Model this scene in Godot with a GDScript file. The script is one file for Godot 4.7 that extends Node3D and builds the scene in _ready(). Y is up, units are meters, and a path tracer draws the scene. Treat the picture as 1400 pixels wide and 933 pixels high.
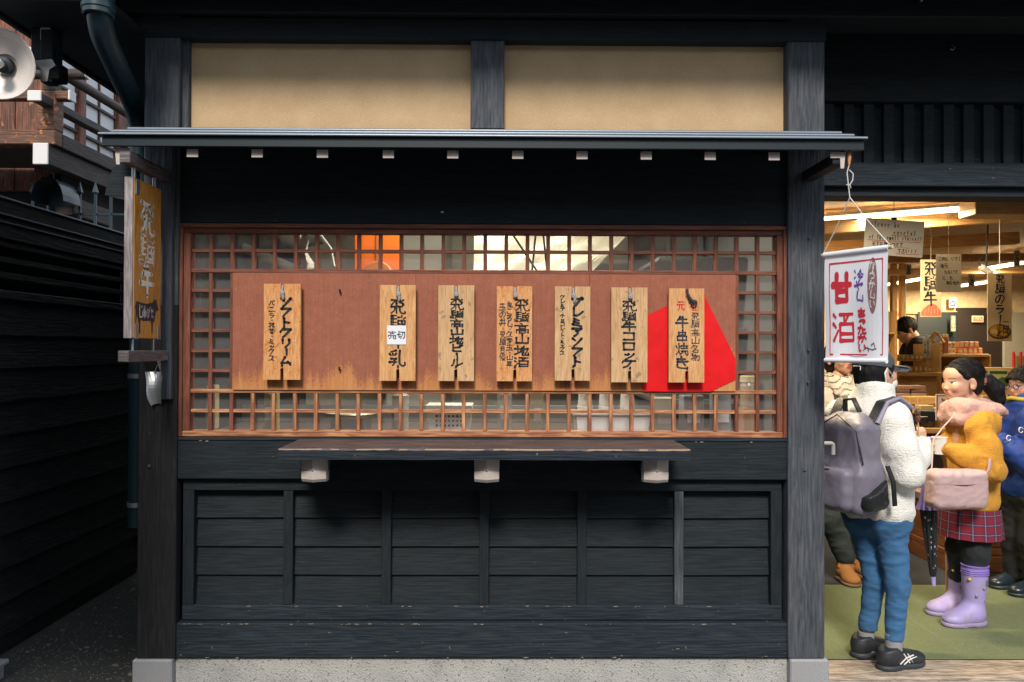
extends Node3D

# ------------------------------------------------------------------ measures
const FOCAL := 1093.0      # focal length in photograph pixels
const DIST := 3.4          # metres from the lens to the plane of the shop front
const EYE := Vector3(-0.031, 1.419, 3.4)
var mats := {}
var boxes := {}
var rng := RandomNumberGenerator.new()

# metres on the plane of the shop front, measured off the photograph
func fx(px: float) -> float: return (px - 700.0) / 321.6
func fy(py: float) -> float: return 1.45 + (466.0 - py) / 321.6
# a point in the place, seen in direction (px, py), standing on the plane z
func P(px: float, py: float, z: float) -> Vector3:
	var d := DIST - z
	return Vector3((px - 690.0) * d / FOCAL + EYE.x, EYE.y + (476.0 - py) * d / FOCAL, z)

func lin(r: float, g: float, b: float) -> Color: return Color(r, g, b).linear_to_srgb()

func world_of(n: Node) -> Transform3D:
	var t := Transform3D()
	while n != self and n is Node3D:
		t = (n as Node3D).transform * t
		n = n.get_parent()
	return t

# ------------------------------------------------------------------ things and parts
func thing(called: String, label: String, category: String, at := Vector3.ZERO, turn := 0.0, group := "") -> Node3D:
	var o := Node3D.new()
	o.name = called
	add_child(o, true)
	o.position = at
	o.rotation.y = turn
	return tag(o, label, category, group)

func tag(o: Node3D, label: String, category: String, group := "") -> Node3D:
	o.set_meta("label", label)
	o.set_meta("category", category)
	if group != "":
		o.set_meta("group", group)
	return o

func structure(o: Node3D) -> Node3D:
	o.set_meta("kind", "structure")
	return o

# adds a mesh given in world axes with its own origin `at` (world)
func put(parent: Node, called: String, mesh: Mesh, m: Material, at := Vector3.ZERO, basis := Basis()) -> MeshInstance3D:
	var o := MeshInstance3D.new()
	o.name = called
	o.mesh = mesh
	o.material_override = m
	parent.add_child(o, true)
	o.transform = world_of(parent).affine_inverse() * Transform3D(basis, at)
	return o

# adds a mesh given in the parent's own axes
func own(parent: Node, called: String, mesh: Mesh, m: Material, t := Transform3D()) -> MeshInstance3D:
	var o := MeshInstance3D.new()
	o.name = called
	o.mesh = mesh
	o.material_override = m
	parent.add_child(o, true)
	o.transform = t
	return o

# ------------------------------------------------------------------ mesh helpers
func tri(st: SurfaceTool, a: Vector3, b: Vector3, c: Vector3) -> void:   # counter-clockwise seen from outside
	var n := (b - a).cross(c - a)
	if n.length_squared() < 1e-20:
		return
	n = n.normalized()
	for v in [a, c, b]:
		st.set_normal(n)
		st.add_vertex(v)

func quad(st: SurfaceTool, a: Vector3, b: Vector3, c: Vector3, d: Vector3) -> void:
	tri(st, a, b, c)
	tri(st, a, c, d)

func tri_from(st: SurfaceTool, mid: Vector3, a: Vector3, b: Vector3, c: Vector3) -> void:
	if (b - a).cross(c - a).dot((a + b + c) / 3.0 - mid) < 0.0:
		tri(st, a, c, b)
	else:
		tri(st, a, b, c)

func begin() -> SurfaceTool:
	var st := SurfaceTool.new()
	st.begin(Mesh.PRIMITIVE_TRIANGLES)
	return st

# eight given corners (bit 0 = x, bit 1 = y, bit 2 = z), flat faces
func hexa(st: SurfaceTool, c: Array) -> void:
	var mid := Vector3.ZERO
	for v in c:
		mid += v / 8.0
	for f in [[0, 1, 3, 2], [4, 5, 7, 6], [0, 1, 5, 4], [2, 3, 7, 6], [0, 2, 6, 4], [1, 3, 7, 5]]:
		tri_from(st, mid, c[f[0]], c[f[1]], c[f[2]])
		tri_from(st, mid, c[f[0]], c[f[2]], c[f[3]])

func add_box(st: SurfaceTool, mid: Vector3, size: Vector3, bevel := 0.002, basis := Basis()) -> void:
	var h := size / 2.0
	var b: float = minf(bevel, minf(h.x, minf(h.y, h.z)) * 0.6)
	var pt := func(s: Vector3, axis: int) -> Vector3:
		var v := Vector3(s.x * (h.x - b), s.y * (h.y - b), s.z * (h.z - b))
		v[axis] = s[axis] * h[axis]
		return mid + basis * v
	for axis in 3:
		var u := (axis + 1) % 3
		var w := (axis + 2) % 3
		for sg in [-1.0, 1.0]:
			var q := []
			for k in [[-1.0, -1.0], [1.0, -1.0], [1.0, 1.0], [-1.0, 1.0]]:
				var s := Vector3.ZERO
				s[axis] = sg
				s[u] = k[0]
				s[w] = k[1]
				q.append(pt.call(s, axis))
			tri_from(st, mid, q[0], q[1], q[2])
			tri_from(st, mid, q[0], q[2], q[3])
		# edges along this axis
		for su in [-1.0, 1.0]:
			for sw in [-1.0, 1.0]:
				var s0 := Vector3.ZERO
				s0[axis] = -1.0
				s0[u] = su
				s0[w] = sw
				var s1 := s0
				s1[axis] = 1.0
				var a: Vector3 = pt.call(s0, u)
				var bb: Vector3 = pt.call(s1, u)
				var c: Vector3 = pt.call(s1, w)
				var d: Vector3 = pt.call(s0, w)
				tri_from(st, mid, a, bb, c)
				tri_from(st, mid, a, c, d)
	for sx in [-1.0, 1.0]:
		for sy in [-1.0, 1.0]:
			for sz in [-1.0, 1.0]:
				var s := Vector3(sx, sy, sz)
				tri_from(st, mid, pt.call(s, 0), pt.call(s, 1), pt.call(s, 2))

func box_mesh(size: Vector3, bevel := 0.002) -> Mesh:
	var key := "%.4f %.4f %.4f %.4f" % [size.x, size.y, size.z, bevel]
	if not boxes.has(key):
		var st := begin()
		add_box(st, Vector3.ZERO, size, bevel)
		boxes[key] = st.commit()
	return boxes[key]

func bx(parent: Node, called: String, m: Material, x0: float, x1: float, y0: float, y1: float, z0: float, z1: float, bevel := 0.002) -> MeshInstance3D:
	var size := Vector3(absf(x1 - x0), absf(y1 - y0), absf(z1 - z0))
	return put(parent, called, box_mesh(size, bevel), m, Vector3(x0 + x1, y0 + y1, z0 + z1) / 2.0)

# a bar of square section from a to b
func add_bar(st: SurfaceTool, a: Vector3, b: Vector3, w: float, h: float, bevel := 0.002, up := Vector3.UP) -> void:
	var dir := (b - a).normalized()
	var side := dir.cross(up)
	if side.length() < 0.01:
		side = dir.cross(Vector3.RIGHT)
	side = side.normalized()
	var top := side.cross(dir).normalized()
	add_box(st, (a + b) / 2.0, Vector3(w, h, a.distance_to(b)), bevel, Basis(side, top, -dir))

# round tube along points, radii per point or one radius
func add_tube(st: SurfaceTool, pts: Array, radii, sides := 10, caps := true) -> void:
	var rings := []
	var ref := Vector3.UP
	var n := pts.size()
	var first: Vector3 = (pts[1] - pts[0]).normalized()
	if absf(first.dot(ref)) > 0.9:
		ref = Vector3.RIGHT
	var side := first.cross(ref).normalized()
	for i in n:
		var dir: Vector3
		if i == 0:
			dir = first
		elif i == n - 1:
			dir = (pts[i] - pts[i - 1]).normalized()
		else:
			dir = ((pts[i] - pts[i - 1]).normalized() + (pts[i + 1] - pts[i]).normalized()).normalized()
		side = (side - dir * side.dot(dir)).normalized()
		var up := side.cross(dir).normalized()
		var r: float = radii[i] if radii is Array else radii
		var ring := []
		for k in sides:
			var a := TAU * k / sides
			var nn := side * cos(a) + up * sin(a)
			ring.append([pts[i] + nn * r, nn])
		rings.append(ring)
	for i in n - 1:
		for k in sides:
			var a = rings[i][k]
			var b = rings[i][(k + 1) % sides]
			var c = rings[i + 1][(k + 1) % sides]
			var d = rings[i + 1][k]
			var flip: bool = (b[0] - a[0]).cross(d[0] - a[0]).dot(a[1]) < 0.0
			for v in ([a, b, c, a, c, d] if flip else [a, c, b, a, d, c]):
				st.set_normal(v[1])
				st.add_vertex(v[0])
	if caps:
		for e in [0, n - 1]:
			var out: Vector3 = pts[e] - pts[1 if e == 0 else n - 2]
			for k in sides:
				tri_from(st, pts[e] - out, pts[e], rings[e][k][0], rings[e][(k + 1) % sides][0])

# turned shape: profile of Vector2(radius, height) round the y axis
func lathe(profile: Array, sides := 24, smooth := true) -> Mesh:
	var st := begin()
	for i in profile.size() - 1:
		var a: Vector2 = profile[i]
		var b: Vector2 = profile[i + 1]
		var t := (b - a).normalized()
		var nn := Vector2(t.y, -t.x)
		for k in sides:
			var q := []
			for e in [[a, k], [b, k], [b, k + 1], [a, k + 1]]:
				var ang: float = TAU * e[1] / sides
				q.append([Vector3(cos(ang) * e[0].x, e[0].y, sin(ang) * e[0].x), Vector3(cos(ang) * nn.x, nn.y, sin(ang) * nn.x)])
			for v in [q[0], q[2], q[1], q[0], q[3], q[2]]:
				st.set_normal(v[1])
				st.add_vertex(v[0])
	return st.commit()

# flat outline (Vector2 points in x, y) with thickness towards -z, front at z = 0
func add_plate(st: SurfaceTool, outline: PackedVector2Array, thick: float, front := 0.0) -> void:
	var pts := outline
	if Geometry2D.is_polygon_clockwise(pts):
		pts.reverse()
	var idx := Geometry2D.triangulate_polygon(pts)
	for i in range(0, idx.size(), 3):
		var t := [pts[idx[i]], pts[idx[i + 1]], pts[idx[i + 2]]]
		if (t[1] - t[0]).cross(t[2] - t[0]) < 0:
			t = [t[0], t[2], t[1]]
		tri(st, Vector3(t[0].x, t[0].y, front), Vector3(t[1].x, t[1].y, front), Vector3(t[2].x, t[2].y, front))
		if thick > 0:
			tri(st, Vector3(t[0].x, t[0].y, front - thick), Vector3(t[2].x, t[2].y, front - thick), Vector3(t[1].x, t[1].y, front - thick))
	if thick > 0:
		for i in pts.size():
			var a := pts[i]
			var b := pts[(i + 1) % pts.size()]
			quad(st, Vector3(a.x, a.y, front - thick), Vector3(b.x, b.y, front - thick), Vector3(b.x, b.y, front), Vector3(a.x, a.y, front))

func plate(outline: Array, thick: float) -> Mesh:
	var st := begin()
	add_plate(st, PackedVector2Array(outline), thick)
	return st.commit()

func tube(pts: Array, radii, sides := 10) -> Mesh:
	var st := begin()
	add_tube(st, pts, radii, sides)
	return st.commit()

func bar(a: Vector3, b: Vector3, w: float, h: float, bevel := 0.002) -> Mesh:
	var st := begin()
	add_bar(st, a, b, w, h, bevel)
	return st.commit()

func ball(r: float, seg := 12) -> Mesh:
	var s := SphereMesh.new()
	s.radius = r
	s.height = 2.0 * r
	s.radial_segments = seg
	s.rings = seg / 2
	return s

func rounded(pts: Array, r: float, steps := 5) -> Array:   # polyline with rounded corners
	var out := [pts[0]]
	for i in range(1, pts.size() - 1):
		var a: Vector3 = pts[i] + (pts[i - 1] - pts[i]).normalized() * r
		var b: Vector3 = pts[i] + (pts[i + 1] - pts[i]).normalized() * r
		for k in steps + 1:
			var t := float(k) / steps
			out.append(a.lerp(pts[i], t).lerp(pts[i].lerp(b, t), t))
	out.append(pts[-1])
	return out

# ------------------------------------------------------------------ textures and materials
func seam(w: int, h: int, freq: float, sd: int, octaves := 4) -> Image:
	var n := FastNoiseLite.new()
	n.noise_type = FastNoiseLite.TYPE_SIMPLEX_SMOOTH
	n.seed = sd
	n.frequency = freq
	n.fractal_octaves = octaves
	var im := n.get_seamless_image(w, h)
	im.convert(Image.FORMAT_L8)
	return im

# wood grain, a metre square: streaks along u (or v)
func grain_image(sd: int, upright: bool) -> Image:
	var fine := seam(32, 512, 0.16, sd, 4)
	fine.resize(512, 512, Image.INTERPOLATE_CUBIC)
	var mid := seam(24, 512, 0.05, sd + 7, 3)
	mid.resize(512, 512, Image.INTERPOLATE_CUBIC)
	var cloud := seam(512, 512, 0.012, sd + 9, 4)
	var fdat := fine.get_data()
	var mdat := mid.get_data()
	var cdat := cloud.get_data()
	var bytes := PackedByteArray()
	bytes.resize(512 * 512)
	for y in 512:
		for x in 512:
			var i := y * 512 + x
			var warp := (cdat[i] - 128) / 10
			var j := ((y + warp) & 511) * 512 + x
			var v := 0.55 * fdat[i] + 0.3 * mdat[j] + 0.15 * cdat[i]
			bytes[(x * 512 + y) if upright else i] = clampi(int((v - 128.0) * 1.7 + 128.0), 0, 255)
	return Image.create_from_data(512, 512, false, Image.FORMAT_L8, bytes)

# grey image -> colours along a ramp (linear colours); `spots`: second image and threshold above which `spot` shows
func ramp_image(src: Image, stops: Array, spots: Image = null, limit := 200, spot := Color.WHITE) -> ImageTexture:
	var lut := []
	for i in 256:
		var t := i / 255.0 * (stops.size() - 1)
		var k := mini(int(t), stops.size() - 2)
		var c: Color = stops[k].lerp(stops[k + 1], t - k)
		lut.append(c.linear_to_srgb())
	var n := src.get_width() * src.get_height()
	var d := src.get_data()
	var s := spots.get_data() if spots else PackedByteArray()
	var out := PackedByteArray()
	out.resize(n * 3)
	var sc := spot.linear_to_srgb()
	for i in n:
		var c: Color = lut[d[i]]
		if spots and s[i] > limit:
			c = c.lerp(sc, clampf((s[i] - limit) / 14.0, 0.0, 1.0))
		out[i * 3] = c.r8
		out[i * 3 + 1] = c.g8
		out[i * 3 + 2] = c.b8
	return ImageTexture.create_from_image(Image.create_from_data(src.get_width(), src.get_height(), false, Image.FORMAT_RGB8, out))

func mix_images(a: Image, b: Image) -> Image:
	var x := a.get_data()
	var y := b.get_data()
	for i in x.size():
		x[i] = (x[i] + y[i]) / 2
	return Image.create_from_data(a.get_width(), a.get_height(), false, Image.FORMAT_L8, x)

func tex(im: Image) -> ImageTexture: return ImageTexture.create_from_image(im)

func flat(called: String, c: Color, rough := 0.7, metal := 0.0) -> StandardMaterial3D:   # c linear
	if mats.has(called):
		return mats[called]
	var m := StandardMaterial3D.new()
	m.resource_name = called
	m.albedo_color = c.linear_to_srgb()
	m.roughness = rough
	m.metallic = metal
	mats[called] = m
	return m

func surf(called: String, colours: Texture2D, scale: float, rough := 0.8, height: Texture2D = null, depth := 0.1, world := true) -> StandardMaterial3D:
	var m := StandardMaterial3D.new()
	m.resource_name = called
	m.albedo_texture = colours
	m.roughness = rough
	m.uv1_triplanar = true
	m.uv1_world_triplanar = world
	m.uv1_triplanar_sharpness = 6.0
	m.uv1_scale = Vector3.ONE * scale
	if height:
		m.heightmap_enabled = true
		m.heightmap_texture = height
		m.heightmap_scale = depth
	mats[called] = m
	return m

func glow(called: String, c: Color, strength: float) -> StandardMaterial3D:
	var m := flat(called, Color(0.8, 0.8, 0.8), 0.5)
	m.emission_enabled = true
	m.emission = c.linear_to_srgb()
	m.emission_energy_multiplier = strength
	return m

func glass_mat(called: String) -> StandardMaterial3D:
	var m := flat(called, Color(1, 1, 1), 0.02)
	m.transparency = BaseMaterial3D.TRANSPARENCY_ALPHA
	m.albedo_color.a = 0.04
	return m

func make_materials() -> void:
	var gu := grain_image(3, false)
	var gv := grain_image(3, true)
	var hu := tex(gu)
	var hv := tex(gv)
	var chips := seam(512, 512, 0.05, 51, 5)
	var dust := seam(512, 512, 0.12, 77, 3)
	var cloud := seam(512, 512, 0.02, 33, 5)
	var speck := seam(512, 512, 0.25, 5, 2)
	# black-stained timber, faintly blue; bare wood shows through in rare chips
	var blk := [Color(0.0092, 0.0135, 0.0168), Color(0.0142, 0.0195, 0.0235), Color(0.0205, 0.0265, 0.031)]
	surf("black_across", ramp_image(gu, blk, chips, 226, Color(0.16, 0.11, 0.08)), 1.0, 0.66, hu, 0.11)
	surf("black_upright", ramp_image(gv, blk, chips, 226, Color(0.14, 0.1, 0.08)), 1.0, 0.66, hv, 0.11)
	# weathered black posts, greyer
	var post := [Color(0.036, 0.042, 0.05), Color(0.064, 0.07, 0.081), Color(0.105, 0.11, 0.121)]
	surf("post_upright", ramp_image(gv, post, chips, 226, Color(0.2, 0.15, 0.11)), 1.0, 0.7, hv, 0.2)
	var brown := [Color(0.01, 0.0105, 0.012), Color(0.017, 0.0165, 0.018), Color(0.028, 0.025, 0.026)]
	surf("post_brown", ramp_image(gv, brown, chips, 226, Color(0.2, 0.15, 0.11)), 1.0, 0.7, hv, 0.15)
	surf("rail_across", ramp_image(gu, [Color(0.01, 0.0155, 0.021), Color(0.018, 0.025, 0.033), Color(0.03, 0.038, 0.047)], chips, 214, Color(0.3, 0.22, 0.16)), 1.0, 0.7, hu, 0.22)
	surf("shelf_wood", ramp_image(gu, [Color(0.03, 0.021, 0.02), Color(0.075, 0.052, 0.05), Color(0.15, 0.11, 0.1)], chips, 206, Color(0.36, 0.24, 0.16)), 1.0, 0.55, hu, 0.2)
	# red-brown stained lattice
	surf("lattice_wood", ramp_image(gv, [Color(0.09, 0.026, 0.013), Color(0.16, 0.047, 0.024), Color(0.25, 0.085, 0.045)]), 1.0, 0.6, hv, 0.1)
	surf("lattice_across", ramp_image(gu, [Color(0.09, 0.026, 0.013), Color(0.16, 0.047, 0.024), Color(0.25, 0.085, 0.045)]), 1.0, 0.6, hu, 0.1)
	var worn := [Color(0.16, 0.05, 0.022), Color(0.27, 0.1, 0.045), Color(0.42, 0.19, 0.085), Color(0.6, 0.33, 0.17)]
	surf("worn_across", ramp_image(gu, worn), 1.0, 0.7, hu, 0.15)
	surf("worn_upright", ramp_image(gv, worn), 1.0, 0.7, hv, 0.15)
	# plaques
	var pine := [Color(0.44, 0.19, 0.065), Color(0.56, 0.27, 0.1), Color(0.64, 0.35, 0.14), Color(0.7, 0.43, 0.2)]
	surf("pine", ramp_image(gv, pine), 2.2, 0.65, hv, 0.06)
	surf("pine_orange", ramp_image(gv, [Color(0.44, 0.16, 0.045), Color(0.57, 0.24, 0.075), Color(0.65, 0.32, 0.12), Color(0.7, 0.42, 0.19)], cloud, 186, Color(0.46, 0.14, 0.03)), 2.9, 0.65, hv, 0.06)
	surf("pine_grey", ramp_image(gv, [Color(0.4, 0.22, 0.095), Color(0.51, 0.3, 0.14), Color(0.58, 0.36, 0.18), Color(0.64, 0.43, 0.24)], cloud, 190, Color(0.3, 0.2, 0.12)), 1.7, 0.7, hv, 0.09)
	# plaster: warm ochre, sandy
	surf("plaster", ramp_image(mix_images(dust, seam(512, 512, 0.009, 44, 5)), [Color(0.44, 0.3, 0.16), Color(0.51, 0.355, 0.2), Color(0.57, 0.41, 0.24)], chips, 229, Color(0.3, 0.2, 0.1)), 1.3, 0.95, tex(speck), 0.12)
	# stone, concrete, ground
	surf("concrete", ramp_image(mix_images(seam(512, 512, 0.011, 71, 6), speck), [Color(0.2, 0.2, 0.19), Color(0.36, 0.36, 0.345), Color(0.47, 0.46, 0.435)], seam(512, 512, 0.14, 72, 3), 186, Color(0.12, 0.115, 0.1)), 0.83, 0.9, tex(speck), 0.3)
	surf("granite", ramp_image(speck, [Color(0.12, 0.12, 0.125), Color(0.3, 0.3, 0.31), Color(0.5, 0.5, 0.5)], dust, 205, Color(0.04, 0.04, 0.04)), 3.0, 0.75, tex(speck), 0.1)
	surf("asphalt", ramp_image(speck, [Color(0.05, 0.05, 0.05), Color(0.1, 0.1, 0.1), Color(0.17, 0.17, 0.165)], dust, 205, Color(0.16, 0.15, 0.12)), 2.0, 0.85, tex(speck), 0.5)
	surf("alley_ground", ramp_image(speck, [Color(0.03, 0.031, 0.029), Color(0.08, 0.081, 0.074), Color(0.15, 0.147, 0.13)], dust, 200, Color(0.22, 0.2, 0.14)), 2.5, 0.8, tex(speck), 0.6)
	surf("green_mat", ramp_image(speck, [Color(0.1, 0.13, 0.055), Color(0.2, 0.24, 0.11), Color(0.32, 0.355, 0.2)], cloud, 168, Color(0.26, 0.275, 0.16)), 5.0, 1.0, tex(speck), 0.5)
	surf("carpet", ramp_image(speck, [Color(0.015, 0.017, 0.02), Color(0.035, 0.038, 0.042), Color(0.07, 0.072, 0.075)]), 5.0, 1.0, tex(speck), 0.4)
	surf("threshold_wood", ramp_image(gu, [Color(0.09, 0.06, 0.04), Color(0.25, 0.19, 0.14), Color(0.42, 0.34, 0.26), Color(0.5, 0.42, 0.34)], chips, 205, Color(0.1, 0.05, 0.02)), 1.5, 0.8, hu, 0.4)
	# neighbours
	surf("clapboard", ramp_image(gu, [Color(0.012, 0.015, 0.016), Color(0.021, 0.024, 0.025), Color(0.038, 0.038, 0.036)], chips, 205, Color(0.09, 0.07, 0.052)), 0.8, 0.6, hu, 0.3)
	surf("house_boards", ramp_image(gv, [Color(0.05, 0.02, 0.012), Color(0.12, 0.045, 0.025), Color(0.28, 0.1, 0.045)], cloud, 196, Color(0.42, 0.15, 0.05)), 0.9, 0.7, hv, 0.2)
	surf("lit_house_rail", ramp_image(gu, [Color(0.05, 0.022, 0.014), Color(0.12, 0.05, 0.028), Color(0.33, 0.13, 0.05)], cloud, 172, Color(0.5, 0.18, 0.05)), 0.9, 0.65, hu, 0.2)  # orange patches put the warm light on the front timbers into the colour
	surf("house_dark", ramp_image(gu, [Color(0.02, 0.014, 0.012), Color(0.045, 0.032, 0.026), Color(0.085, 0.06, 0.046)]), 0.9, 0.7, hu, 0.2)
	# hanging sign
	surf("sign_wood", ramp_image(gv, [Color(0.38, 0.14, 0.022), Color(0.6, 0.27, 0.05), Color(0.7, 0.37, 0.1)]), 1.6, 0.4, hv, 0.08)
	surf("sign_edge", ramp_image(gv, [Color(0.12, 0.1, 0.1), Color(0.26, 0.22, 0.22), Color(0.42, 0.37, 0.36)]), 1.6, 0.7, hv, 0.12)
	surf("grey_beam", ramp_image(gu, [Color(0.05, 0.043, 0.043), Color(0.12, 0.1, 0.1), Color(0.22, 0.19, 0.185)]), 1.6, 0.7, hu, 0.12)
	# shop inside
	surf("shop_beam", ramp_image(gu, [Color(0.42, 0.22, 0.07), Color(0.55, 0.32, 0.12), Color(0.66, 0.42, 0.18)]), 0.8, 0.55, hu, 0.05)
	surf("shop_beam_v", ramp_image(gv, [Color(0.42, 0.22, 0.07), Color(0.55, 0.32, 0.12), Color(0.66, 0.42, 0.18)]), 0.8, 0.55, hv, 0.05)
	surf("counter_wood", ramp_image(gu, [Color(0.14, 0.05, 0.02), Color(0.22, 0.085, 0.03), Color(0.3, 0.13, 0.055)]), 1.2, 0.45, hu, 0.05)
	surf("shop_wall", ramp_image(cloud, [Color(0.5, 0.37, 0.22), Color(0.57, 0.43, 0.26), Color(0.62, 0.48, 0.3)]), 1.0, 0.9)
	surf("ceiling_board", ramp_image(gu, [Color(0.3, 0.18, 0.08), Color(0.42, 0.27, 0.13), Color(0.5, 0.34, 0.18)]), 0.7, 0.6, hu, 0.05)
	surf("kitchen_wall", ramp_image(cloud, [Color(0.5, 0.47, 0.36), Color(0.58, 0.55, 0.43), Color(0.62, 0.6, 0.48)]), 1.5, 0.5)
	# metals
	flat("sheet_metal", Color(0.13, 0.16, 0.19), 0.4, 0.4)
	flat("bright_lip", Color(0.28, 0.32, 0.37), 0.35, 0.4)  # lighter copy of the sheet: bright edge lines put into the colour
	flat("fascia_paint", Color(0.004, 0.013, 0.019), 0.45)
	flat("pipe_paint", Color(0.009, 0.029, 0.04), 0.4)
	flat("galvanised", Color(0.42, 0.43, 0.44), 0.42, 0.8)
	flat("iron", Color(0.04, 0.05, 0.06), 0.5, 0.5)
	flat("steel", Color(0.42, 0.4, 0.34), 0.45, 1.0)
	# paints and papers
	flat("cap_paint", Color(0.52, 0.45, 0.41), 0.7)
	flat("white_paint", Color(0.66, 0.64, 0.61), 0.6)
	flat("ink", Color(0.008, 0.012, 0.018), 0.7)
	flat("soft_ink", Color(0.02, 0.028, 0.045), 0.7)
	flat("red_ink", Color(0.62, 0.015, 0.03), 0.7)
	flat("purple_ink", Color(0.13, 0.07, 0.33), 0.7)
	flat("sign_cream", Color(0.86, 0.83, 0.72), 0.6)
	flat("paper", Color(0.74, 0.75, 0.78), 0.85)
	flat("grey_paper", Color(0.6, 0.58, 0.56), 0.85)
	mats["grey_paper"].backlight_enabled = true
	mats["grey_paper"].backlight = lin(0.3, 0.29, 0.27)
	surf("red_sheet", ramp_image(cloud, [Color(0.58, 0.0015, 0.004), Color(0.7, 0.002, 0.005), Color(0.76, 0.004, 0.008)], chips, 227, Color(0.7, 0.12, 0.1)), 1.0, 0.45)
	flat("cow_brown", Color(0.05, 0.03, 0.035), 0.7)
	flat("rope", Color(0.3, 0.29, 0.29), 0.95)
	flat("dark_rope", Color(0.03, 0.032, 0.04), 0.95)
	flat("cord", Color(0.6, 0.58, 0.55), 0.9)
	flat("black_gap", Color(0.004, 0.005, 0.006), 0.9)
	flat("shoji", Color(0.56, 0.57, 0.6), 0.8)
	flat("porcelain", Color(0.62, 0.56, 0.52), 0.3)
	flat("white_plastic", Color(0.72, 0.71, 0.68), 0.45)
	glass_mat("glass")
	for n in ["black_across", "black_upright", "post_upright", "post_brown", "rail_across", "clapboard", "alley_ground", "black_gap"]:
		mats[n].metallic_specular = 0.32
# ------------------------------------------------------------------ brush lettering
# strokes on a 10 x 10 grid, y down; each pair of digits is a point; ~ marks a curve
const GLYPHS := {
	"飛": "1161 ~61627384 8172 8373 ~423214 1555 ~353719 4349 5565 ~6567799998 8475",
	"騨": "1016 1040 2026 1242 1444 1646 ~464839 0709 1819 2829 5161 7071 9182 5393 5357 9397 5595 5797 7399 4898",
	"牛": "~302213 2282 0595 5059",
	"乳": "4011 0213 2223 4233 1545 4536 ~363829 0747 ~6067799997",
	"売": "0191 5053 2373 0507 0595 9587 ~363819 ~6668799997",
	"切": "0444 ~20273746 4191 ~91978879 ~716549",
	"高": "4051 0292 3373 3335 7375 3575 1619 1696 9699 9988 3777 3739 7779 3979",
	"山": "5058 1318 1898 9398",
	"地": "0343 2027 0846 ~45839378 6167 ~52585999 9997",
	"酒": "0112 0415 0926 3191 3439 3494 9499 3999 5154 7154 3797",
	"元": "2080 0393 ~333719 ~6367789997",
	"祖": "2031 0242 4206 2449 3547 5058 5080 8088 5383 5686 4999",
	"串": "2272 2224 7274 2474 1585 1518 8588 1888 5059",
	"焼": "0214 4233 ~202609 2638 4292 6064 4494 8284 4696 ~565739 ~7677899997",
	"名": "~301204 3171 ~714618 3344 3639 3686 8689 3989",
	"物": "1013 1242 2029 0745 ~514334 5393 ~93988978 ~634547 ~744859",
	"甘": "0393 2028 7078 2878 2575",
	"冷": "0113 0817 ~614435 ~617495 5565 4787 8769",
	"抹": "0242 ~202819 0745 4292 5484 7079 7558 7598",
	"茶": "0191 3032 6062 5314 5394 2676 5459 4738 6778",
	"鬼": "4031 2272 2226 7276 2676 2474 5256 ~464719 ~57588999 9997 7768",
	"久": "~301305 3171 ~715709 ~556799",
	"寿": "1181 2272 0393 ~504719 3595 7559 4657",
	"玉": "1181 1585 0999 5059 7687",
	"車": "1181 2272 2226 7276 2676 2474 0797 5059",
	"井": "1282 0696 ~303619 7079",
	"自": "5041 2129 2171 7179 2373 2575 2979",
	"慢": "1019 0304 2334 4080 4042 8082 4282 3494 3436 9496 3696 4787 8749 4799",
	"麺": "0242 2027 0845 ~031709 1899 5090 5297 5256 9296 5696 7296 5494",
	"足": "2171 2124 7174 2474 4448 4676 2529 2959 5999",
	"気": "3012 1282 2373 1474 ~74768998 2858 4726",
	"下": "0191 4149 4567",
	"ソ": "1133 ~814729", "フ": "1181 ~814629", "ト": "3039 3475", "ク": "~301204 3181 ~814729", "リ": "2125 ~717549",
	"ー": "5159", "ム": "4117 1787 6689", "バ": "~322508 ~526798 7182 8191", "ニ": "2272 0898", "ラ": "2171 1484 ~846739",
	"ミ": "2163 2466 1789", "ッ": "2445 4354 ~836749", "ス": "1171 ~714708 5689", "ビ": "2027 ~27388878 7324 7182 8191", "ル": "~312718 5058 5895",
	"プ": "1171 ~714729 ~8091827180", "レ": "2028 ~285894", "ア": "1181 8154 ~435629", "コ": "1181 8188 1888", "ロ": "1181 1118 8188 1888",
	"ケ": "~301204 2292 ~624719", "チ": "6021 0494 ~505639", "ョ": "2373 7379 2676 2979", "メ": "~714709 2367", "ン": "1133 ~912818",
	"の": "~52371806134171938669", "こ": "2171 ~16185989", "ろ": "1171 7116 ~164575785939", "し": "~302638588984", "や": "~0554838475 5042 ~2149",
	"あ": "1282 ~404658 ~7357281635558768", "っ": "~245373856768", "た": "0353 ~311809 5585 ~575999", "か": "~0353635748 ~301609 7295", "い": "~11152837 ~728485",
	"き": "1272 1494 ~405477 ~16184979", "な": "1252 ~301608 7284 ~646878586676", "つ": "~13627385784849", "じ": "~2027388884 6172 8191", "ゅ": "~2228 ~274574865859 5059",
	"げ": "~1119 4282 ~625749 8081 9091", "む": "1262 ~303746253628 ~284988 7384", "に": "~1119 4272 ~46588898", "を": "1161 ~400516 ~36573949 8457", "け": "~1119 4282 ~625749",
	"て": "1181 ~814547584878", "さ": "1282 ~405577 ~16184979", "ま": "1181 1484 5058 ~58282736687998",
	"・": "5455",
	"p": "2339 ~2443556546", "l": "5059", "e": "~3563544426274868", "a": "~6443253748 6468", "s": "~643435564838", "b": "3039 ~355466785838",
	"c": "~654425374868", "r": "3448 ~364464", "f": "~61514249 3464", "u": "3447 ~475867 6468", "o": "~5434375767 6454", "t": "5057 ~575868 3363",
	"h": "3039 ~35546669", "m": "2429 ~2544494 4565 ~55747679", "i": "5458 5151", "P": "2029 ~2050737424", "!": "6056 5858",
}

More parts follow.
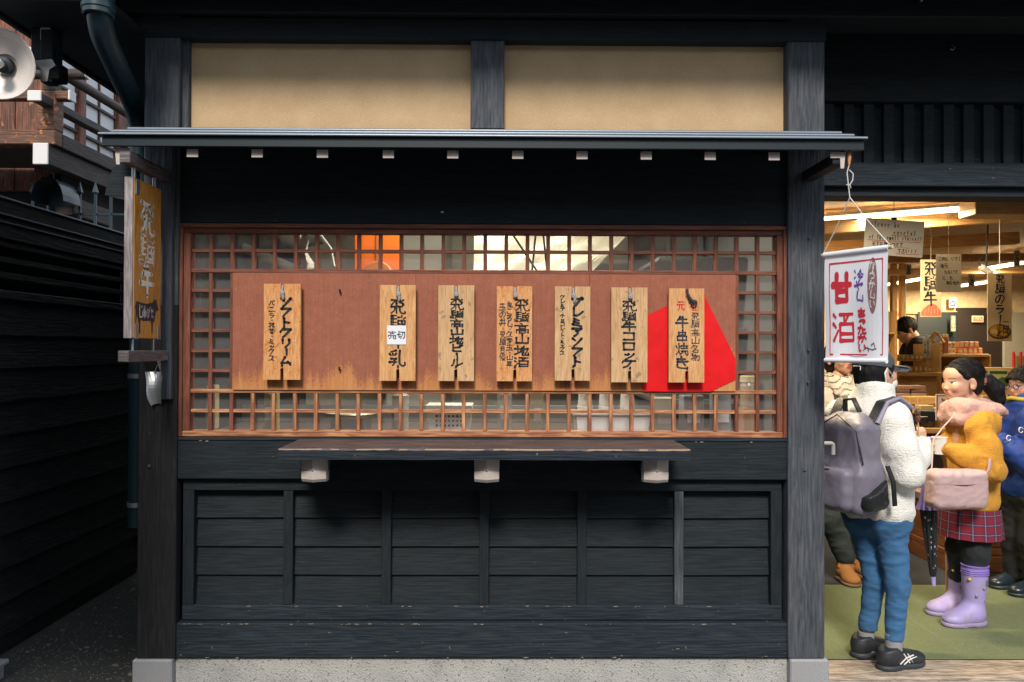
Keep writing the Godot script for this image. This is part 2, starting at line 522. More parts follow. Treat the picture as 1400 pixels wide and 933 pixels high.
func stroke_points(code: String) -> Array:
	var smooth := code.begins_with("~")
	if smooth:
		code = code.substr(1)
	var raw := []
	for i in range(0, code.length() - 1, 2):
		raw.append(Vector2(float(code[i]), float(code[i + 1])))
	if not smooth or raw.size() < 3:
		return raw
	var out := []
	for i in raw.size() - 1:
		var p0: Vector2 = raw[maxi(i - 1, 0)]
		var p1: Vector2 = raw[i]
		var p2: Vector2 = raw[i + 1]
		var p3: Vector2 = raw[mini(i + 2, raw.size() - 1)]
		for k in 4:
			out.append(p1.cubic_interpolate(p2, p0, p3, k / 4.0))
	out.append(raw[-1])
	return out

var ink_layer := 0

# one brush stroke as a flat ribbon with round ends and a pressed start; up to `lift` proud of z = 0
func add_stroke(st: SurfaceTool, pts: Array, w: float) -> void:
	ink_layer = (ink_layer + 1) % 40
	var z := 0.0004 + ink_layer * 0.00002
	var n := pts.size()
	if n == 2 and pts[0].distance_to(pts[1]) < w * 0.2:
		pts = [pts[0] - Vector2(w * 0.2, 0), pts[1] + Vector2(w * 0.2, 0)]
	var fine := []
	for i in pts.size() - 1:
		for k in 3:
			fine.append(pts[i].lerp(pts[i + 1], k / 3.0))
	fine.append(pts[-1])
	n = fine.size()
	var lo := []
	var hi := []
	var heavy := rng.randf_range(0.88, 1.12)
	for i in n:
		var t := float(i) / (n - 1)
		var dir: Vector2 = (fine[mini(i + 1, n - 1)] - fine[maxi(i - 1, 0)]).normalized()
		var nn := Vector2(-dir.y, dir.x)
		var half := w * 0.5 * heavy * (1.12 - 0.38 * t + 0.16 * absf(t - 0.5) * 2.0)
		lo.append(fine[i] - nn * half)
		hi.append(fine[i] + nn * half)
	for i in n - 1:
		flat_tri(st, lo[i], lo[i + 1], hi[i + 1], z)
		flat_tri(st, lo[i], hi[i + 1], hi[i], z)
	for e in [0, n - 1]:
		var r: float = lo[e].distance_to(hi[e]) / 2.0
		for k in 8:
			var a := TAU * k / 8.0
			var b := TAU * (k + 1) / 8.0
			flat_tri(st, fine[e], fine[e] + Vector2(cos(a), sin(a)) * r, fine[e] + Vector2(cos(b), sin(b)) * r, z)

func flat_tri(st: SurfaceTool, a: Vector2, b: Vector2, c: Vector2, z: float) -> void:
	if (b - a).cross(c - a) < 0.0:
		var t := b
		b = c
		c = t
	tri(st, Vector3(a.x, a.y, z), Vector3(b.x, b.y, z), Vector3(c.x, c.y, z))

# a character in the box whose middle top is (cx, top), w wide and h high, in the plane z = 0
func add_glyph(st: SurfaceTool, ch: String, cx: float, top: float, w: float, h: float, weight: float, wobble := 0.012) -> void:
	if not GLYPHS.has(ch):
		return
	var tilt := rng.randf_range(-0.035, 0.035)
	var codes: PackedStringArray = GLYPHS[ch].split(" ")
	weight *= clampf(1.12 - 0.035 * codes.size(), 0.66, 1.0)
	for code in codes:
		var pts := []
		for p in stroke_points(code):
			var q := Vector2(p.x / 9.0 - 0.5 + rng.randf_range(-wobble, wobble), p.y / 9.0 + rng.randf_range(-wobble, wobble))
			q = Vector2(q.x, q.y - 0.5).rotated(tilt) + Vector2(0, 0.5)
			pts.append(Vector2(cx + q.x * w, top - q.y * h))
		if pts.size() > 1:
			add_stroke(st, pts, weight)

# a column of characters from top to bottom, filling top..foot
func add_column(st: SurfaceTool, text: String, cx: float, top: float, foot: float, w: float, weight: float, first := 1.0) -> void:
	var need := 0.0
	for i in text.length():
		need += char_share(text[i]) * (first if i == 0 else 1.0)
	var unit := (top - foot) / need
	var y := top
	for i in text.length():
		var s := char_share(text[i]) * (first if i == 0 else 1.0)
		var wide := w * (1.12 if i == 0 and first > 1.0 else 1.0)
		add_glyph(st, text[i], cx, y - unit * s * 0.05, wide, unit * s * 0.86, weight)
		y -= unit * s

func char_share(c: String) -> float:
	return 0.55 if c == "・" else (0.7 if c == "ッ" or c == "っ" or c == "ー" else 1.0)

# a line of characters from left to right
func add_line(st: SurfaceTool, text: String, left: float, top: float, w: float, h: float, weight: float, slope := 0.0) -> void:
	for i in text.length():
		add_glyph(st, text[i], left + (i + 0.5) * w, top + i * w * slope, w * 0.86, h, weight, 0.03)
# ------------------------------------------------------------------ the shop front
func M(n: String) -> Material: return mats[n]

func setup_view() -> void:
	var cam := Camera3D.new()
	cam.name = "camera"
	add_child(cam)
	cam.position = EYE
	cam.fov = rad_to_deg(2.0 * atan(466.5 / FOCAL))
	cam.rotation_degrees = Vector3(0.52, -0.52, 0.2)
	cam.near = 0.05
	cam.far = 400.0
	cam.current = true
	var we := WorldEnvironment.new()
	we.name = "world"
	var e := Environment.new()
	e.background_mode = Environment.BG_SKY
	var sky := Sky.new()
	var sm := ProceduralSkyMaterial.new()
	sm.sky_top_color = Color(0.80, 0.86, 0.93)
	sm.sky_horizon_color = Color(0.88, 0.9, 0.93)
	sm.ground_horizon_color = Color(0.5, 0.5, 0.5)
	sm.ground_bottom_color = Color(0.25, 0.25, 0.25)
	sm.sky_curve = 0.2
	sm.sun_angle_max = 1.0
	sky.sky_material = sm
	e.sky = sky
	e.tonemap_mode = Environment.TONE_MAPPER_LINEAR
	e.tonemap_exposure = 2.6
	e.background_energy_multiplier = 0.62
	e.sdfgi_enabled = true
	e.ssao_enabled = true
	e.ssil_enabled = true
	we.environment = e
	add_child(we)
	var sun := DirectionalLight3D.new()
	sun.name = "sun"
	sun.light_energy = 0.48
	sun.light_color = Color(1.0, 0.97, 0.93)
	sun.light_angular_distance = 13.0
	sun.shadow_enabled = true
	add_child(sun)
	sun.look_at_from_position(Vector3(-0.35, 3.7, 4.1), Vector3(0, 0, 0))

func ground() -> void:
	var st := begin()
	quad(st, Vector3(-60, -0.03, 60), Vector3(60, -0.03, 60), Vector3(60, -0.03, -60), Vector3(-60, -0.03, -60))
	structure(put(self, "ground", st.commit(), M("asphalt"), Vector3.ZERO))
	st = begin()
	quad(st, Vector3(-2.4, -0.026, 0.25), Vector3(-1.5, -0.026, 0.25), Vector3(-1.5, -0.026, -6), Vector3(-2.4, -0.026, -6))
	structure(put(self, "alley_path", st.commit(), M("alley_ground"), Vector3.ZERO))
	var mm := MultiMesh.new()
	mm.transform_format = MultiMesh.TRANSFORM_3D
	mm.mesh = ball(0.004, 6)
	mm.instance_count = 2600
	for i in 2600:
		var p := Vector3(rng.randf_range(-2.36, -1.6), -0.025, rng.randf_range(-2.2, 0.25))
		var s := rng.randf_range(0.35, 1.0) if i % 40 else rng.randf_range(1.5, 3.0)
		mm.set_instance_transform(i, Transform3D(Basis(Vector3.UP, rng.randf() * TAU).scaled(Vector3(s * 1.3, s * 0.7, s)), p))
	var gv := MultiMeshInstance3D.new()
	gv.name = "gravel"
	gv.multimesh = mm
	gv.material_override = flat("gravel_stone", Color(0.17, 0.165, 0.14), 0.9)
	add_child(gv)
	gv.set_meta("kind", "stuff")
	tag(gv, "fine pale gravel scattered over the alley floor", "gravel")

func menu_panel_texture() -> StandardMaterial3D:
	# red-brown paint on upright plywood grain, worn to bare orange wood in ragged tongues along the foot
	var w := 1024
	var h := 256
	var n := FastNoiseLite.new()
	n.seed = 12
	n.frequency = 0.02
	n.fractal_octaves = 4
	var im := Image.create(w, h, false, Image.FORMAT_RGB8)
	var paint_lo := Color(0.23, 0.07, 0.036)
	var paint_hi := Color(0.36, 0.12, 0.068)
	var bare_lo := Color(0.42, 0.13, 0.025)
	var bare_hi := Color(0.56, 0.27, 0.1)
	for x in w:
		var tongue := 0.17 + 0.16 * n.get_noise_2d(x * 0.55, 3.0) + 0.1 * n.get_noise_2d(x * 2.2, 50.0) + 0.05 * n.get_noise_2d(x * 9.0, 90.0)
		if x > 860:
			tongue += 0.25 * (x - 860) / 164.0
		for y in h:
			var v := 1.0 - y / float(h)      # height above the foot
			var streak := n.get_noise_2d(x * 7.0, y * 0.35) * 0.5 + 0.5
			var blot := n.get_noise_2d(x * 1.5 + 400.0, y * 1.5) * 0.5 + 0.5
			var c := paint_lo.lerp(paint_hi, clampf(0.55 * streak + 0.55 * blot - 0.05, 0, 1))
			var grit := n.get_noise_2d(x * 18.0, y * 6.0 + 700.0)
			var edge := tongue - v + 0.10 * grit
			if edge > 0.0:
				var bare := bare_lo.lerp(bare_hi, clampf(streak * 0.8 + edge * 1.2, 0, 1))
				c = c.lerp(bare, clampf(edge * 9.0, 0, 0.92))
			elif grit > 0.42:
				c = c.lerp(Color(0.4, 0.2, 0.11), 0.5)
			im.set_pixel(x, y, c.linear_to_srgb())
	var m := StandardMaterial3D.new()
	m.resource_name = "menu_panel"
	m.albedo_texture = tex(im)
	m.roughness = 0.75
	mats["menu_panel"] = m
	return m

func uv_panel(x0: float, x1: float, y0: float, y1: float, u0: float, u1: float, thick: float) -> Mesh:
	# a board whose face carries uv; origin at its middle, front at z = +thick / 2
	var st := begin()
	var hx := (x1 - x0) / 2.0
	var hy := (y1 - y0) / 2.0
	var hz := thick / 2.0
	for v in [[-hx, hy, u0, 0.0], [hx, -hy, u1, 1.0], [-hx, -hy, u0, 1.0], [-hx, hy, u0, 0.0], [hx, hy, u1, 0.0], [hx, -hy, u1, 1.0]]:
		st.set_normal(Vector3(0, 0, 1))
		st.set_uv(Vector2(v[2], v[3]))
		st.add_vertex(Vector3(v[0], v[1], hz))
	st.set_uv(Vector2(u0 + 0.01, 0.5))
	var b := []
	for i in 8:
		b.append(Vector3(hx if i & 1 else -hx, hy if i & 2 else -hy, hz if i & 4 else -hz))
	for f in [[0, 1, 3, 2], [0, 1, 5, 4], [2, 3, 7, 6], [0, 2, 6, 4], [1, 3, 7, 5]]:
		tri_from(st, Vector3.ZERO, b[f[0]], b[f[1]], b[f[2]])
		tri_from(st, Vector3.ZERO, b[f[0]], b[f[2]], b[f[3]])
	return st.commit()

func shop_front() -> void:
	var s := thing("shop_stall", "black timber food stall with ochre plaster panels and red lattice window", "building", Vector3(0, 0, 0))
	# posts
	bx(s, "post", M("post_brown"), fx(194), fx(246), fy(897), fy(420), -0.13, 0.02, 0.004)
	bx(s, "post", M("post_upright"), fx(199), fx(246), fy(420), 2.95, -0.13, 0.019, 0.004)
	bx(s, "post", M("post_upright"), fx(1077), fx(1127), fy(897), 2.95, -0.13, 0.02, 0.004)
	bx(s, "post", M("post_upright"), fx(642), fx(688), fy(176), fy(50), -0.1, 0.012, 0.003)
	bx(s, "post_trim", M("post_upright"), fx(246), fx(255), fy(176), fy(50), -0.1, -0.012, 0.002)
	# nails in the right post
	for q in [[1105, 324], [1104, 477], [1099, 640], [1103, 521], [210, 637]]:
		put(s, "nail", box_mesh(Vector3(0.012, 0.012, 0.012) if q[1] > 600 else Vector3(0.008, 0.006, 0.03), 0.002), M("grey_beam") if q[1] < 600 else M("post_upright"), Vector3(fx(q[0]), fy(q[1]), 0.022))
	# plaster panels and the wall behind
	bx(s, "plaster_panel", M("plaster"), fx(255), fx(642), fy(178), fy(50), -0.12, -0.04, 0.001)
	bx(s, "plaster_panel", M("plaster"), fx(688), fx(1077), fy(178), fy(50), -0.12, -0.04, 0.001)
	# top beams; they run on over the neighbour's doorway
	bx(s, "top_beam", M("black_across"), fx(180), fx(1128), fy(55), fy(28), -0.12, 0.03, 0.004)
	bx(s, "upper_beam", M("black_across"), fx(170), 4.6, fy(25), 3.06, -0.12, 0.06, 0.004)
	# header board under the awning
	bx(s, "header_board", M("black_across"), fx(246), fx(1077), fy(306), fy(176), -0.1, 0.0, 0.002)
	put(s, "nail", box_mesh(Vector3(0.014, 0.008, 0.012), 0.002), M("galvanised"), Vector3(fx(604), fy(290), 0.004))
	# middle rail below the window, foot rail, and the ledge between
	bx(s, "window_ledge", M("rail_across"), fx(246), fx(1077), fy(602.5), fy(598.5), -0.12, 0.012, 0.002)
	bx(s, "middle_rail", M("black_across"), fx(246), fx(1077), fy(655), fy(602.5), -0.1, 0.008, 0.003)
	bx(s, "foot_rail", M("rail_across"), fx(246), fx(1077), fy(897), fy(850), -0.11, 0.012, 0.004)
	# side walls of the stall and its back, so that the light comes in through the window only
	bx(s, "side_wall", M("black_across"), fx(199) - 0.0, fx(240), fy(897), 2.95, -2.3, -0.131, 0.002)
	bx(s, "side_wall", M("black_across"), fx(1085), fx(1120), fy(897), 2.95, -2.3, -0.131, 0.002)
	# wainscot
	var w := Node3D.new()
	w.name = "wainscot"
	s.add_child(w)
	bx(w, "backing", M("black_gap"), fx(248), fx(1076), fy(850), fy(655), -0.11, -0.09, 0.0)
	bx(w, "frame_rail", M("black_across"), fx(250), fx(1073), fy(672), fy(656), -0.09, -0.022, 0.002)
	bx(w, "frame_rail", M("rail_across"), fx(250), fx(1073), fy(849), fy(829), -0.09, -0.018, 0.003)
	bx(w, "frame_stile", M("black_upright"), fx(250), fx(265), fy(829), fy(672), -0.09, -0.022, 0.002)
	bx(w, "frame_stile", M("black_upright"), fx(1058), fx(1073), fy(829), fy(672), -0.09, -0.022, 0.002)
	var cuts := [265.0, 387.0, 400.0, 521.5, 534.5, 656.0, 669.0, 791.0, 803.5, 925.0, 937.5, 1058.0]
	for i in 5:
		bx(w, "batten", M("post_upright") if i == 4 else M("black_upright"), fx(cuts[1 + i * 2]), fx(cuts[2 + i * 2]), fy(829), fy(672), -0.088, -0.026, 0.002)
	var rows := [672.0, 711.0, 750.5, 790.0, 829.0]
	for i in 6:
		for r in 4:
			# lapped boards: the foot of each stands proud of the next
			var st := begin()
			var hw: float = (fx(cuts[i * 2 + 1]) - fx(cuts[i * 2])) / 2.0
			var top: float = fy(rows[r]) + 0.012
			var foot: float = fy(rows[r + 1])
			var hh := (top - foot) / 2.0
			var j := rng.randf_range(-0.0015, 0.0015)
			hexa(st, [Vector3(-hw, -hh + j, -0.006), Vector3(hw, -hh - j, -0.006), Vector3(-hw, hh, -0.016), Vector3(hw, hh, -0.016),
				Vector3(-hw, -hh + j, 0.012), Vector3(hw, -hh - j, 0.012), Vector3(-hw, hh, -0.004), Vector3(hw, hh, -0.004)])
			put(w, "board", st.commit(), M("black_across"), Vector3((fx(cuts[i * 2]) + fx(cuts[i * 2 + 1])) / 2.0, (top + foot) / 2.0, -0.065))
	flakes(s, fy(850.5), 0.0128, fx(250), fx(1070), 30, 0.003)
	flakes(s, fy(880), 0.0128, fx(250), fx(1070), 9, 0.08)
	flakes(s, fy(896), 0.0128, fx(250), fx(1070), 10, 0.002)
	flakes(s, fy(829.5), -0.0172, fx(265), fx(1058), 22, 0.003)
	flakes(s, fy(602.8), 0.0128, fx(250), fx(1070), 20, 0.002)
	# plinth
	bx(s, "plinth", M("concrete"), fx(243), fx(1079), -0.2, fy(898.5), -0.1, -0.006, 0.004)
	bx(s, "base_stone", M("granite"), fx(189.5), fx(243), -0.2, fy(897.5), -0.14, 0.03, 0.006)
	bx(s, "base_stone", M("granite"), fx(1079), fx(1132), -0.2, fy(897.5), -0.14, 0.03, 0.006)
	# roof above: soffit, gutter, verge board
	bx(s, "soffit", M("black_across"), -2.02, 4.6, 3.02, 3.06, 0.06, 0.36, 0.002)
	bx(s, "roof", M("house_dark"), -2.05, 4.6, 3.06, 3.12, -2.4, 0.4, 0.002)
	bx(s, "verge_soffit", M("black_across"), -2.02, -1.556, 2.735, 2.76, -3.0, 0.36, 0.003)
	bx(s, "verge_board", M("black_across"), -2.045, -2.021, 2.72, 3.06, -3.0, 0.36, 0.003)
	bx(s, "purlin", M("black_across"), -1.99, -1.9, 2.6, 2.734, 0.02, 0.1, 0.004)
	bx(s, "purlin_cap", M("cap_paint"), -1.945, -1.905, 2.755 - 0.075, 2.733, 0.101, 0.112, 0.004)
	bx(s, "fascia_board", M("black_across"), -2.04, 4.6, 2.87, 3.058, 0.29, 0.312, 0.003)  # added out of view, closing the eave so daylight misses the upper plaster
	# gutter along the eave
	var gt := begin()
	var gp := []
	for k in 9:
		var a := PI + PI * k / 8.0
		gp.append(Vector2(0.37 + cos(a) * 0.055, 2.95 + sin(a) * 0.055))
	for k in 8:
		for sgn in [1.0, 0.94]:
			var p0: Vector2 = (gp[k] - Vector2(0.37, 2.95)) * sgn + Vector2(0.37, 2.95)
			var p1: Vector2 = (gp[k + 1] - Vector2(0.37, 2.95)) * sgn + Vector2(0.37, 2.95)
			quad(gt, Vector3(-2.05, p0.y, p0.x), Vector3(4.6, p0.y, p0.x), Vector3(4.6, p1.y, p1.x), Vector3(-2.05, p1.y, p1.x))
	put(s, "gutter", gt.commit(), M("pipe_paint"))
	window(s)
	awning(s)

# places along an edge where the black stain has flaked off to bare wood
func flakes(parent: Node, y: float, z: float, x0: float, x1: float, n: int, spread := 0.004) -> void:
	var st := begin()
	for i in n:
		var x := rng.randf_range(x0, x1)
		var w := rng.randf_range(0.002, 0.016)
		var h := rng.randf_range(0.0012, 0.0035)
		var yy := y + rng.randf_range(-spread, 0.0)
		var pts := PackedVector2Array()
		for k in 7:
			var a := TAU * k / 7.0
			pts.append(Vector2(x + cos(a) * w * rng.randf_range(0.4, 1.0), yy + sin(a) * h * rng.randf_range(0.4, 1.0)))
		add_plate(st, pts, 0.0, z)
	var o := put(parent, "paint_flakes", st.commit(), flat("bare_grey_wood", Color(0.27, 0.2, 0.15), 0.8))
	o.set_meta("kind", "stuff")

func window(s: Node3D) -> void:
	var win := Node3D.new()
	win.name = "lattice_window"
	s.add_child(win)
	# outer lining and sash frame
	bx(win, "lining", M("lattice_across"), fx(246), fx(1077), fy(312.5), fy(306.5), -0.1, 0.004, 0.002)
	bx(win, "lining", M("lattice_wood"), fx(246), fx(250.5), fy(598), fy(312.5), -0.1, 0.004, 0.002)
	bx(win, "lining", M("lattice_wood"), fx(1072.5), fx(1077), fy(598), fy(312.5), -0.1, 0.004, 0.002)
	bx(win, "sash_rail", M("lattice_across"), fx(250.5), fx(1072.5), fy(319.5), fy(312.5), -0.06, -0.008, 0.002)
	bx(win, "sash_rail", M("worn_across"), fx(250.5), fx(1072.5), fy(598), fy(590), -0.06, 0.0, 0.003)
	bx(win, "sash_stile", M("lattice_wood"), fx(250.5), fx(260), fy(590), fy(319.5), -0.06, -0.006, 0.002)
	bx(win, "sash_stile", M("lattice_wood"), fx(1064.5), fx(1072.5), fy(590), fy(319.5), -0.06, -0.006, 0.002)
	# lattice: uprights run over the cross bars
	var hy := [343.2, 371.0, 398.2, 425.7, 453.2, 480.8, 508.2, 535.8, 563.2]
	for k in 27:
		var c := 286.7 + 28.93 * k
		var j := rng.randf_range(-0.35, 0.35)
		var lo := c - 2.6 + j
		var hi := c + 2.6 + j
		if k < 2 or k > 24:
			bx(win, "lattice_bar", M("lattice_wood"), fx(lo), fx(hi), fy(590), fy(319.5), -0.036, -0.016, 0.0015)
		else:
			bx(win, "lattice_bar", M("lattice_wood"), fx(lo), fx(hi), fy(369.5), fy(319.5), -0.036, -0.016, 0.0015)
			bx(win, "lattice_bar", M("worn_upright"), fx(lo), fx(hi), fy(590), fy(538), -0.036, -0.015 + rng.randf_range(-0.001, 0.001), 0.002)
	for i in 9:
		var y: float = hy[i]
		var m := M("worn_across") if i > 6 else M("lattice_across")
		if i == 0 or i == 8:
			bx(win, "lattice_rail", m, fx(260), fx(1064.5), fy(y + 2.3), fy(y - 2.3), -0.04, -0.019, 0.0015)
		elif i == 1 or i == 7:
			bx(win, "lattice_rail", m, fx(260), fx(1064.5), fy(y + 2.6), fy(y - 2.6), -0.04, -0.0125, 0.0015)
		else:
			bx(win, "lattice_rail", m, fx(260), fx(315.5), fy(y + 2.3), fy(y - 2.3), -0.04, -0.019, 0.0015)
			bx(win, "lattice_rail", m, fx(1009.9), fx(1064.5), fy(y + 2.3), fy(y - 2.3), -0.04, -0.019, 0.0015)
	# the painted backing board of the menu, in three sheets
	menu_panel_texture()
	var edges := [318.0, 568.0, 806.0, 1007.5]
	for i in 3:
		var x0: float = fx(edges[i]) + 0.0008
		var x1: float = fx(edges[i + 1]) - 0.0008
		put(win, "backing_sheet", uv_panel(x0, x1, fy(534), fy(374), i / 3.0, (i + 1) / 3.0, 0.014), M("menu_panel"), Vector3((x0 + x1) / 2.0, (fy(534) + fy(374)) / 2.0, -0.013))
	for q in [[465, 400], [465, 506]]:
		put(win, "hook", tube([Vector3(0, 0, -0.005), Vector3(0, 0, 0.012), Vector3(0, 0.012, 0.014)], 0.004, 8), M("iron"), Vector3(fx(q[0]), fy(q[1]), -0.004))
	bx(win, "pane", M("glass"), fx(259), fx(1066), fy(592), fy(318), -0.05, -0.046, 0.0)

func awning(s: Node3D) -> void:
	var a := Node3D.new()
	a.name = "awning"
	s.add_child(a)
	var xl := -1.566
	var xr := 1.346
	var back := Vector2(0.02, fy(177))
	var front := Vector2(0.37, 2.224)
	# boards of the roof deck, below the sheets
	var st := begin()
	hexa(st, [Vector3(xl + 0.02, back.y - 0.035, back.x), Vector3(xr - 0.02, back.y - 0.035, back.x), Vector3(xl + 0.02, back.y - 0.012, back.x), Vector3(xr - 0.02, back.y - 0.012, back.x),
		Vector3(xl + 0.02, front.y - 0.035, front.x - 0.02), Vector3(xr - 0.02, front.y - 0.035, front.x - 0.02), Vector3(xl + 0.02, front.y - 0.012, front.x - 0.02), Vector3(xr - 0.02, front.y - 0.012, front.x - 0.02)])
	put(a, "deck", st.commit(), M("black_across"))
	# three lapped metal sheets, each with a turned-down lip
	for i in 3:
		var t0 := i / 3.0
		var t1 := (i + 1) / 3.0 + 0.03
		var p0 := back.lerp(front, t0)
		var p1 := back.lerp(front, minf(t1, 1.03))
		var lift := 0.002 + 0.004 * (i % 2) * 0.0
		st = begin()
		hexa(st, [Vector3(xl, p0.y - 0.004, p0.x), Vector3(xr, p0.y - 0.004, p0.x), Vector3(xl, p0.y - 0.001, p0.x), Vector3(xr, p0.y - 0.001, p0.x),
			Vector3(xl, p1.y + 0.004 + lift, p1.x), Vector3(xr, p1.y + 0.004 + lift, p1.x), Vector3(xl, p1.y + 0.007 + lift, p1.x), Vector3(xr, p1.y + 0.007 + lift, p1.x)])
		put(a, "roof_sheet", st.commit(), M("sheet_metal"))
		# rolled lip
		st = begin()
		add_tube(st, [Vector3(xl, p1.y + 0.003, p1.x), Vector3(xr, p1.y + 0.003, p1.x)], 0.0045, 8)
		put(a, "bright_lip", st.commit(), M("bright_lip"))
	# fascia
	bx(a, "fascia", M("fascia_paint"), xl + 0.006, xr - 0.006, front.y - 0.044, front.y + 0.001, front.x - 0.016, front.x - 0.002, 0.002)
	# rafters with pale painted end caps
	for px in [263, 351, 440, 530, 618, 707, 795, 883, 971, 1059]:
		var x := P(px, 200, 0.33).x
		st = begin()
		hexa(st, [Vector3(-0.021, back.y - 0.08 - 2.2, -0.155), Vector3(0.021, back.y - 0.08 - 2.2, -0.155), Vector3(-0.021, back.y - 0.036 - 2.2, -0.155), Vector3(0.021, back.y - 0.036 - 2.2, -0.155),
			Vector3(-0.021, front.y - 0.076 - 2.2, 0.155), Vector3(0.021, front.y - 0.076 - 2.2, 0.155), Vector3(-0.021, front.y - 0.036 - 2.2, 0.155), Vector3(0.021, front.y - 0.036 - 2.2, 0.155)])
		var r := put(a, "rafter", st.commit(), M("black_across"), Vector3(x, 2.2, 0.176))
		bx(r, "end_cap", M("cap_paint"), x - 0.0215, x + 0.0215, front.y - 0.077, front.y - 0.045, 0.332, 0.336, 0.001)
	for e in [[165.0, 1.0], [1150.0, -1.0]]:
		var x := P(e[0], 200, 0.34).x
		var r := bx(a, "verge_rafter", M("black_across"), x - 0.025, x + 0.025, front.y - 0.09, front.y - 0.05, 0.02, 0.335, 0.002)
		st = begin()
		var sg: float = e[1]
		add_plate(st, PackedVector2Array([Vector2(-0.022 * sg, 0.035), Vector2(0.036 * sg, 0.035), Vector2(0.036 * sg, 0.012), Vector2(-0.001 * sg, 0.012), Vector2(-0.003 * sg, -0.028), Vector2(-0.016 * sg, -0.028)]), 0.004)
		put(r, "end_cap", st.commit(), M("cap_paint"), Vector3(x, front.y - 0.08, 0.342))

func counter_shelf() -> void:
	var x0 := -0.896
	var x1 := 0.685
	var t := thing("counter_shelf", "dark worn plank shelf on three white-tipped brackets below the lattice window", "shelf", Vector3(-0.1, 0.99, 0.0))
	# plank with a slightly eaten front edge
	var st := begin()
	var n := 48
	for i in n:
		var a := x0 + (x1 - x0) * i / n
		var b := x0 + (x1 - x0) * (i + 1) / n
		var za := 0.33 + edge_wear(i)
		var zb := 0.33 + edge_wear(i + 1)
		var ca := 0.004 + 0.004 * absf(sin(i * 1.7))
		var cb := 0.004 + 0.004 * absf(sin((i + 1) * 1.7))
		quad(st, Vector3(a, 1.032, za - ca), Vector3(b, 1.032, zb - cb), Vector3(b, 1.032, 0.009), Vector3(a, 1.032, 0.009))
		quad(st, Vector3(a, 1.032 - ca, za), Vector3(b, 1.032 - cb, zb), Vector3(b, 1.032, zb - cb), Vector3(a, 1.032, za - ca))
		quad(st, Vector3(a, 0.99, 0.009), Vector3(b, 0.99, 0.009), Vector3(b, 0.99, zb), Vector3(a, 0.99, za))
	quad(st, Vector3(x0, 0.99, 0.009), Vector3(x0, 0.99, 0.33), Vector3(x0, 1.03, 0.33), Vector3(x0, 1.032, 0.009))
	quad(st, Vector3(x1, 0.99, 0.33), Vector3(x1, 0.99, 0.009), Vector3(x1, 1.032, 0.009), Vector3(x1, 1.03, 0.33))
	put(t, "plank", st.commit(), M("shelf_wood"))
	st = begin()
	for i in n:
		var a := x0 + (x1 - x0) * i / n
		var b := x0 + (x1 - x0) * (i + 1) / n
		var za := 0.33 + edge_wear(i)
		var zb := 0.33 + edge_wear(i + 1)
		quad(st, Vector3(a, 0.99, za), Vector3(b, 0.99, zb), Vector3(b, 1.028 - 0.004 * absf(sin((i + 1) * 1.7)), zb), Vector3(a, 1.028 - 0.004 * absf(sin(i * 1.7)), za))
	put(t, "front_edge", st.commit(), M("rail_across"))
	# bare wood where the front arris has worn through
	st = begin()
	for i in n:
		if sin(i * 2.3) + sin(i * 0.71) > -0.5:
			var a := x0 + (x1 - x0) * i / n
			var b := x0 + (x1 - x0) * (i + 1.0) / n
			var za := 0.33 + edge_wear(i)
			var zb := 0.33 + edge_wear(i + 1)
			add_bar(st, Vector3(a, 1.0285, za - 0.002), Vector3(b, 1.0285, zb - 0.002), 0.003, 0.004 + 0.002 * absf(sin(i * 3.1)), 0.001)
	put(t, "worn_edge", st.commit(), flat("bare_wood", Color(0.42, 0.28, 0.18), 0.8))
	for px in [430.0, 666.0, 898.0]:
		var x := P(px, 645, 0.26).x
		var br := bx(t, "bracket", M("black_across"), x - 0.045, x + 0.045, 0.895, 0.988, 0.009, 0.235, 0.004)
		# painted end: two faces meeting on an upright ridge, drawn in towards the foot with a step
		st = begin()
		var prof := [Vector2(0.989, 0.03), Vector2(0.938, 0.025), Vector2(0.934, 0.033), Vector2(0.905, 0.032), Vector2(0.893, 0.022)]
		for i in prof.size() - 1:
			var p: Vector2 = prof[i]
			var q: Vector2 = prof[i + 1]
			var wa := 0.05 - (0.989 - p.x) * 0.02
			var wb := 0.05 - (0.989 - q.x) * 0.02
			for sg in [-1.0, 1.0]:
				var m0 := Vector3(0, p.x, 0.238 + p.y + 0.012)
				var m1 := Vector3(0, q.x, 0.238 + q.y + 0.012)
				var e0 := Vector3(sg * wa, p.x, 0.238 + p.y - 0.014)
				var e1 := Vector3(sg * wb, q.x, 0.238 + q.y - 0.014)
				var b0 := Vector3(sg * wa, p.x, 0.2)
				var b1 := Vector3(sg * wb, q.x, 0.2)
				tri_from(st, Vector3(0, 0.94, 0.2), m0, m1, e1)
				tri_from(st, Vector3(0, 0.94, 0.2), m0, e1, e0)
				tri_from(st, Vector3(0, 0.94, 0.2), e0, e1, b1)
				tri_from(st, Vector3(0, 0.94, 0.2), e0, b1, b0)
		var wf := 0.048
		tri_from(st, Vector3(0, 0.94, 0.22), Vector3(-wf, 0.893, 0.2), Vector3(wf, 0.893, 0.2), Vector3(wf, 0.893, 0.246))
		tri_from(st, Vector3(0, 0.94, 0.22), Vector3(-wf, 0.893, 0.2), Vector3(wf, 0.893, 0.246), Vector3(-wf, 0.893, 0.246))
		tri_from(st, Vector3(0, 0.94, 0.22), Vector3(-wf, 0.893, 0.246), Vector3(wf, 0.893, 0.246), Vector3(0, 0.893, 0.272))
		put(br, "painted_end", st.commit(), M("cap_paint"), Vector3(x, 0, 0))
		put(br, "nail", ball(0.004, 8), M("iron"), Vector3(x, 0.936, 0.277))
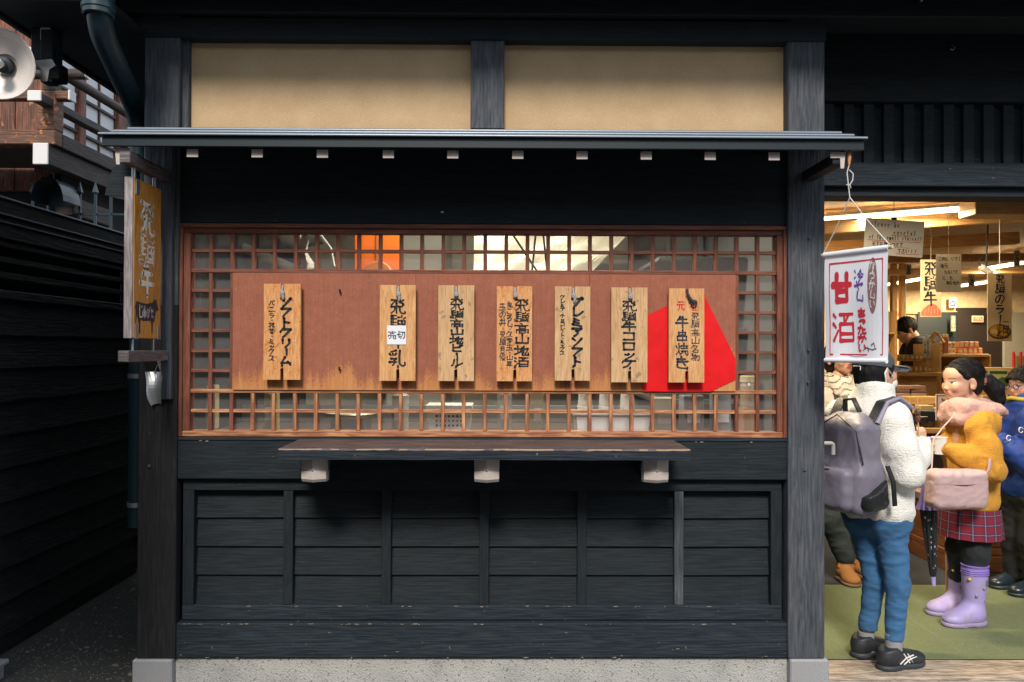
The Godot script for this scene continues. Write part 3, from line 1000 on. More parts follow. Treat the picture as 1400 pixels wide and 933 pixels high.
	# loose dark strip beside the outer brackets
	for e in [[430.0, 1.0], [898.0, -1.0]]:
		var x: float = P(e[0], 645, 0.26).x + e[1] * 0.056
		put(t, "metal_strip", tube([Vector3(x, 0.985, 0.25), Vector3(x + 0.006 * e[1], 0.95, 0.268), Vector3(x, 0.92, 0.262), Vector3(x + 0.004 * e[1], 0.9, 0.28)], 0.0025, 6), M("iron"))

func edge_wear(i: int) -> float:
	return 0.003 * sin(i * 0.9) + 0.002 * sin(i * 2.1 + 1.0)

# ------------------------------------------------------------------ menu plaques
func plaque(px0: float, px1: float, py0: float, py1: float, label: String, knot: int, columns: Array) -> Node3D:
	var front := 0.038
	var k := (DIST - front) / FOCAL
	var cx := P((px0 + px1) / 2.0, 0, front).x
	var top := P(0, py0, front).y
	var w := (px1 - px0) * k
	var h := (py1 - py0) * k
	var t := thing("menu_plaque", label, "menu plaque", Vector3(cx, top - h, front), 0.0, "wooden menu plaques on the lattice window")
	var hw := w / 2.0
	var s := rng.randf_range(-0.003, 0.003)
	var nt := 13.0 * k
	var nb := 15.0 * k
	# outline with a saw cut at top and foot
	var o := [Vector2(-hw, 0), Vector2(s - 0.007, 0), Vector2(s - 0.007, nb), Vector2(s + 0.006, nb + 0.004), Vector2(s + 0.007, 0), Vector2(hw, 0),
		Vector2(hw, h), Vector2(s + 0.008, h), Vector2(s + 0.006, h - nt), Vector2(s - 0.007, h - nt), Vector2(s - 0.007, h), Vector2(-hw, h)]
	var b := own(t, "board", plate(o, 0.022), M(["pine", "pine_orange", "pine_grey"][int(px0) % 3]))
	# light chamfer read as a second, slightly smaller face
	b.position = Vector3.ZERO
	var by_ink := {}
	for c in columns:
		var m: String = c[6] if c.size() > 6 else "ink"
		if not by_ink.has(m):
			by_ink[m] = begin()
		var st: SurfaceTool = by_ink[m]
		add_column(st, c[0], (c[1] - (px0 + px1) / 2.0) * k, (py1 - c[2]) * k, (py1 - c[3]) * k, c[4] * k, c[5] * k, c[7] if c.size() > 7 else 1.0)
	for m in by_ink:
		own(t, "lettering", by_ink[m].commit(), M(m))
	# the knotted cord it hangs by
	var st := begin()
	var c0 := Vector3(s, h - nt + 0.004, 0.004)
	if knot == 2:
		add_tube(st, [c0 + Vector3(0, 0.03, -0.01), c0 + Vector3(0.002, 0.01, 0.004), c0 + Vector3(0.012, -0.012, 0.008), c0 + Vector3(0.028, -0.024, 0.006)], [0.005, 0.006, 0.0075, 0.006], 8)
		for a in 7:
			add_tube(st, [c0 + Vector3(0.028 + 0.012 * cos(a), -0.026 + 0.012 * sin(a), 0.006), c0 + Vector3(0.028 + 0.012 * cos(a + 1.0), -0.026 + 0.012 * sin(a + 1.0), 0.007)], 0.003, 6)
	else:
		add_tube(st, [c0 + Vector3(0, 0.03, -0.01), c0 + Vector3(0, 0.01, 0.002), c0 + Vector3(0.001, 0, 0.004)], 0.005, 8)
		for a in 9:
			var q0 := c0 + Vector3(0.008 * cos(a * 2.1), -0.004 + 0.007 * sin(a * 1.3), 0.004 + 0.005 * sin(a * 2.7))
			var q1 := c0 + Vector3(0.008 * cos(a * 2.1 + 2.1), -0.004 + 0.007 * sin(a * 1.3 + 1.3), 0.004 + 0.005 * sin(a * 2.7 + 2.7))
			add_tube(st, [q0, (q0 + q1) / 2.0 + Vector3(0, 0, 0.004), q1], 0.0045, 7)
		if knot == 1:
			add_tube(st, [c0, c0 + Vector3(0.006, -0.018, 0.008), c0 + Vector3(0.004, -0.03, 0.004)], [0.006, 0.007, 0.005], 8)
	own(t, "cord_knot", st.commit(), M("dark_rope") if knot == 2 else M("rope"))
	own(t, "hook", tube([Vector3(s, nb + 0.012, -0.03), Vector3(s, nb + 0.012, 0.004), Vector3(s + 0.002, nb + 0.02, 0.006)], 0.004, 7), M("iron"))
	# a spacer on which it stands off the backing
	own(t, "standoff", box_mesh(Vector3(0.05, 0.3, 0.018), 0.001), M("black_gap"), Transform3D(Basis(), Vector3(0.0, h / 2.0, -0.0352)))
	return t

func plaques() -> void:
	plaque(361, 411, 389, 520, "leftmost wooden menu plaque, lettered for soft cream in black brush strokes", 1,
		[["ソフトクリーム", 391.5, 407, 501, 15.5, 3.3], ["バニラ・抹茶・ミックス", 372, 411, 495, 7.6, 1.35]])
	plaque(519, 568, 390, 521, "wooden menu plaque half covered by a small white paper note", 1,
		[["飛騨牛乳", 543, 407, 502, 21, 3.2]])
	plaque(599, 648, 390, 521, "wooden menu plaque with one bold column, right beside the plaque with the white note", 0,
		[["飛騨高山地ビール", 624, 407, 502, 17, 2.5, "ink", 1.5]])
	plaque(679, 727.5, 391, 521, "wooden menu plaque in the middle, lettered in three columns", 0,
		[["飛騨高山地酒", 713, 407, 502, 18, 2.7, "ink", 1.25], ["鬼ころし・久寿玉・山車", 696.5, 412, 502, 8, 1.3, "soft_ink"], ["玉の井・飛騨自慢", 687, 414, 494, 8, 1.3, "soft_ink"]])
	plaque(758.5, 807, 391, 520, "wooden menu plaque with a small circle atop its bold column, third from the right", 1,
		[["プレミアソフト", 789, 406, 501, 16, 3.2], ["クレミア・チョコレート・ミックス", 769, 403, 485, 6.2, 1.15]])
	plaque(836, 885.5, 392, 522, "wooden menu plaque just left of the red sheet, with one column of black characters", 0,
		[["飛騨牛コロッケ", 860, 409, 503, 18, 2.6, "ink", 1.2]])
	var last := plaque(915, 963.5, 393, 522, "rightmost wooden menu plaque on the red sheet, with two red characters on top", 2,
		[["元", 931, 411, 424, 9.5, 1.7, "red_ink"], ["祖", 948, 411, 424, 9.5, 1.7, "red_ink"], ["飛騨高山名物", 951, 425, 493, 10.5, 1.35, "soft_ink"], ["牛串焼き", 933, 431, 504, 16, 2.6, "soft_ink"]])
	# paper note on the second plaque
	var k := (DIST - 0.041) / FOCAL
	var c := P(542.2, 458.5, 0.041)
	var n := thing("paper_note", "small white paper note with two grey characters stuck on a menu plaque", "note", c)
	var st := begin()
	add_box(st, Vector3(0, 0, -0.0006), Vector3(26 * k, 26 * k, 0.0012), 0.0003)
	own(n, "sheet", st.commit(), M("paper"))
	st = begin()
	add_glyph(st, "売", -6.1 * k, 5.2 * k, 10 * k, 10 * k, 1.25 * k, 0.0)
	add_glyph(st, "切", 6.0 * k, 5.2 * k, 10 * k, 10 * k, 1.25 * k, 0.0)
	own(n, "lettering", st.commit(), flat("note_ink", Color(0.06, 0.06, 0.09), 0.8))
	# red sheet behind the last plaque
	var pts := []
	for q in [[862, 441], [955, 397], [962, 398], [1007, 489], [1007, 518], [973, 534.5], [880, 534.5]]:
		pts.append(Vector2(fx(q[0]) - fx(940), fy(q[1]) - fy(534)))
	st = begin()
	add_plate(st, PackedVector2Array(pts), 0.0022)
	var r := put(self, "red_sheet", st.commit(), M("red_sheet"), Vector3(fx(940), fy(534), -0.003))
	tag(r, "bright red angular plastic sheet fixed behind the rightmost menu plaque", "sheet")

# ------------------------------------------------------------------ the hanging sign and what is on the left post
func hanging_sign() -> void:
	var xs := -1.447
	var z0 := 0.347
	var z1 := 0.10
	var y0 := 1.4525
	var y1 := 2.067
	var t := thing("hanging_sign", "narrow orange wooden sign with cream characters and a cow, hung beside the left post", "sign", Vector3(xs - 0.017, y0, (z0 + z1) / 2.0))
	bx(t, "board", M("sign_wood"), xs - 0.03, xs, y0, y1, z1, z0 - 0.004, 0.003)
	bx(t, "edge_strip", M("sign_edge"), xs - 0.034, xs - 0.002, y0 - 0.001, y1 + 0.001, z0 - 0.0035, z0 + 0.004, 0.002)
	# face lettering; local x runs from the street edge to the wall
	var face := Basis(Vector3(0, 0, -1), Vector3(0, 1, 0), Vector3(1, 0, 0))
	var st := begin()
	var wd := z0 - z1
	var ht := y1 - y0
	add_glyph(st, "飛", wd * 0.46, ht * (1 - 0.117), wd * 0.5, ht * 0.205, 0.021)
	add_glyph(st, "騨", wd * 0.46, ht * (1 - 0.345), wd * 0.5, ht * 0.18, 0.0155)
	add_glyph(st, "牛", wd * 0.46, ht * (1 - 0.544), wd * 0.46, ht * 0.185, 0.02)
	put(t, "lettering", st.commit(), M("sign_cream"), Vector3(xs, y0, z0), face)
	# the cow
	st = begin()
	var cow := [[0.07, 0.2], [0.13, 0.235], [0.25, 0.228], [0.45, 0.222], [0.62, 0.232], [0.7, 0.238], [0.74, 0.262], [0.78, 0.25], [0.83, 0.262], [0.845, 0.235], [0.9, 0.2], [0.895, 0.185], [0.82, 0.185], [0.8, 0.165], [0.77, 0.12], [0.7, 0.1], [0.69, 0.03], [0.655, 0.028], [0.64, 0.1], [0.6, 0.115], [0.35, 0.11], [0.27, 0.12], [0.25, 0.09], [0.26, 0.03], [0.2, 0.03], [0.2, 0.085], [0.16, 0.12], [0.13, 0.15], [0.115, 0.1], [0.095, 0.06], [0.085, 0.1], [0.095, 0.17]]
	var pts := PackedVector2Array()
	for q in cow:
		pts.append(Vector2(wd * q[0], ht * q[1]))
	add_plate(st, pts, 0.0, 0.0005)
	put(t, "cow_print", st.commit(), M("cow_brown"), Vector3(xs, y0, z0), face)
	st = begin()
	var cc := ["じ", "ゅ", "げ", "む"]
	for i in 4:
		add_glyph(st, cc[i], wd * (0.25 + 0.14 * i), ht * (0.212 - 0.006 * i), wd * 0.13, ht * (0.085 - 0.01 * i), 0.0055 - 0.0006 * i)
	put(t, "cow_lettering", st.commit(), M("white_paint"), Vector3(xs + 0.001, y0, z0), face)
	for q in [[z0 - 0.03, y1 - 0.03], [z0 - 0.03, y0 + 0.03], [z1 + 0.02, y0 + 0.03]]:
		bx(t, "bracket", M("galvanised"), xs, xs + 0.003, q[1] - 0.032, q[1] + 0.026, q[0] - 0.016, q[0] + 0.016, 0.001)
	# the two arms that carry it, on a board screwed to the post
	var h := thing("sign_arms", "two weathered square timber arms on a dark board, holding the orange hanging sign", "bracket", Vector3(-1.45, 1.2, 0.02))
	bx(h, "mounting_board", M("post_upright"), -1.465, -1.425, 1.2, 2.27, 0.02, 0.05, 0.003)
	bx(h, "arm", M("grey_beam"), -1.476, -1.436, 1.362, 1.405, 0.05, 0.404, 0.003)
	bx(h, "arm", M("grey_beam"), -1.476, -1.436, 2.108, 2.15, 0.05, 0.404, 0.003)
	for z in [0.32, 0.14]:
		put(h, "rod", tube([Vector3(-1.46, y1 + 0.0015, z), Vector3(-1.46, 2.1085, z)], 0.008, 8), M("galvanised"))
		put(h, "rod", tube([Vector3(-1.46, 1.4045, z), Vector3(-1.46, y0 - 0.0015, z)], 0.005, 8), M("galvanised"))
	var st2 := begin()
	add_plate(st2, PackedVector2Array([Vector2(0, 0), Vector2(0.035, 0), Vector2(0.035, -0.09), Vector2(0.028, -0.09)]), 0.012)
	put(h, "gusset", st2.commit(), M("grey_beam"), Vector3(-1.49, 1.36, 0.034))
	# a curled strip of sheet metal left hanging on the post
	var m := thing("metal_curl", "curled grey strip of sheet metal hanging below the lower sign arm", "metal strip", Vector3(-1.5, 1.17, 0.03))
	var st3 := begin()
	for i in 10:
		for j in 8:
			var q := []
			for e in [[i, j], [i + 1, j], [i + 1, j + 1], [i, j + 1]]:
				var v: float = e[0] / 10.0
				var a: float = -1.1 + 2.2 * e[1] / 8.0 + 0.25 * sin(v * 5.0)
				var r := 0.042 * (1.0 - 0.45 * v * v)
				q.append(Vector3(-1.497 + 0.012 * v + r * sin(a), 1.315 - 0.145 * v + 0.012 * cos(a) * v, 0.028 + r * 0.8 * (1.0 - cos(a)) + 0.02 * sin(v * 3.0)))
			quad(st3, q[0], q[1], q[2], q[3])
	put(m, "curl", st3.commit(), M("galvanised"))
	put(m, "wire", tube([Vector3(-1.497, 1.31, 0.04), Vector3(-1.49, 1.34, 0.03), Vector3(-1.48, 1.35, 0.02)], 0.003, 6), M("iron"))
	put(m, "dark_flap", plate([Vector2(-0.05, 0.0), Vector2(0.022, 0.02), Vector2(0.03, -0.035), Vector2(0.0, -0.075), Vector2(-0.03, -0.06)], 0.004), M("black_gap"), Vector3(-1.5, 1.355, 0.026))
	# old curved board at the left end of the awning
	var pts2 := [Vector2(0, 0)]
	for k in 9:
		var a := PI + (PI / 2.0 - 0.25) * -k / 8.0
		pts2.append(Vector2(cos(a) * 0.17 + 0.05, sin(a) * 0.0 + 0.0) + Vector2(0, -0.18 * (1.0 - k / 8.0)))
	var cb := put(self, "curved_board", plate([Vector2(0.07, 0.06), Vector2(0.01, 0.05), Vector2(-0.03, -0.0), Vector2(-0.052, -0.06), Vector2(-0.06, -0.105), Vector2(0.0, -0.12), Vector2(0.07, -0.135)], 0.02), M("black_across"), Vector3(-1.57, 2.13, 0.2))
	tag(cb, "dark quarter-round board under the left end of the awning", "board")

func downspout() -> void:
	var t := thing("downspout", "dark teal drainpipe bending from the eave down behind the left post", "drainpipe", Vector3(-1.668, 0.62, -0.18))
	var a := P(133, -8, 0.42)
	var b := P(133, 38, 0.42)
	var c := Vector3(-1.668, 2.45, -0.18)
	var path := rounded([a, b, c, c + Vector3(0, -0.5, 0)], 0.11, 6)
	put(t, "elbow", tube(path, 0.045, 18), M("pipe_paint"))
	put(t, "pipe", tube([c + Vector3(0, -0.499, 0), Vector3(-1.668, 0.62, -0.18)], 0.036, 18), M("pipe_paint"))
	put(t, "funnel", lathe([Vector2(0.05, -0.02), Vector2(0.056, -0.016), Vector2(0.056, 0.0), Vector2(0.06, 0.004), Vector2(0.06, 0.02), Vector2(0.054, 0.024), Vector2(0.058, 0.06), Vector2(0.085, 0.14), Vector2(0.085, 0.2)], 20), M("pipe_paint"), P(133, 17, 0.42))
	put(t, "seam", tube([a + Vector3(-0.03, 0, 0.037), b + Vector3(-0.03, 0.08, 0.037)], 0.003, 6), M("pipe_paint"))
	for y in [1.29, 0.72]:
		put(t, "clamp", lathe([Vector2(0.046, -0.01), Vector2(0.05, -0.01), Vector2(0.05, 0.01), Vector2(0.046, 0.01)], 18), M("galvanised"), Vector3(-1.668, y, -0.18), Basis().scaled(Vector3(0.81, 1, 0.81)))

func amazake_banner() -> void:
	var right := Vector3(1.387, 1.80, 0.47)
	var left := Vector3(1.247, 1.80, 0.21)
	var mid := (left + right) / 2.0
	var ax := (right - left).normalized()
	var t := thing("hanging_banner", "white cloth banner with big red characters hanging by cords from the awning corner", "banner", Vector3(mid.x, 1.374, mid.z))
	var basis := Basis(ax, Vector3.UP, ax.cross(Vector3.UP))
	var w := left.distance_to(right) - 0.012
	var h := 0.424
	# cloth, gently waved, with thickness
	var wave := func(u: float, v: float) -> float: return 0.006 * sin(u * 9.0 + 0.6) * v + 0.004 * sin(v * 6.0)
	var cell := func(u: float, v: float, off: float) -> Vector3: return mid + basis * Vector3((u - 0.5) * w * (1.0 - 0.03 * v), -v * h, wave.call(u, v) + off)
	var st := begin()
	for i in 14:
		for j in 18:
			var u0 := i / 14.0
			var u1 := (i + 1) / 14.0
			var v0 := j / 18.0
			var v1 := (j + 1) / 18.0
			quad(st, cell.call(u0, v1, 0.0), cell.call(u1, v1, 0.0), cell.call(u1, v0, 0.0), cell.call(u0, v0, 0.0))
			quad(st, cell.call(u0, v0, -0.0012), cell.call(u1, v0, -0.0012), cell.call(u1, v1, -0.0012), cell.call(u0, v1, -0.0012))
	var cloth := put(t, "cloth", st.commit(), flat("banner_cloth", Color(0.74, 0.75, 0.79), 0.85))
	# print: drawn flat, then laid on the waves
	var jobs := {"red_ink": begin(), "purple_ink": begin(), "oval_brown": begin(), "white_paint": begin(), "banner_red": begin()}
	flat("oval_brown", Color(0.26, 0.13, 0.13), 0.8)
	flat("banner_red", Color(0.55, 0.02, 0.04), 0.8)
	var rd: SurfaceTool = jobs["banner_red"]
	add_glyph(rd, "甘", 0.29, 1.0 - 0.215, 0.28, 0.26, 0.058)
	add_glyph(rd, "酒", 0.30, 1.0 - 0.545, 0.30, 0.27, 0.042)
	for e in [[0.09, 0.1, 0.93, 0.1], [0.09, 0.1, 0.09, 0.945], [0.93, 0.1, 0.93, 0.945], [0.09, 0.945, 0.93, 0.945]]:
		add_stroke(rd, [Vector2(e[0], 1 - e[1]), Vector2(e[2], 1 - e[3])], 0.012)
	add_column(rd, "あったかい", 0.60, 1 - 0.53, 1 - 0.93, 0.14, 0.022)
	add_column(jobs["purple_ink"], "冷やし", 0.57, 1 - 0.17, 1 - 0.47, 0.14, 0.018)
	var ov: SurfaceTool = jobs["oval_brown"]
	for k in 28:
		var a := TAU * k / 28.0
		var b := TAU * (k + 1) / 28.0
		flat_tri(ov, Vector2(0.78, 0.67), Vector2(0.78 + 0.075 * cos(a), 0.67 + 0.25 * sin(a)), Vector2(0.78 + 0.075 * cos(b), 0.67 + 0.25 * sin(b)), 0.0)
	add_column(jobs["white_paint"], "なつかしい", 0.78, 0.89, 0.46, 0.085, 0.012)
	# the scribbled bull by the foot
	var dk := begin()
	flat("sepia", Color(0.12, 0.07, 0.05), 0.8)
	for e in [[0.66, 0.12, 0.78, 0.1], [0.66, 0.12, 0.62, 0.09], [0.7, 0.12, 0.72, 0.085], [0.76, 0.14, 0.8, 0.16], [0.8, 0.16, 0.82, 0.12], [0.78, 0.1, 0.84, 0.11]]:
		add_stroke(dk, [Vector2(e[0], e[1]), Vector2(e[2], e[3])], 0.01)
	jobs["sepia"] = dk
	var lift := {"red_ink": 0.0012, "purple_ink": 0.0012, "oval_brown": 0.0009, "white_paint": 0.0016, "banner_red": 0.0012, "sepia": 0.0013}
	for k in jobs:
		var arr: Array = jobs[k].commit_to_arrays()
		if arr[Mesh.ARRAY_VERTEX] == null or arr[Mesh.ARRAY_VERTEX].size() == 0:
			continue
		var vs: PackedVector3Array = arr[Mesh.ARRAY_VERTEX]
		var out := begin()
		for i in range(0, vs.size(), 3):
			var q := []
			for j in 3:
				var v := vs[i + j]
				q.append(cell.call(v.x, 1.0 - v.y, lift[k] + v.z * 0.3))
			tri(out, q[0], q[2], q[1])
		put(cloth, "print", out.commit(), M(k))
	put(t, "top_hem", tube([left + ax * 0.004 + Vector3(0, -0.004, 0), right - ax * 0.004 + Vector3(0, -0.004, 0)], 0.011, 10), flat("banner_cloth", Color(0.74, 0.75, 0.79), 0.85))
	put(t, "dowel", tube([left - ax * 0.008 + Vector3(0, -0.003, 0), right + ax * 0.012 + Vector3(0, -0.003, 0)], 0.007, 8), flat("dowel", Color(0.55, 0.42, 0.28), 0.7))
	put(t, "foot_hem", tube([mid - ax * (w * 0.485) + Vector3(0, -h, 0) + basis.z * 0.003, mid + ax * (w * 0.485) + Vector3(0, -h, 0) + basis.z * 0.003], 0.009, 10), flat("banner_cloth", Color(0.74, 0.75, 0.79), 0.85))
	var hook := P(1163, 222, 0.34)
	var fork := P(1164, 267, 0.34)
	put(t, "cord", tube([fork, (fork + left) / 2.0 + Vector3(0, -0.004, 0), left + Vector3(0, 0.006, 0)], 0.0022, 6), M("cord"))
	put(t, "cord", tube([fork, (fork + right) / 2.0 + Vector3(0, -0.004, 0), right + Vector3(0, 0.006, 0)], 0.0022, 6), M("cord"))
	var lp := begin()
	add_tube(lp, [hook, hook + Vector3(-0.008, -0.03, 0), hook + Vector3(-0.004, -0.07, 0), fork], 0.0022, 6)
	add_tube(lp, [hook + Vector3(0, -0.02, 0.002), hook + Vector3(0.014, -0.035, 0.004), hook + Vector3(0.012, -0.06, 0.004), hook + Vector3(0, -0.08, 0.002)], 0.0022, 6)
	add_tube(lp, [fork + Vector3(-0.014, 0.05, 0), fork + Vector3(0.0, 0.044, 0.004), fork + Vector3(0.004, 0.036, 0)], 0.002, 6)
	put(t, "knot", lp.commit(), M("cord"))
	put(t, "hook", tube([hook + Vector3(0, 0.06, 0), hook + Vector3(0.001, 0.03, 0), hook], [0.005, 0.008, 0.004], 8), flat("brass", Color(0.5, 0.22, 0.08), 0.45))
# ------------------------------------------------------------------ the alley and the house on the left
func alley() -> void:
	var t := thing("clapboard_wall", "dark lapped-board wall receding along the alley on the left", "wall", Vector3(-2.4, 0, -0.9))
	var z0 := -1.75
	var z1 := 2.2
	var hz := (z1 - z0) / 2.0
	for i in 10:
		var y0 := 0.06 + i * 0.157
		var st := begin()
		var j := rng.randf_range(-0.004, 0.004)
		hexa(st, [Vector3(-0.02, 0, -hz), Vector3(0.024, j, -hz), Vector3(-0.02, 0.17, -hz), Vector3(-0.002, 0.17, -hz),
			Vector3(-0.02, 0, hz), Vector3(0.024, -j, hz), Vector3(-0.02, 0.17, hz), Vector3(-0.002, 0.17, hz)])
		put(t, "board", st.commit(), M("clapboard"), Vector3(-2.4, y0, (z0 + z1) / 2.0))
	bx(t, "skirting", M("clapboard"), -2.42, -2.385, -0.03, 0.058, z0, z1, 0.003)
	bx(t, "ledge", M("clapboard"), -2.44, -2.36, 1.64, 1.682, z0, z1, 0.004)
	bx(t, "slot_back", M("black_gap"), -2.56, -2.5, 1.6, 2.02, z0, z1, 0.001)
	for y in [1.745, 1.82, 1.895]:
		bx(t, "slot_rail", M("clapboard"), -2.46, -2.42, y, y + 0.03, z0, z1, 0.003)
	bx(t, "upper_board", M("clapboard"), -2.45, -2.395, 1.93, 2.0, z0, z1, 0.003)
	bx(t, "flashing", M("sheet_metal"), -2.46, -2.375, 2.0, 2.006, z0, z1, 0.001)
	bx(t, "cap_board", M("clapboard"), -2.46, -2.39, 2.006, 2.034, z0, z1, 0.003)
	bx(t, "flashing", M("sheet_metal"), -2.46, -2.365, 2.034, 2.04, z0, z1, 0.001)
	bx(t, "cap_board", M("house_dark"), -2.46, -2.38, 2.04, 2.108, z0, z1, 0.004)
	bx(t, "flashing", M("sheet_metal"), -2.5, -2.36, 2.108, 2.116, z0, z1, 0.001)
	# added unseen roof on posts at the alley mouth, keeping daylight off its floor
	bx(t, "added_shade_roof", M("house_dark"), -2.65, -1.62, 2.47, 2.52, 0.95, 2.9, 0.006)
	bx(t, "added_roof_rafter", M("house_dark"), -2.6, -1.66, 2.4, 2.469, 1.0, 1.07, 0.004)
	bx(t, "added_roof_rafter", M("house_dark"), -2.6, -1.66, 2.4, 2.469, 2.75, 2.82, 0.004)
	bx(t, "added_roof_post", M("clapboard"), -2.56, -2.47, -0.03, 2.399, 1.0, 1.07, 0.004)
	bx(t, "added_roof_post", M("clapboard"), -2.56, -2.47, -0.03, 2.399, 2.75, 2.82, 0.004)
	bx(t, "end_post", M("clapboard"), -2.5, -2.38, 0.0, 2.1, z0 - 0.12, z0, 0.004)
	# board wall put across the alley, where only darkness shows
	var e := thing("alley_end_wall", "black board wall closing the dark far end of the alley", "end_wall", Vector3(-1.98, 0, -2.4))
	for k in 7:
		bx(e, "plank", M("black_upright"), -2.5 + k * 0.14, -2.365 + k * 0.14, 0.0, 2.2, -2.42, -2.4, 0.003)
	bx(e, "rail", M("black_across"), -2.5, -1.53, 1.6, 1.68, -2.4, -2.37, 0.003)
	# grey slab on a foot at the corner of the frame
	var s := thing("stone_step", "small grey stone slab on a short foot at the foot of the clapboard wall", "step", Vector3(-2.17, 0, -0.05))
	bx(s, "slab", M("granite"), -2.36, -2.2, 0.03, 0.05, -0.14, 0.06, 0.004)
	bx(s, "foot", M("granite"), -2.25, -2.21, -0.026, 0.03, -0.12, 0.04, 0.004)
	bx(s, "foot", M("granite"), -2.35, -2.31, -0.026, 0.03, -0.12, 0.04, 0.004)

func timber_house() -> void:
	var t := thing("timber_house", "old brown timber house with a railed balcony and paper windows, top left", "building", Vector3(-4.2, 0, -2.5))
	# front wall of upright boards, side wall, lower storey
	for k in 16:
		bx(t, "wall_board", M("house_boards"), -3.42 - (k + 1) * 0.16, -3.424 - k * 0.16, 2.55, 5.2, -2.46, -2.4 + rng.randf_range(-0.006, 0.006), 0.004)
	bx(t, "side_wall", M("house_dark"), -3.5, -3.42, 2.6, 5.2, -7.0, -2.47, 0.003)
	bx(t, "corner_post", M("house_boards"), -3.419, -3.36, 2.6, 5.2, -2.46, -2.36, 0.004)
	bx(t, "lower_wall", M("black_across"), -6.0, -3.3, 0, 2.69, -7.0, -2.5, 0.003)
	bx(t, "far_wall", M("black_across"), -3.29, -2.5, 0, 2.5, -4.6, -4.5, 0.003)
	bx(t, "roof", M("house_dark"), -6.2, -2.95, 5.2, 5.35, -7.2, -1.6, 0.01)
	# window in the side wall: two sashes of paper panes
	var w := Node3D.new()
	w.name = "paper_window"
	t.add_child(w)
	bx(w, "frame_post", M("house_boards"), -3.42, -3.365, 2.5, 4.3, -2.6, -2.54, 0.003)
	bx(w, "frame_post", M("house_boards"), -3.42, -3.36, 2.5, 4.3, -2.96, -2.88, 0.003)
	bx(w, "frame_post", M("house_boards"), -3.42, -3.36, 2.5, 4.3, -3.62, -3.5, 0.003)
	bx(w, "frame_rail", M("house_boards"), -3.42, -3.37, 3.96, 4.04, -3.5, -2.54, 0.003)
	for sash in [[-2.878, -2.602, 1], [-3.498, -2.962, 2]]:
		var n: int = sash[2]
		var wd: float = (sash[1] - sash[0]) / n
		for c in n:
			for r in 5:
				var za: float = sash[0] + wd * c
				bx(w, "pane", M("shoji"), -3.412, -3.404, 2.55 + r * 0.28, 2.82 + r * 0.28, za + 0.008, za + wd - 0.008, 0.001)
		for c in n + 1:
			var zc: float = sash[0] + wd * c
			bx(w, "muntin", M("house_boards"), -3.412, -3.388, 2.5, 3.96, zc - 0.009, zc + 0.009, 0.002)
		for r in 6:
			bx(w, "muntin", M("house_dark"), -3.411, -3.378, 2.532 + r * 0.28, 2.554 + r * 0.28, sash[0] + 0.01, sash[1] - 0.01, 0.002)
	# balcony
	var b := Node3D.new()
	b.name = "balcony"
	t.add_child(b)
	bx(b, "edge_beam", M("lit_house_rail"), -6.0, -2.873, 2.694, 2.787, -1.74, -1.65, 0.006)
	bx(b, "edge_beam", M("house_dark"), -2.96, -2.872, 2.692, 2.785, -6.0, -1.741, 0.006)
	bx(b, "floor", M("house_dark"), -6.0, -2.965, 2.7, 2.74, -2.36, -1.742, 0.002)
	bx(b, "floor", M("house_dark"), -3.35, -2.965, 2.7, 2.74, -6.0, -2.362, 0.002)
	bx(b, "joist", M("house_dark"), -2.985, -2.9, 2.565, 2.691, -2.5, -1.63, 0.004)
	bx(b, "joist_cap", M("white_paint"), -2.99, -2.895, 2.56, 2.695, -1.629, -1.615, 0.004)
	bx(b, "corner_post", M("lit_house_rail"), -2.99, -2.876, 2.788, 3.02, -1.76, -1.655, 0.005)
	bx(b, "handrail", M("lit_house_rail"), -6.0, -2.8, 2.985, 3.04, -1.735, -1.665, 0.006)
	bx(b, "handrail", M("house_dark"), -2.955, -2.885, 2.93, 2.983, -6.0, -1.52, 0.006)
	bx(b, "rail_cap", M("white_paint"), -2.962, -2.878, 2.925, 2.99, -1.519, -1.505, 0.004)
	bx(b, "rail_cap", M("white_paint"), -2.799, -2.786, 2.98, 3.045, -1.74, -1.66, 0.004)
	put(b, "log_rail", tube([Vector3(-6.0, 3.155, -1.7), Vector3(-2.7, 3.155, -1.7)], 0.034, 12), M("house_dark"))
	put(b, "log_cap", tube([Vector3(-2.699, 3.155, -1.7), Vector3(-2.685, 3.155, -1.7)], 0.035, 12), M("white_paint"))
	put(b, "log_rail", tube([Vector3(-2.92, 3.2, -1.45), Vector3(-2.92, 3.2, -6.0)], 0.033, 12), M("house_dark"))
	put(b, "log_cap", tube([Vector3(-2.92, 3.2, -1.449), Vector3(-2.92, 3.2, -1.435)], 0.034, 12), M("white_paint"))
	bx(b, "baluster", M("house_dark"), -2.96, -2.88, 3.041, 3.16, -1.735, -1.665, 0.004)
	for k in 5:
		bx(b, "baluster", M("house_dark"), -2.95, -2.89, 2.786, 2.929, -3.0 - k * 0.9, -2.94 - k * 0.9, 0.004)
	# spiked iron railing below the balcony
	var f := thing("iron_railing", "row of dark iron spikes joined by a thin bar, behind the clapboard wall", "railing", Vector3(-2.8, 2.1, -2.0))
	for px in [46.0, 67.0, 88.5, 110.0, 131.0, 152.0, 173.0]:
		var st := begin()
		add_bar(st, Vector3(0, 0, 0), Vector3(0, 0.37, 0), 0.016, 0.016, 0.002)
		var tip := Vector3(0, 0.455, 0)
		for k in 4:
			var a := PI / 4.0 + PI / 2.0 * k
			var c := PI / 4.0 + PI / 2.0 * (k + 1)
			tri(st, Vector3(cos(a), 0, -sin(a)) * 0.022 + Vector3(0, 0.38, 0), Vector3(cos(c), 0, -sin(c)) * 0.022 + Vector3(0, 0.38, 0), tip)
			tri(st, Vector3(cos(c), 0, -sin(c)) * 0.022 + Vector3(0, 0.38, 0), Vector3(cos(a), 0, -sin(a)) * 0.022 + Vector3(0, 0.38, 0), Vector3(0, 0.35, 0))
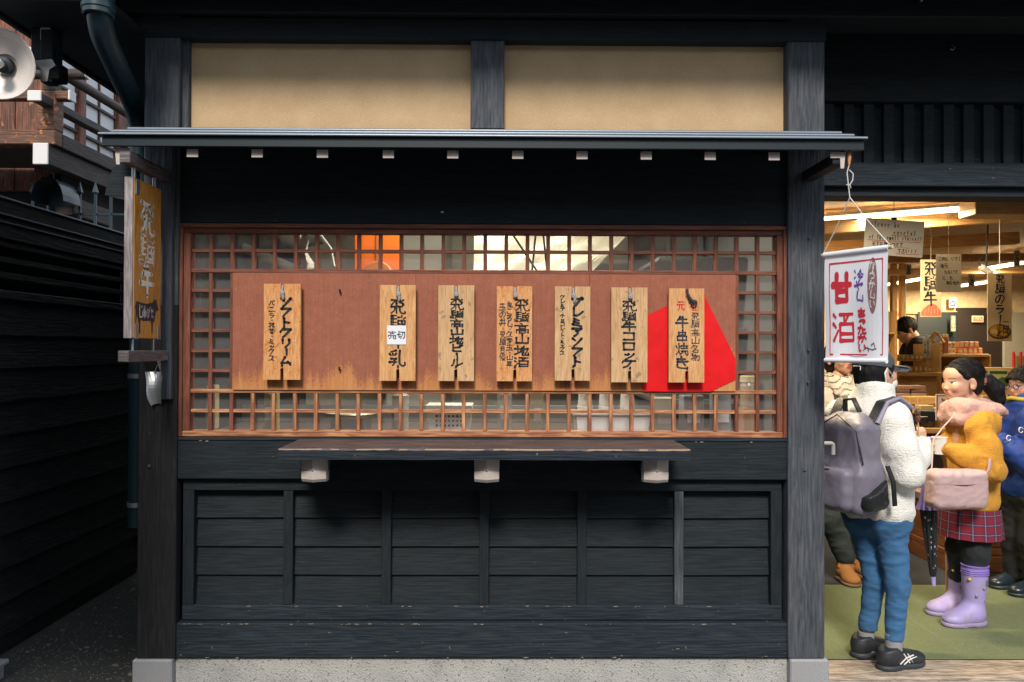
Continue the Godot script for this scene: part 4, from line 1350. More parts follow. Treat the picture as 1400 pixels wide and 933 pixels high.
		put(f, "spike", st.commit(), M("pipe_paint"), Vector3(P(px, 0, -2.0).x, 2.08, -2.0))
	bx(f, "bar", M("pipe_paint"), -3.4, -2.5, 2.305, 2.32, -2.012, -2.004, 0.002)
	bx(f, "foot_beam", M("clapboard"), -3.5, -2.45, 1.98, 2.08, -2.05, -1.95, 0.004)
	for px in [30.0, 178.0]:
		var x := P(px, 0, -2.0).x
		bx(f, "post", M("clapboard"), x - 0.03, x + 0.03, 0, 1.98, -2.04, -1.96, 0.003)
	# barrel-shaped hood of a vent
	var v := thing("vent_hood", "dark rounded metal vent hood in the shade under the balcony", "vent", P(80, 290, -1.85))
	var hood := begin()
	var c0 := P(76, 280, -1.85)
	for k in 12:
		var a := PI * k / 12.0
		var a2 := PI * (k + 1) / 12.0
		for r in [0.105, 0.1]:
			quad(hood, c0 + Vector3(-r * cos(a), r * 1.45 * sin(a), 0.09), c0 + Vector3(-r * cos(a2), r * 1.45 * sin(a2), 0.09), c0 + Vector3(-r * cos(a2), r * 1.45 * sin(a2), -0.12), c0 + Vector3(-r * cos(a), r * 1.45 * sin(a), -0.12))
	for k in 12:
		var a := PI * k / 12.0
		var a2 := PI * (k + 1) / 12.0
		tri(hood, c0 + Vector3(0, 0, -0.1), c0 + Vector3(0.1 * cos(a), 0.145 * sin(a), -0.1), c0 + Vector3(0.1 * cos(a2), 0.145 * sin(a2), -0.1))
	put(v, "hood", hood.commit(), flat("hood_paint", Color(0.02, 0.035, 0.04), 0.35))
	bx(v, "duct", M("house_dark"), c0.x - 0.06, c0.x + 0.06, c0.y - 0.06, c0.y + 0.06, -2.5, -1.96, 0.004)

func street_lamp() -> void:
	var c := P(-2, 90, 0.22)
	var t := thing("wall_lamp", "unlit white enamel dish lamp on a bracket under the eave, top left", "lamp", c)
	var dir := Vector3(0.10, -0.22, 1.0).normalized()      # the way the dish opens
	var side := Vector3.UP.cross(dir).normalized()
	var basis := Basis(side, -dir, side.cross(-dir))       # lathe axis +y points away from the opening
	own(t, "shade", lathe([Vector2(0.136, -0.002), Vector2(0.139, 0.0), Vector2(0.137, 0.004), Vector2(0.11, 0.03), Vector2(0.07, 0.052), Vector2(0.045, 0.06), Vector2(0.04, 0.1), Vector2(0.0, 0.1)], 40), M("porcelain"), Transform3D(basis, Vector3.ZERO))
	own(t, "shade_lining", lathe([Vector2(0.0, 0.07), Vector2(0.04, 0.07), Vector2(0.045, 0.056), Vector2(0.068, 0.047), Vector2(0.108, 0.026), Vector2(0.135, 0.0)], 40), M("porcelain"), Transform3D(basis, Vector3.ZERO))
	own(t, "socket", lathe([Vector2(0.0, 0.02), Vector2(0.018, 0.02), Vector2(0.018, 0.03), Vector2(0.032, 0.034), Vector2(0.032, 0.066)], 24), M("iron"), Transform3D(basis, Vector3.ZERO))
	own(t, "bulb", lathe([Vector2(0.0, -0.05), Vector2(0.01, -0.049), Vector2(0.022, -0.04), Vector2(0.026, -0.025), Vector2(0.02, -0.005), Vector2(0.012, 0.02)], 20), M("white_plastic"), Transform3D(basis, Vector3.ZERO))
	# arm, plate and hanger post
	var back := c - dir * 0.1
	var jt := P(66, 97, 0.1)
	put(t, "arm", tube([back, back.lerp(jt, 0.5) + Vector3(0, 0.01, 0), jt], 0.012, 8), M("galvanised"))
	var st := begin()
	add_plate(st, PackedVector2Array([Vector2(-0.04, 0.025), Vector2(0.03, 0.03), Vector2(0.045, 0.005), Vector2(0.02, -0.012), Vector2(0.012, -0.06), Vector2(-0.012, -0.06), Vector2(-0.015, -0.01)]), 0.006)
	put(t, "plate", st.commit(), M("galvanised"), jt + Vector3(0.0, 0, 0.03))
	var jb := bx(t, "hanger", M("black_upright"), jt.x - 0.024, jt.x + 0.024, jt.y - 0.06, 2.72, jt.z - 0.04, jt.z + 0.02, 0.004)
	bx(jb, "block", M("black_gap"), jt.x - 0.02, jt.x + 0.055, jt.y - 0.05, jt.y + 0.02, jt.z - 0.05, jt.z + 0.024, 0.004)
	for k in 3:
		put(t, "wire", tube([jt + Vector3(0.02 + k * 0.016, 0.02, 0.0), jt + Vector3(0.012 + k * 0.018, 0.05 + 0.02 * (k % 2), 0.01), jt + Vector3(-0.0 + k * 0.02, 0.07 + 0.03 * (k % 2), 0.0)], 0.003, 6), M("black_gap"))

# ------------------------------------------------------------------ the street behind the camera, whose dark fronts keep the low sky off the wall
func opposite_house() -> void:
	var t := thing("opposite_house", "dark timber town house across the street, behind the viewer", "building", Vector3(0, 0, 9))
	bx(t, "wall", M("house_dark"), -12, 12, -0.03, 4.8, 9.0, 9.2, 0.01)
	bx(t, "eave", M("house_dark"), -12.4, 12.4, 4.8, 4.95, 8.1, 9.4, 0.01)
	for k in 8:
		bx(t, "plaster_panel", M("plaster"), -11.5 + k * 3.0, -9.1 + k * 3.0, 3.0, 4.4, 8.96, 8.998, 0.004)

# ------------------------------------------------------------------ kitchen behind the lattice window
func kitchen() -> void:
	var k := thing("kitchen_room", "cream-walled kitchen behind the lattice window", "room", Vector3(0, 0.11, -1.2))
	bx(k, "floor", M("carpet"), -1.42, 1.2, 0.02, 0.1, -2.2, -0.15, 0.001)
	bx(k, "back_wall", M("kitchen_wall"), -1.42, 1.2, 0.1, 2.5, -2.28, -2.2, 0.001)
	bx(k, "ceiling", M("kitchen_wall"), -1.42, 1.2, 2.5, 2.56, -2.28, -0.15, 0.001)
	bx(k, "dimmed_lining", flat("rack_grey", Color(0.13, 0.135, 0.13), 0.55), 1.16, 1.19, 0.1, 2.5, -2.19, -0.15, 0.001)  # dark grey: the dimness behind the right panes is put into the colour
	bx(k, "pillar", M("kitchen_wall"), P(268, 0, -0.5).x, P(287, 0, -0.5).x, 0.1, 2.5, -0.6, -0.45, 0.004)
	# lit tube
	tube_lamp("kitchen_light", "short fluorescent tube under the kitchen ceiling", Vector3(-0.6, 2.42, -0.36), Vector3(0.6, 2.42, -0.36), Color(1.0, 0.93, 0.74), 1.3, 4.0)
	# stainless cooker hood with a canted side
	var h := thing("cooker_hood", "stainless steel cooker hood behind the upper lattice panes", "hood", Vector3(0.3, 1.85, -1.0))
	var st := begin()
	var a := P(648, 372, -1.0)
	var b := P(880, 316, -1.0)
	var n := 30
	for i in n:
		for j in 6:
			var q := []
			for e in [[i, j + 1], [i + 1, j + 1], [i + 1, j], [i, j]]:
				var u: float = e[0] / float(n)
				var v: float = e[1] / 6.0
				q.append(Vector3(lerpf(a.x, lerpf(b.x, b.x - 0.3, v), u), lerpf(b.y + 0.08, a.y - 0.01, v), -1.0 + 0.016 * sin(u * 12.0 + v * 2.0) * sin(v * PI * 1.6) + 0.1 * v))
			quad(st, q[0], q[1], q[2], q[3])
	put(h, "front_sheet", st.commit(), flat("hood_metal", Color(0.4, 0.37, 0.29), 0.42, 0.35))
	bx(h, "top", M("steel"), a.x, b.x, b.y + 0.08, b.y + 0.1, -1.5, -0.98, 0.002)
	bx(h, "lip", M("steel"), a.x, b.x - 0.3, a.y - 0.05, a.y - 0.012, -1.4, -0.89, 0.003)
	for px in [[699, 735, 318, 372], [732, 727, 318, 370], [742, 748, 318, 372]]:
		put(h, "hanger", tube([P(px[0], px[2], -0.8), P(px[1], px[3], -0.8)], 0.006, 6), M("black_gap"))
	# orange hanging panel
	var o := thing("orange_panel", "bright orange plastic panel with a round opening, inside the kitchen window", "panel", P(515, 400, -0.55))
	var w0 := P(483, 400, -0.55)
	var w1 := P(549, 300, -0.55)
	bx(o, "sheet", flat("orange", Color(0.8, 0.15, 0.0), 0.5), w0.x, w1.x, w0.y, w1.y, -0.57, -0.55, 0.006)
	put(o, "disc", lathe([Vector2(0.0, 0.004), Vector2(0.07, 0.004), Vector2(0.075, 0.0)], 28), flat("orange_dark", Color(0.5, 0.13, 0.01), 0.5), P(516, 378, -0.548), Basis(Vector3.RIGHT, PI / 2.0))
	bx(o, "stile", flat("orange_dark", Color(0.5, 0.13, 0.01), 0.5), P(513, 0, -0.55).x, P(517, 0, -0.55).x, w0.y + 0.1, w1.y, -0.552, -0.546, 0.002)
	bx(o, "hanger", M("iron"), w0.x + 0.08, w0.x + 0.1, w1.y, 2.49, -0.565, -0.555, 0.002)
	# ducts and pipes on the left
	var d := thing("duct_pipe", "sloping grey duct behind the upper left lattice panes", "duct", P(370, 350, -0.9))
	put(d, "duct", tube([P(285, 325, -0.9), P(340, 345, -0.9), P(405, 372, -0.9)], 0.035, 14), flat("duct_grey", Color(0.16, 0.16, 0.14), 0.5))
	put(d, "duct", tube([P(330, 300, -1.0), P(405, 330, -1.0), P(440, 322, -1.0)], 0.05, 14), flat("duct_grey", Color(0.16, 0.16, 0.14), 0.5))
	put(d, "strap", tube([P(438, 322, -0.8), P(452, 340, -0.8), P(457, 365, -0.8)], 0.006, 8), M("white_plastic"))
	var bag := thing("plastic_bag", "crumpled clear and white plastic bag hanging behind the upper left panes", "bag", P(418, 400, -0.35))
	var bs := begin()
	for i in 8:
		for j in 10:
			var q := []
			for e in [[i, j + 1], [i + 1, j + 1], [i + 1, j], [i, j]]:
				var u: float = e[0] / 8.0
				var v: float = e[1] / 10.0
				q.append(P(406 + u * (10 + 14 * v) + 3 * sin(v * 9.0), 318 + v * 54, -0.35 + 0.03 * sin(u * 7.0 + v * 5.0)))
			quad(bs, q[0], q[1], q[2], q[3])
	put(bag, "film", bs.commit(), flat("bag_film", Color(0.5, 0.5, 0.48), 0.3))
	# refrigerator and cupboards along the back
	var fr := thing("refrigerator", "pale grey refrigerator standing against the kitchen back wall", "refrigerator", Vector3(-0.45, 0.1, -1.9))
	bx(fr, "body", flat("fridge", Color(0.5, 0.49, 0.42), 0.4), -0.78, -0.4, 0.1, 2.3, -2.19, -1.6, 0.01)
	bx(fr, "door", flat("fridge", Color(0.5, 0.49, 0.42), 0.4), -0.77, -0.41, 0.9, 2.28, -1.598, -1.56, 0.01)
	bx(fr, "handle", M("iron"), -0.75, -0.735, 1.2, 1.6, -1.558, -1.53, 0.004)
	var rk := thing("dark_rack", "dark shelving rack at the right side of the kitchen", "rack", Vector3(0.95, 0.1, -0.7))
	for y in [1.15, 1.5, 1.85]:
		bx(rk, "shelf", flat("rack_grey", Color(0.13, 0.135, 0.13), 0.55), 0.72, 1.15, y, y + 0.02, -1.3, -0.5, 0.002)
	for x in [0.74, 0.93, 1.12]:
		bx(rk, "upright", flat("rack_grey", Color(0.13, 0.135, 0.13), 0.55), x - 0.015, x + 0.015, 0.1, 2.3, -1.32, -1.29, 0.002)
	bx(rk, "back", flat("rack_steel", Color(0.16, 0.165, 0.16), 0.5, 0.3), 0.7, 1.155, 0.1, 2.42, -1.35, -1.33, 0.002)
	# worktop under the window, on cupboards
	var wt := thing("worktop", "dark kitchen worktop just inside the window", "worktop", Vector3(0, 0.1, -0.45))
	bx(wt, "top", flat("worktop_brown", Color(0.1, 0.07, 0.055), 0.45), -1.4, 1.15, 1.0, 1.03, -0.78, -0.12, 0.004)
	bx(wt, "cupboard", flat("rack_grey", Color(0.13, 0.135, 0.13), 0.55), -1.4, 1.15, 0.1, 0.998, -0.76, -0.16, 0.004)
	bx(wt, "upstand", flat("rack_grey", Color(0.13, 0.135, 0.13), 0.55), -1.4, 1.15, 1.031, 1.12, -0.8, -0.781, 0.002)
	var top := 1.03
	# things standing on it
	var tub := thing("plastic_tub", "white rectangular plastic tub behind the lower lattice panes", "tub", Vector3(P(835, 0, -0.25).x, top, -0.25))
	st = begin()
	hexa(st, [Vector3(-0.155, 0, -0.09), Vector3(0.155, 0, -0.09), Vector3(-0.165, 0.09, -0.1), Vector3(0.165, 0.09, -0.1), Vector3(-0.155, 0, 0.09), Vector3(0.155, 0, 0.09), Vector3(-0.165, 0.09, 0.1), Vector3(0.165, 0.09, 0.1)])
	own(tub, "body", st.commit(), M("white_plastic"))
	own(tub, "rim", box_mesh(Vector3(0.36, 0.012, 0.22), 0.004), M("white_plastic"), Transform3D(Basis(), Vector3(0, 0.096, 0)))
	var cup_label := ["left one of three upturned white paper cup stacks on the white tub", "middle one of three upturned white paper cup stacks on the white tub", "right one of three upturned white paper cup stacks on the white tub"]
	for i in 3:
		var px: float = [800.0, 829.0, 858.0][i]
		var cp := thing("paper_cup", cup_label[i], "cup", Vector3(P(px, 0, -0.25).x, top + 0.1025, -0.25), 0.0, "cup stacks on the tub")
		own(cp, "cup", lathe([Vector2(0.036, 0.0), Vector2(0.037, 0.006), Vector2(0.034, 0.008), Vector2(0.028, 0.12), Vector2(0.0, 0.12)], 20), M("white_plastic"))
		own(cp, "rim", lathe([Vector2(0.0355, 0.02), Vector2(0.0375, 0.022), Vector2(0.0355, 0.026)], 20), M("white_plastic"))
	var bk := thing("plastic_basket", "white perforated plastic basket behind the lower lattice panes", "basket", Vector3(P(616, 0, -0.3).x, top, -0.3))
	st = begin()
	var bw := 0.105
	hexa(st, [Vector3(-bw * 0.85, 0, -0.08), Vector3(bw * 0.85, 0, -0.08), Vector3(-bw, 0.13, -0.1), Vector3(bw, 0.13, -0.1), Vector3(-bw * 0.85, 0, 0.08), Vector3(bw * 0.85, 0, 0.08), Vector3(-bw, 0.13, 0.1), Vector3(bw, 0.13, 0.1)])
	own(bk, "body", st.commit(), M("white_plastic"))
	for i in 7:
		for j in 4:
			own(bk, "hole", lathe([Vector2(0.0, 0.001), Vector2(0.0055, 0.001), Vector2(0.0055, -0.001)], 10), M("black_gap"), Transform3D(Basis(Vector3.RIGHT, PI / 2.0 - 0.15), Vector3(-0.055 + i * 0.0185, 0.04 + j * 0.021, 0.0868 + 0.003 * (1.0 + j))))
	var ty := thing("round_tray", "round pale tray with a steel rim behind the lower left panes", "tray", Vector3(P(481, 0, -0.35).x, top + 0.065, -0.35))
	own(ty, "dish", lathe([Vector2(0.0, 0.0), Vector2(0.11, 0.0), Vector2(0.128, 0.018), Vector2(0.13, 0.02), Vector2(0.12, 0.022), Vector2(0.1, 0.006), Vector2(0.0, 0.006)], 36), flat("tray_cream", Color(0.6, 0.58, 0.42), 0.4))
	own(ty, "rim", lathe([Vector2(0.127, 0.014), Vector2(0.133, 0.018), Vector2(0.127, 0.023)], 36), M("steel"))
	own(ty, "stand", box_mesh(Vector3(0.16, 0.064, 0.16), 0.004), flat("rack_grey", Color(0.13, 0.135, 0.13), 0.55), Transform3D(Basis(), Vector3(0, -0.0325, 0)))
	var jar := thing("storage_jar", "glass storage jar with a cream lid behind the right lattice panes", "jar", Vector3(P(1024, 0, -0.3).x, top, -0.3))
	own(jar, "glass_body", lathe([Vector2(0.0, 0.12), Vector2(0.036, 0.12), Vector2(0.038, 0.13), Vector2(0.038, 0.22), Vector2(0.032, 0.235)], 24), flat("jar_contents", Color(0.36, 0.27, 0.18), 0.25))
	own(jar, "lid", lathe([Vector2(0.035, 0.235), Vector2(0.038, 0.236), Vector2(0.038, 0.262), Vector2(0.034, 0.266), Vector2(0.0, 0.266)], 24), flat("jar_lid", Color(0.62, 0.54, 0.32), 0.5))
	own(jar, "block", box_mesh(Vector3(0.07, 0.119, 0.07), 0.003), flat("jar_block", Color(0.35, 0.2, 0.09), 0.7), Transform3D(Basis(), Vector3(0, 0.06, 0)))
	# odds and ends: boxes, canisters
	var odds := [[283, 0.05, 0.21, Color(0.5, 0.42, 0.27), "carton", "tall tan carton beside the kitchen pillar, lower left"], [375, 0.035, 0.2, Color(0.35, 0.33, 0.14), "canister", "olive canister behind the lower left lattice"], [547, 0.04, 0.19, Color(0.42, 0.41, 0.36), "canister", "pale grey canister between the round tray and the basket"], [690, 0.035, 0.2, Color(0.4, 0.42, 0.4), "canister", "milky grey canister right of the perforated basket"], [735, 0.03, 0.19, Color(0.38, 0.37, 0.24), "carton", "dull green carton left of the white tub"], [905, 0.05, 0.16, Color(0.55, 0.53, 0.42), "carton", "cream carton right of the white tub"], [945, 0.05, 0.17, Color(0.3, 0.31, 0.33), "carton", "grey wrapped bundle behind the lower right lattice"], [985, 0.045, 0.18, Color(0.22, 0.23, 0.25), "carton", "dark grey bundle left of the storage jar"], [1050, 0.04, 0.13, Color(0.4, 0.3, 0.16), "carton", "small brown carton at the right end of the worktop"]]
	for q in odds:
		var o2 := thing(q[4], q[5], q[4], Vector3(P(q[0], 0, -0.4).x, top, -0.4 + rng.randf_range(-0.05, 0.05)))
		var m := flat("odd_%d" % q[0], q[3], 0.5)
		if q[4] == "canister":
			own(o2, "body", lathe([Vector2(0.0, 0.0), Vector2(q[1], 0.0), Vector2(q[1], q[2] * 0.85), Vector2(q[1] * 0.8, q[2] * 0.92), Vector2(q[1] * 0.8, q[2]), Vector2(0, q[2])], 20), m)
		else:
			own(o2, "body", box_mesh(Vector3(q[1] * 2.0, q[2], 0.08), 0.004), m, Transform3D(Basis(Vector3.UP, rng.randf_range(-0.2, 0.2)), Vector3(0, q[2] / 2.0, 0)))
		own(o2, "label_strip", box_mesh(Vector3(q[1] * 1.2, q[2] * 0.3, 0.002), 0.0005), M("paper"), Transform3D(Basis(), Vector3(0, q[2] * 0.4, (q[1] if q[4] == "canister" else 0.052))))

# a glowing tube with an area light of its own size just under it
func tube_lamp(called: String, label: String, a: Vector3, b: Vector3, c: Color, energy: float, strength: float, group := "") -> void:
	var t := thing(called, label, "light", (a + b) / 2.0, 0.0, group)
	put(t, "tube", tube([a, b], 0.016, 10), glow("tube_glow_%.2f" % c.b, c, strength))
	put(t, "fitting", bar(a.lerp(b, 0.03) + Vector3(0, 0.03, 0), b.lerp(a, 0.03) + Vector3(0, 0.03, 0), 0.03, 0.024, 0.003), M("white_paint"))
	var l := AreaLight3D.new()
	l.name = "tube_light"
	t.add_child(l)
	l.area_size = Vector2(a.distance_to(b), 0.05)
	l.light_color = c.linear_to_srgb()
	l.light_energy = energy
	l.shadow_enabled = true
	l.area_range = 14.0
	l.area_attenuation = 2.0
	var dir := (b - a).normalized()
	var down := Vector3(0, -1, 0) - dir * dir.dot(Vector3(0, -1, 0))
	down = down.normalized()
	var bz := -down
	l.transform = Transform3D(Basis(dir, bz.cross(dir), bz), Vector3(0, -0.022, 0))
# ------------------------------------------------------------------ the souvenir shop on the right
const NTH := ["first", "second", "third", "fourth", "fifth", "sixth", "seventh", "eighth"]

func souvenir_shop() -> void:
	var s := thing("souvenir_shop", "souvenir shop with a wide doorway under dark slats, right of the stall", "building", Vector3(3.0, 0, -0.1))
	var xl := fx(1127.5)
	var ZR := -0.3      # the doorway stands back from the stall front
	var xr := 3.6
	bx(s, "header_board", M("black_across"), xl, xr, P(0, 134, ZR).y, 3.0, ZR - 0.07, ZR, 0.003)
	bx(s, "slat_backing", M("black_across"), xl, xr, P(0, 219, ZR).y, P(0, 134, ZR).y, ZR - 0.1, ZR - 0.05, 0.001)
	for k in 20:
		bx(s, "slat", M("black_across"), P(1131.0 + 27.85 * k, 0, ZR).x, P(1145.5 + 27.85 * k, 0, ZR).x, P(0, 218.5, ZR).y, P(0, 134.5, ZR).y, ZR - 0.0495, ZR - 0.025, 0.002)
	bx(s, "slat_rail", M("black_across"), xl, xr, P(0, 222.5, ZR).y, P(0, 218.5, ZR).y, ZR - 0.1, ZR, 0.002)
	bx(s, "lintel", M("rail_across"), xl, xr, P(0, 252, ZR).y, P(0, 222.5, ZR).y, ZR - 0.14, ZR + 0.02, 0.003)
	bx(s, "door_track", M("black_across"), xl, xr, P(0, 265, ZR).y, P(0, 252, ZR).y - 0.0005, ZR - 0.14, ZR - 0.01, 0.003)
	put(s, "hook", tube([Vector3(0, 0.02, -0.02), Vector3(0.004, 0.012, 0.006), Vector3(0.012, 0.0, 0.01), Vector3(0.004, -0.012, 0.01), Vector3(-0.008, -0.006, 0.008)], 0.004, 7), M("galvanised"), Vector3(P(1304, 60, ZR).x, P(1304, 60, ZR).y, ZR))
	put(s, "hook", tube([Vector3(0, 0, -0.02), Vector3(0, -0.006, 0.01), Vector3(0.0, 0.008, 0.016)], 0.005, 7), M("galvanised"), Vector3(fx(1252), fy(2), 0.06))
	bx(s, "end_post", M("post_upright"), xr, xr + 0.2, -0.03, 3.0, -0.45, 0.03, 0.004)
	bx(s, "next_wall", M("black_across"), xr + 0.2, 9.0, 0, 3.0, -0.15, -0.02, 0.004)
	# room
	bx(s, "left_wall", M("shop_wall"), 1.25, 1.3, 0.0, 2.9, -8.0, -2.31, 0.002)
	bx(s, "right_wall", M("shop_wall"), 9.0, 9.1, 0.0, 2.9, -8.0, -0.02, 0.002)
	bx(s, "back_wall", M("shop_wall"), 1.25, 9.1, 0.0, 2.9, -8.1, -8.0, 0.002)
	bx(s, "ceiling", M("ceiling_board"), 1.3, 9.0, 2.45, 2.5, -8.0, -0.41, 0.002)
	structure(bx(self, "shop_floor", M("carpet"), 1.3, 9.0, -0.2, 0.0, -8.0, -0.255, 0.0))
	bx(s, "threshold", M("threshold_wood"), xl + 0.012, xr, -0.1, 0.002, -0.25, -0.05, 0.006)
	bx(s, "step_stone", M("granite"), xl + 0.012, xr, -0.1, -0.012, -0.049, 0.3, 0.006)
	# ceiling beams
	for q in [[1100, 311, 1410, 289, -2.4, 0.1], [1100, 338, 1395, 322, -3.2, 0.1], [1100, 354, 1410, 348, -4.1, 0.07], [1100, 372, 1420, 366, -5.2, 0.07]]:
		var a := P(q[0], q[1], q[4])
		var b := P(q[2], q[3], q[4])
		put(s, "ceiling_beam", bar(a, b, 0.09, q[5], 0.006), M("shop_beam"))
	bx(s, "bulkhead", M("ceiling_board"), P(1338, 0, -1.9).x, 5.2, P(0, 289, -1.9).y, 2.449, -2.1, -1.9, 0.004)
	bx(s, "picture_rail", M("shop_beam"), P(1200, 0, -7.98).x, P(1312, 0, -7.98).x, P(0, 427, -7.98).y, P(0, 423, -7.98).y, -7.999, -7.96, 0.003)
	for px in [1225.0, 1237.0]:
		var x := P(px, 0, -6.2).x
		bx(s, "wooden_post", M("shop_beam_v"), x - 0.03, x + 0.03, 0.0005, 2.449, -6.25, -6.18, 0.004)
	# dark door and black cupboard in the back wall
	bx(s, "back_door", flat("door_dark", Color(0.018, 0.012, 0.01), 0.5), P(1312, 0, -7.96).x, P(1384, 0, -7.96).x, 0.0005, P(0, 418, -7.96).y, -7.998, -7.94, 0.004)
	bx(s, "back_panel", flat("panel_green_black", Color(0.01, 0.016, 0.018), 0.5), P(1257, 0, -7.97).x, P(1311.6, 0, -7.97).x, 0.0005, P(0, 424, -7.97).y, -7.998, -7.95, 0.004)
	bx(s, "poster_wall", flat("poster_grey", Color(0.24, 0.22, 0.18), 0.8), P(1377, 0, -7.9).x, 8.4, P(0, 500, -7.9).y, P(0, 424, -7.9).y, -7.998, -7.9, 0.004)
	# lights
	var warm := Color(1.0, 0.8, 0.5)
	tube_lamp("tube_light", "long fluorescent tube nearest the shop doorway", P(1090, 301, -2.55), P(1322, 282, -2.1), warm, 3.0, 4.5)
	tube_lamp("tube_light", "fluorescent tube above the black-coated man at the back", Vector3(5.16, 2.3, -7.4), Vector3(5.16, 2.3, -6.4), warm, 3.0, 4.5)
	tube_lamp("tube_light", "fluorescent tube just left of the noodle banner", Vector3(6.25, 2.3, -7.6), Vector3(6.25, 2.3, -6.7), warm, 3.0, 4.5)
	tube_lamp("tube_light", "fluorescent tube right above the noodle banner", Vector3(5.2, 2.3, -5.4), Vector3(5.2, 2.3, -4.2), warm, 3.0, 4.5)
	tube_lamp("tube_light", "short bright tube end in the upper left of the doorway", Vector3(1.36, 2.215, -0.74), Vector3(1.72, 2.215, -0.72), warm, 1.6, 5.0)
	# mat
	var m := bx(self, "floor_mat", M("green_mat"), xl + 0.01, 3.55, 0.0005, 0.0045, -1.4, -0.256, 0.003)
	tag(m, "green artificial turf mat inside the shop doorway", "mat")
	var e := bx(self, "mat_edge", flat("mat_rubber", Color(0.01, 0.012, 0.013), 0.8), xl + 0.01, 3.55, 0.0005, 0.006, -1.42, -1.401, 0.002)
	tag(e, "thin black rubber edging behind the green mat", "mat edging")
	papers()
	shelves()
	more_stock()

func thin_paper(called: String, c: Color) -> StandardMaterial3D:
	var m := flat(called, c, 0.85)
	m.backlight_enabled = true
	m.backlight = (c * 0.5).linear_to_srgb()
	return m

func add_disc(st: SurfaceTool, k: float, cx: float, cy: float, rx: float, ry: float, z: float) -> void:
	for i in 24:
		var a := TAU * i / 24.0
		var b := TAU * (i + 1) / 24.0
		flat_tri(st, Vector2(cx, cy) * k, Vector2(cx + rx * cos(a), cy + ry * sin(a)) * k, Vector2(cx + rx * cos(b), cy + ry * sin(b)) * k, z)

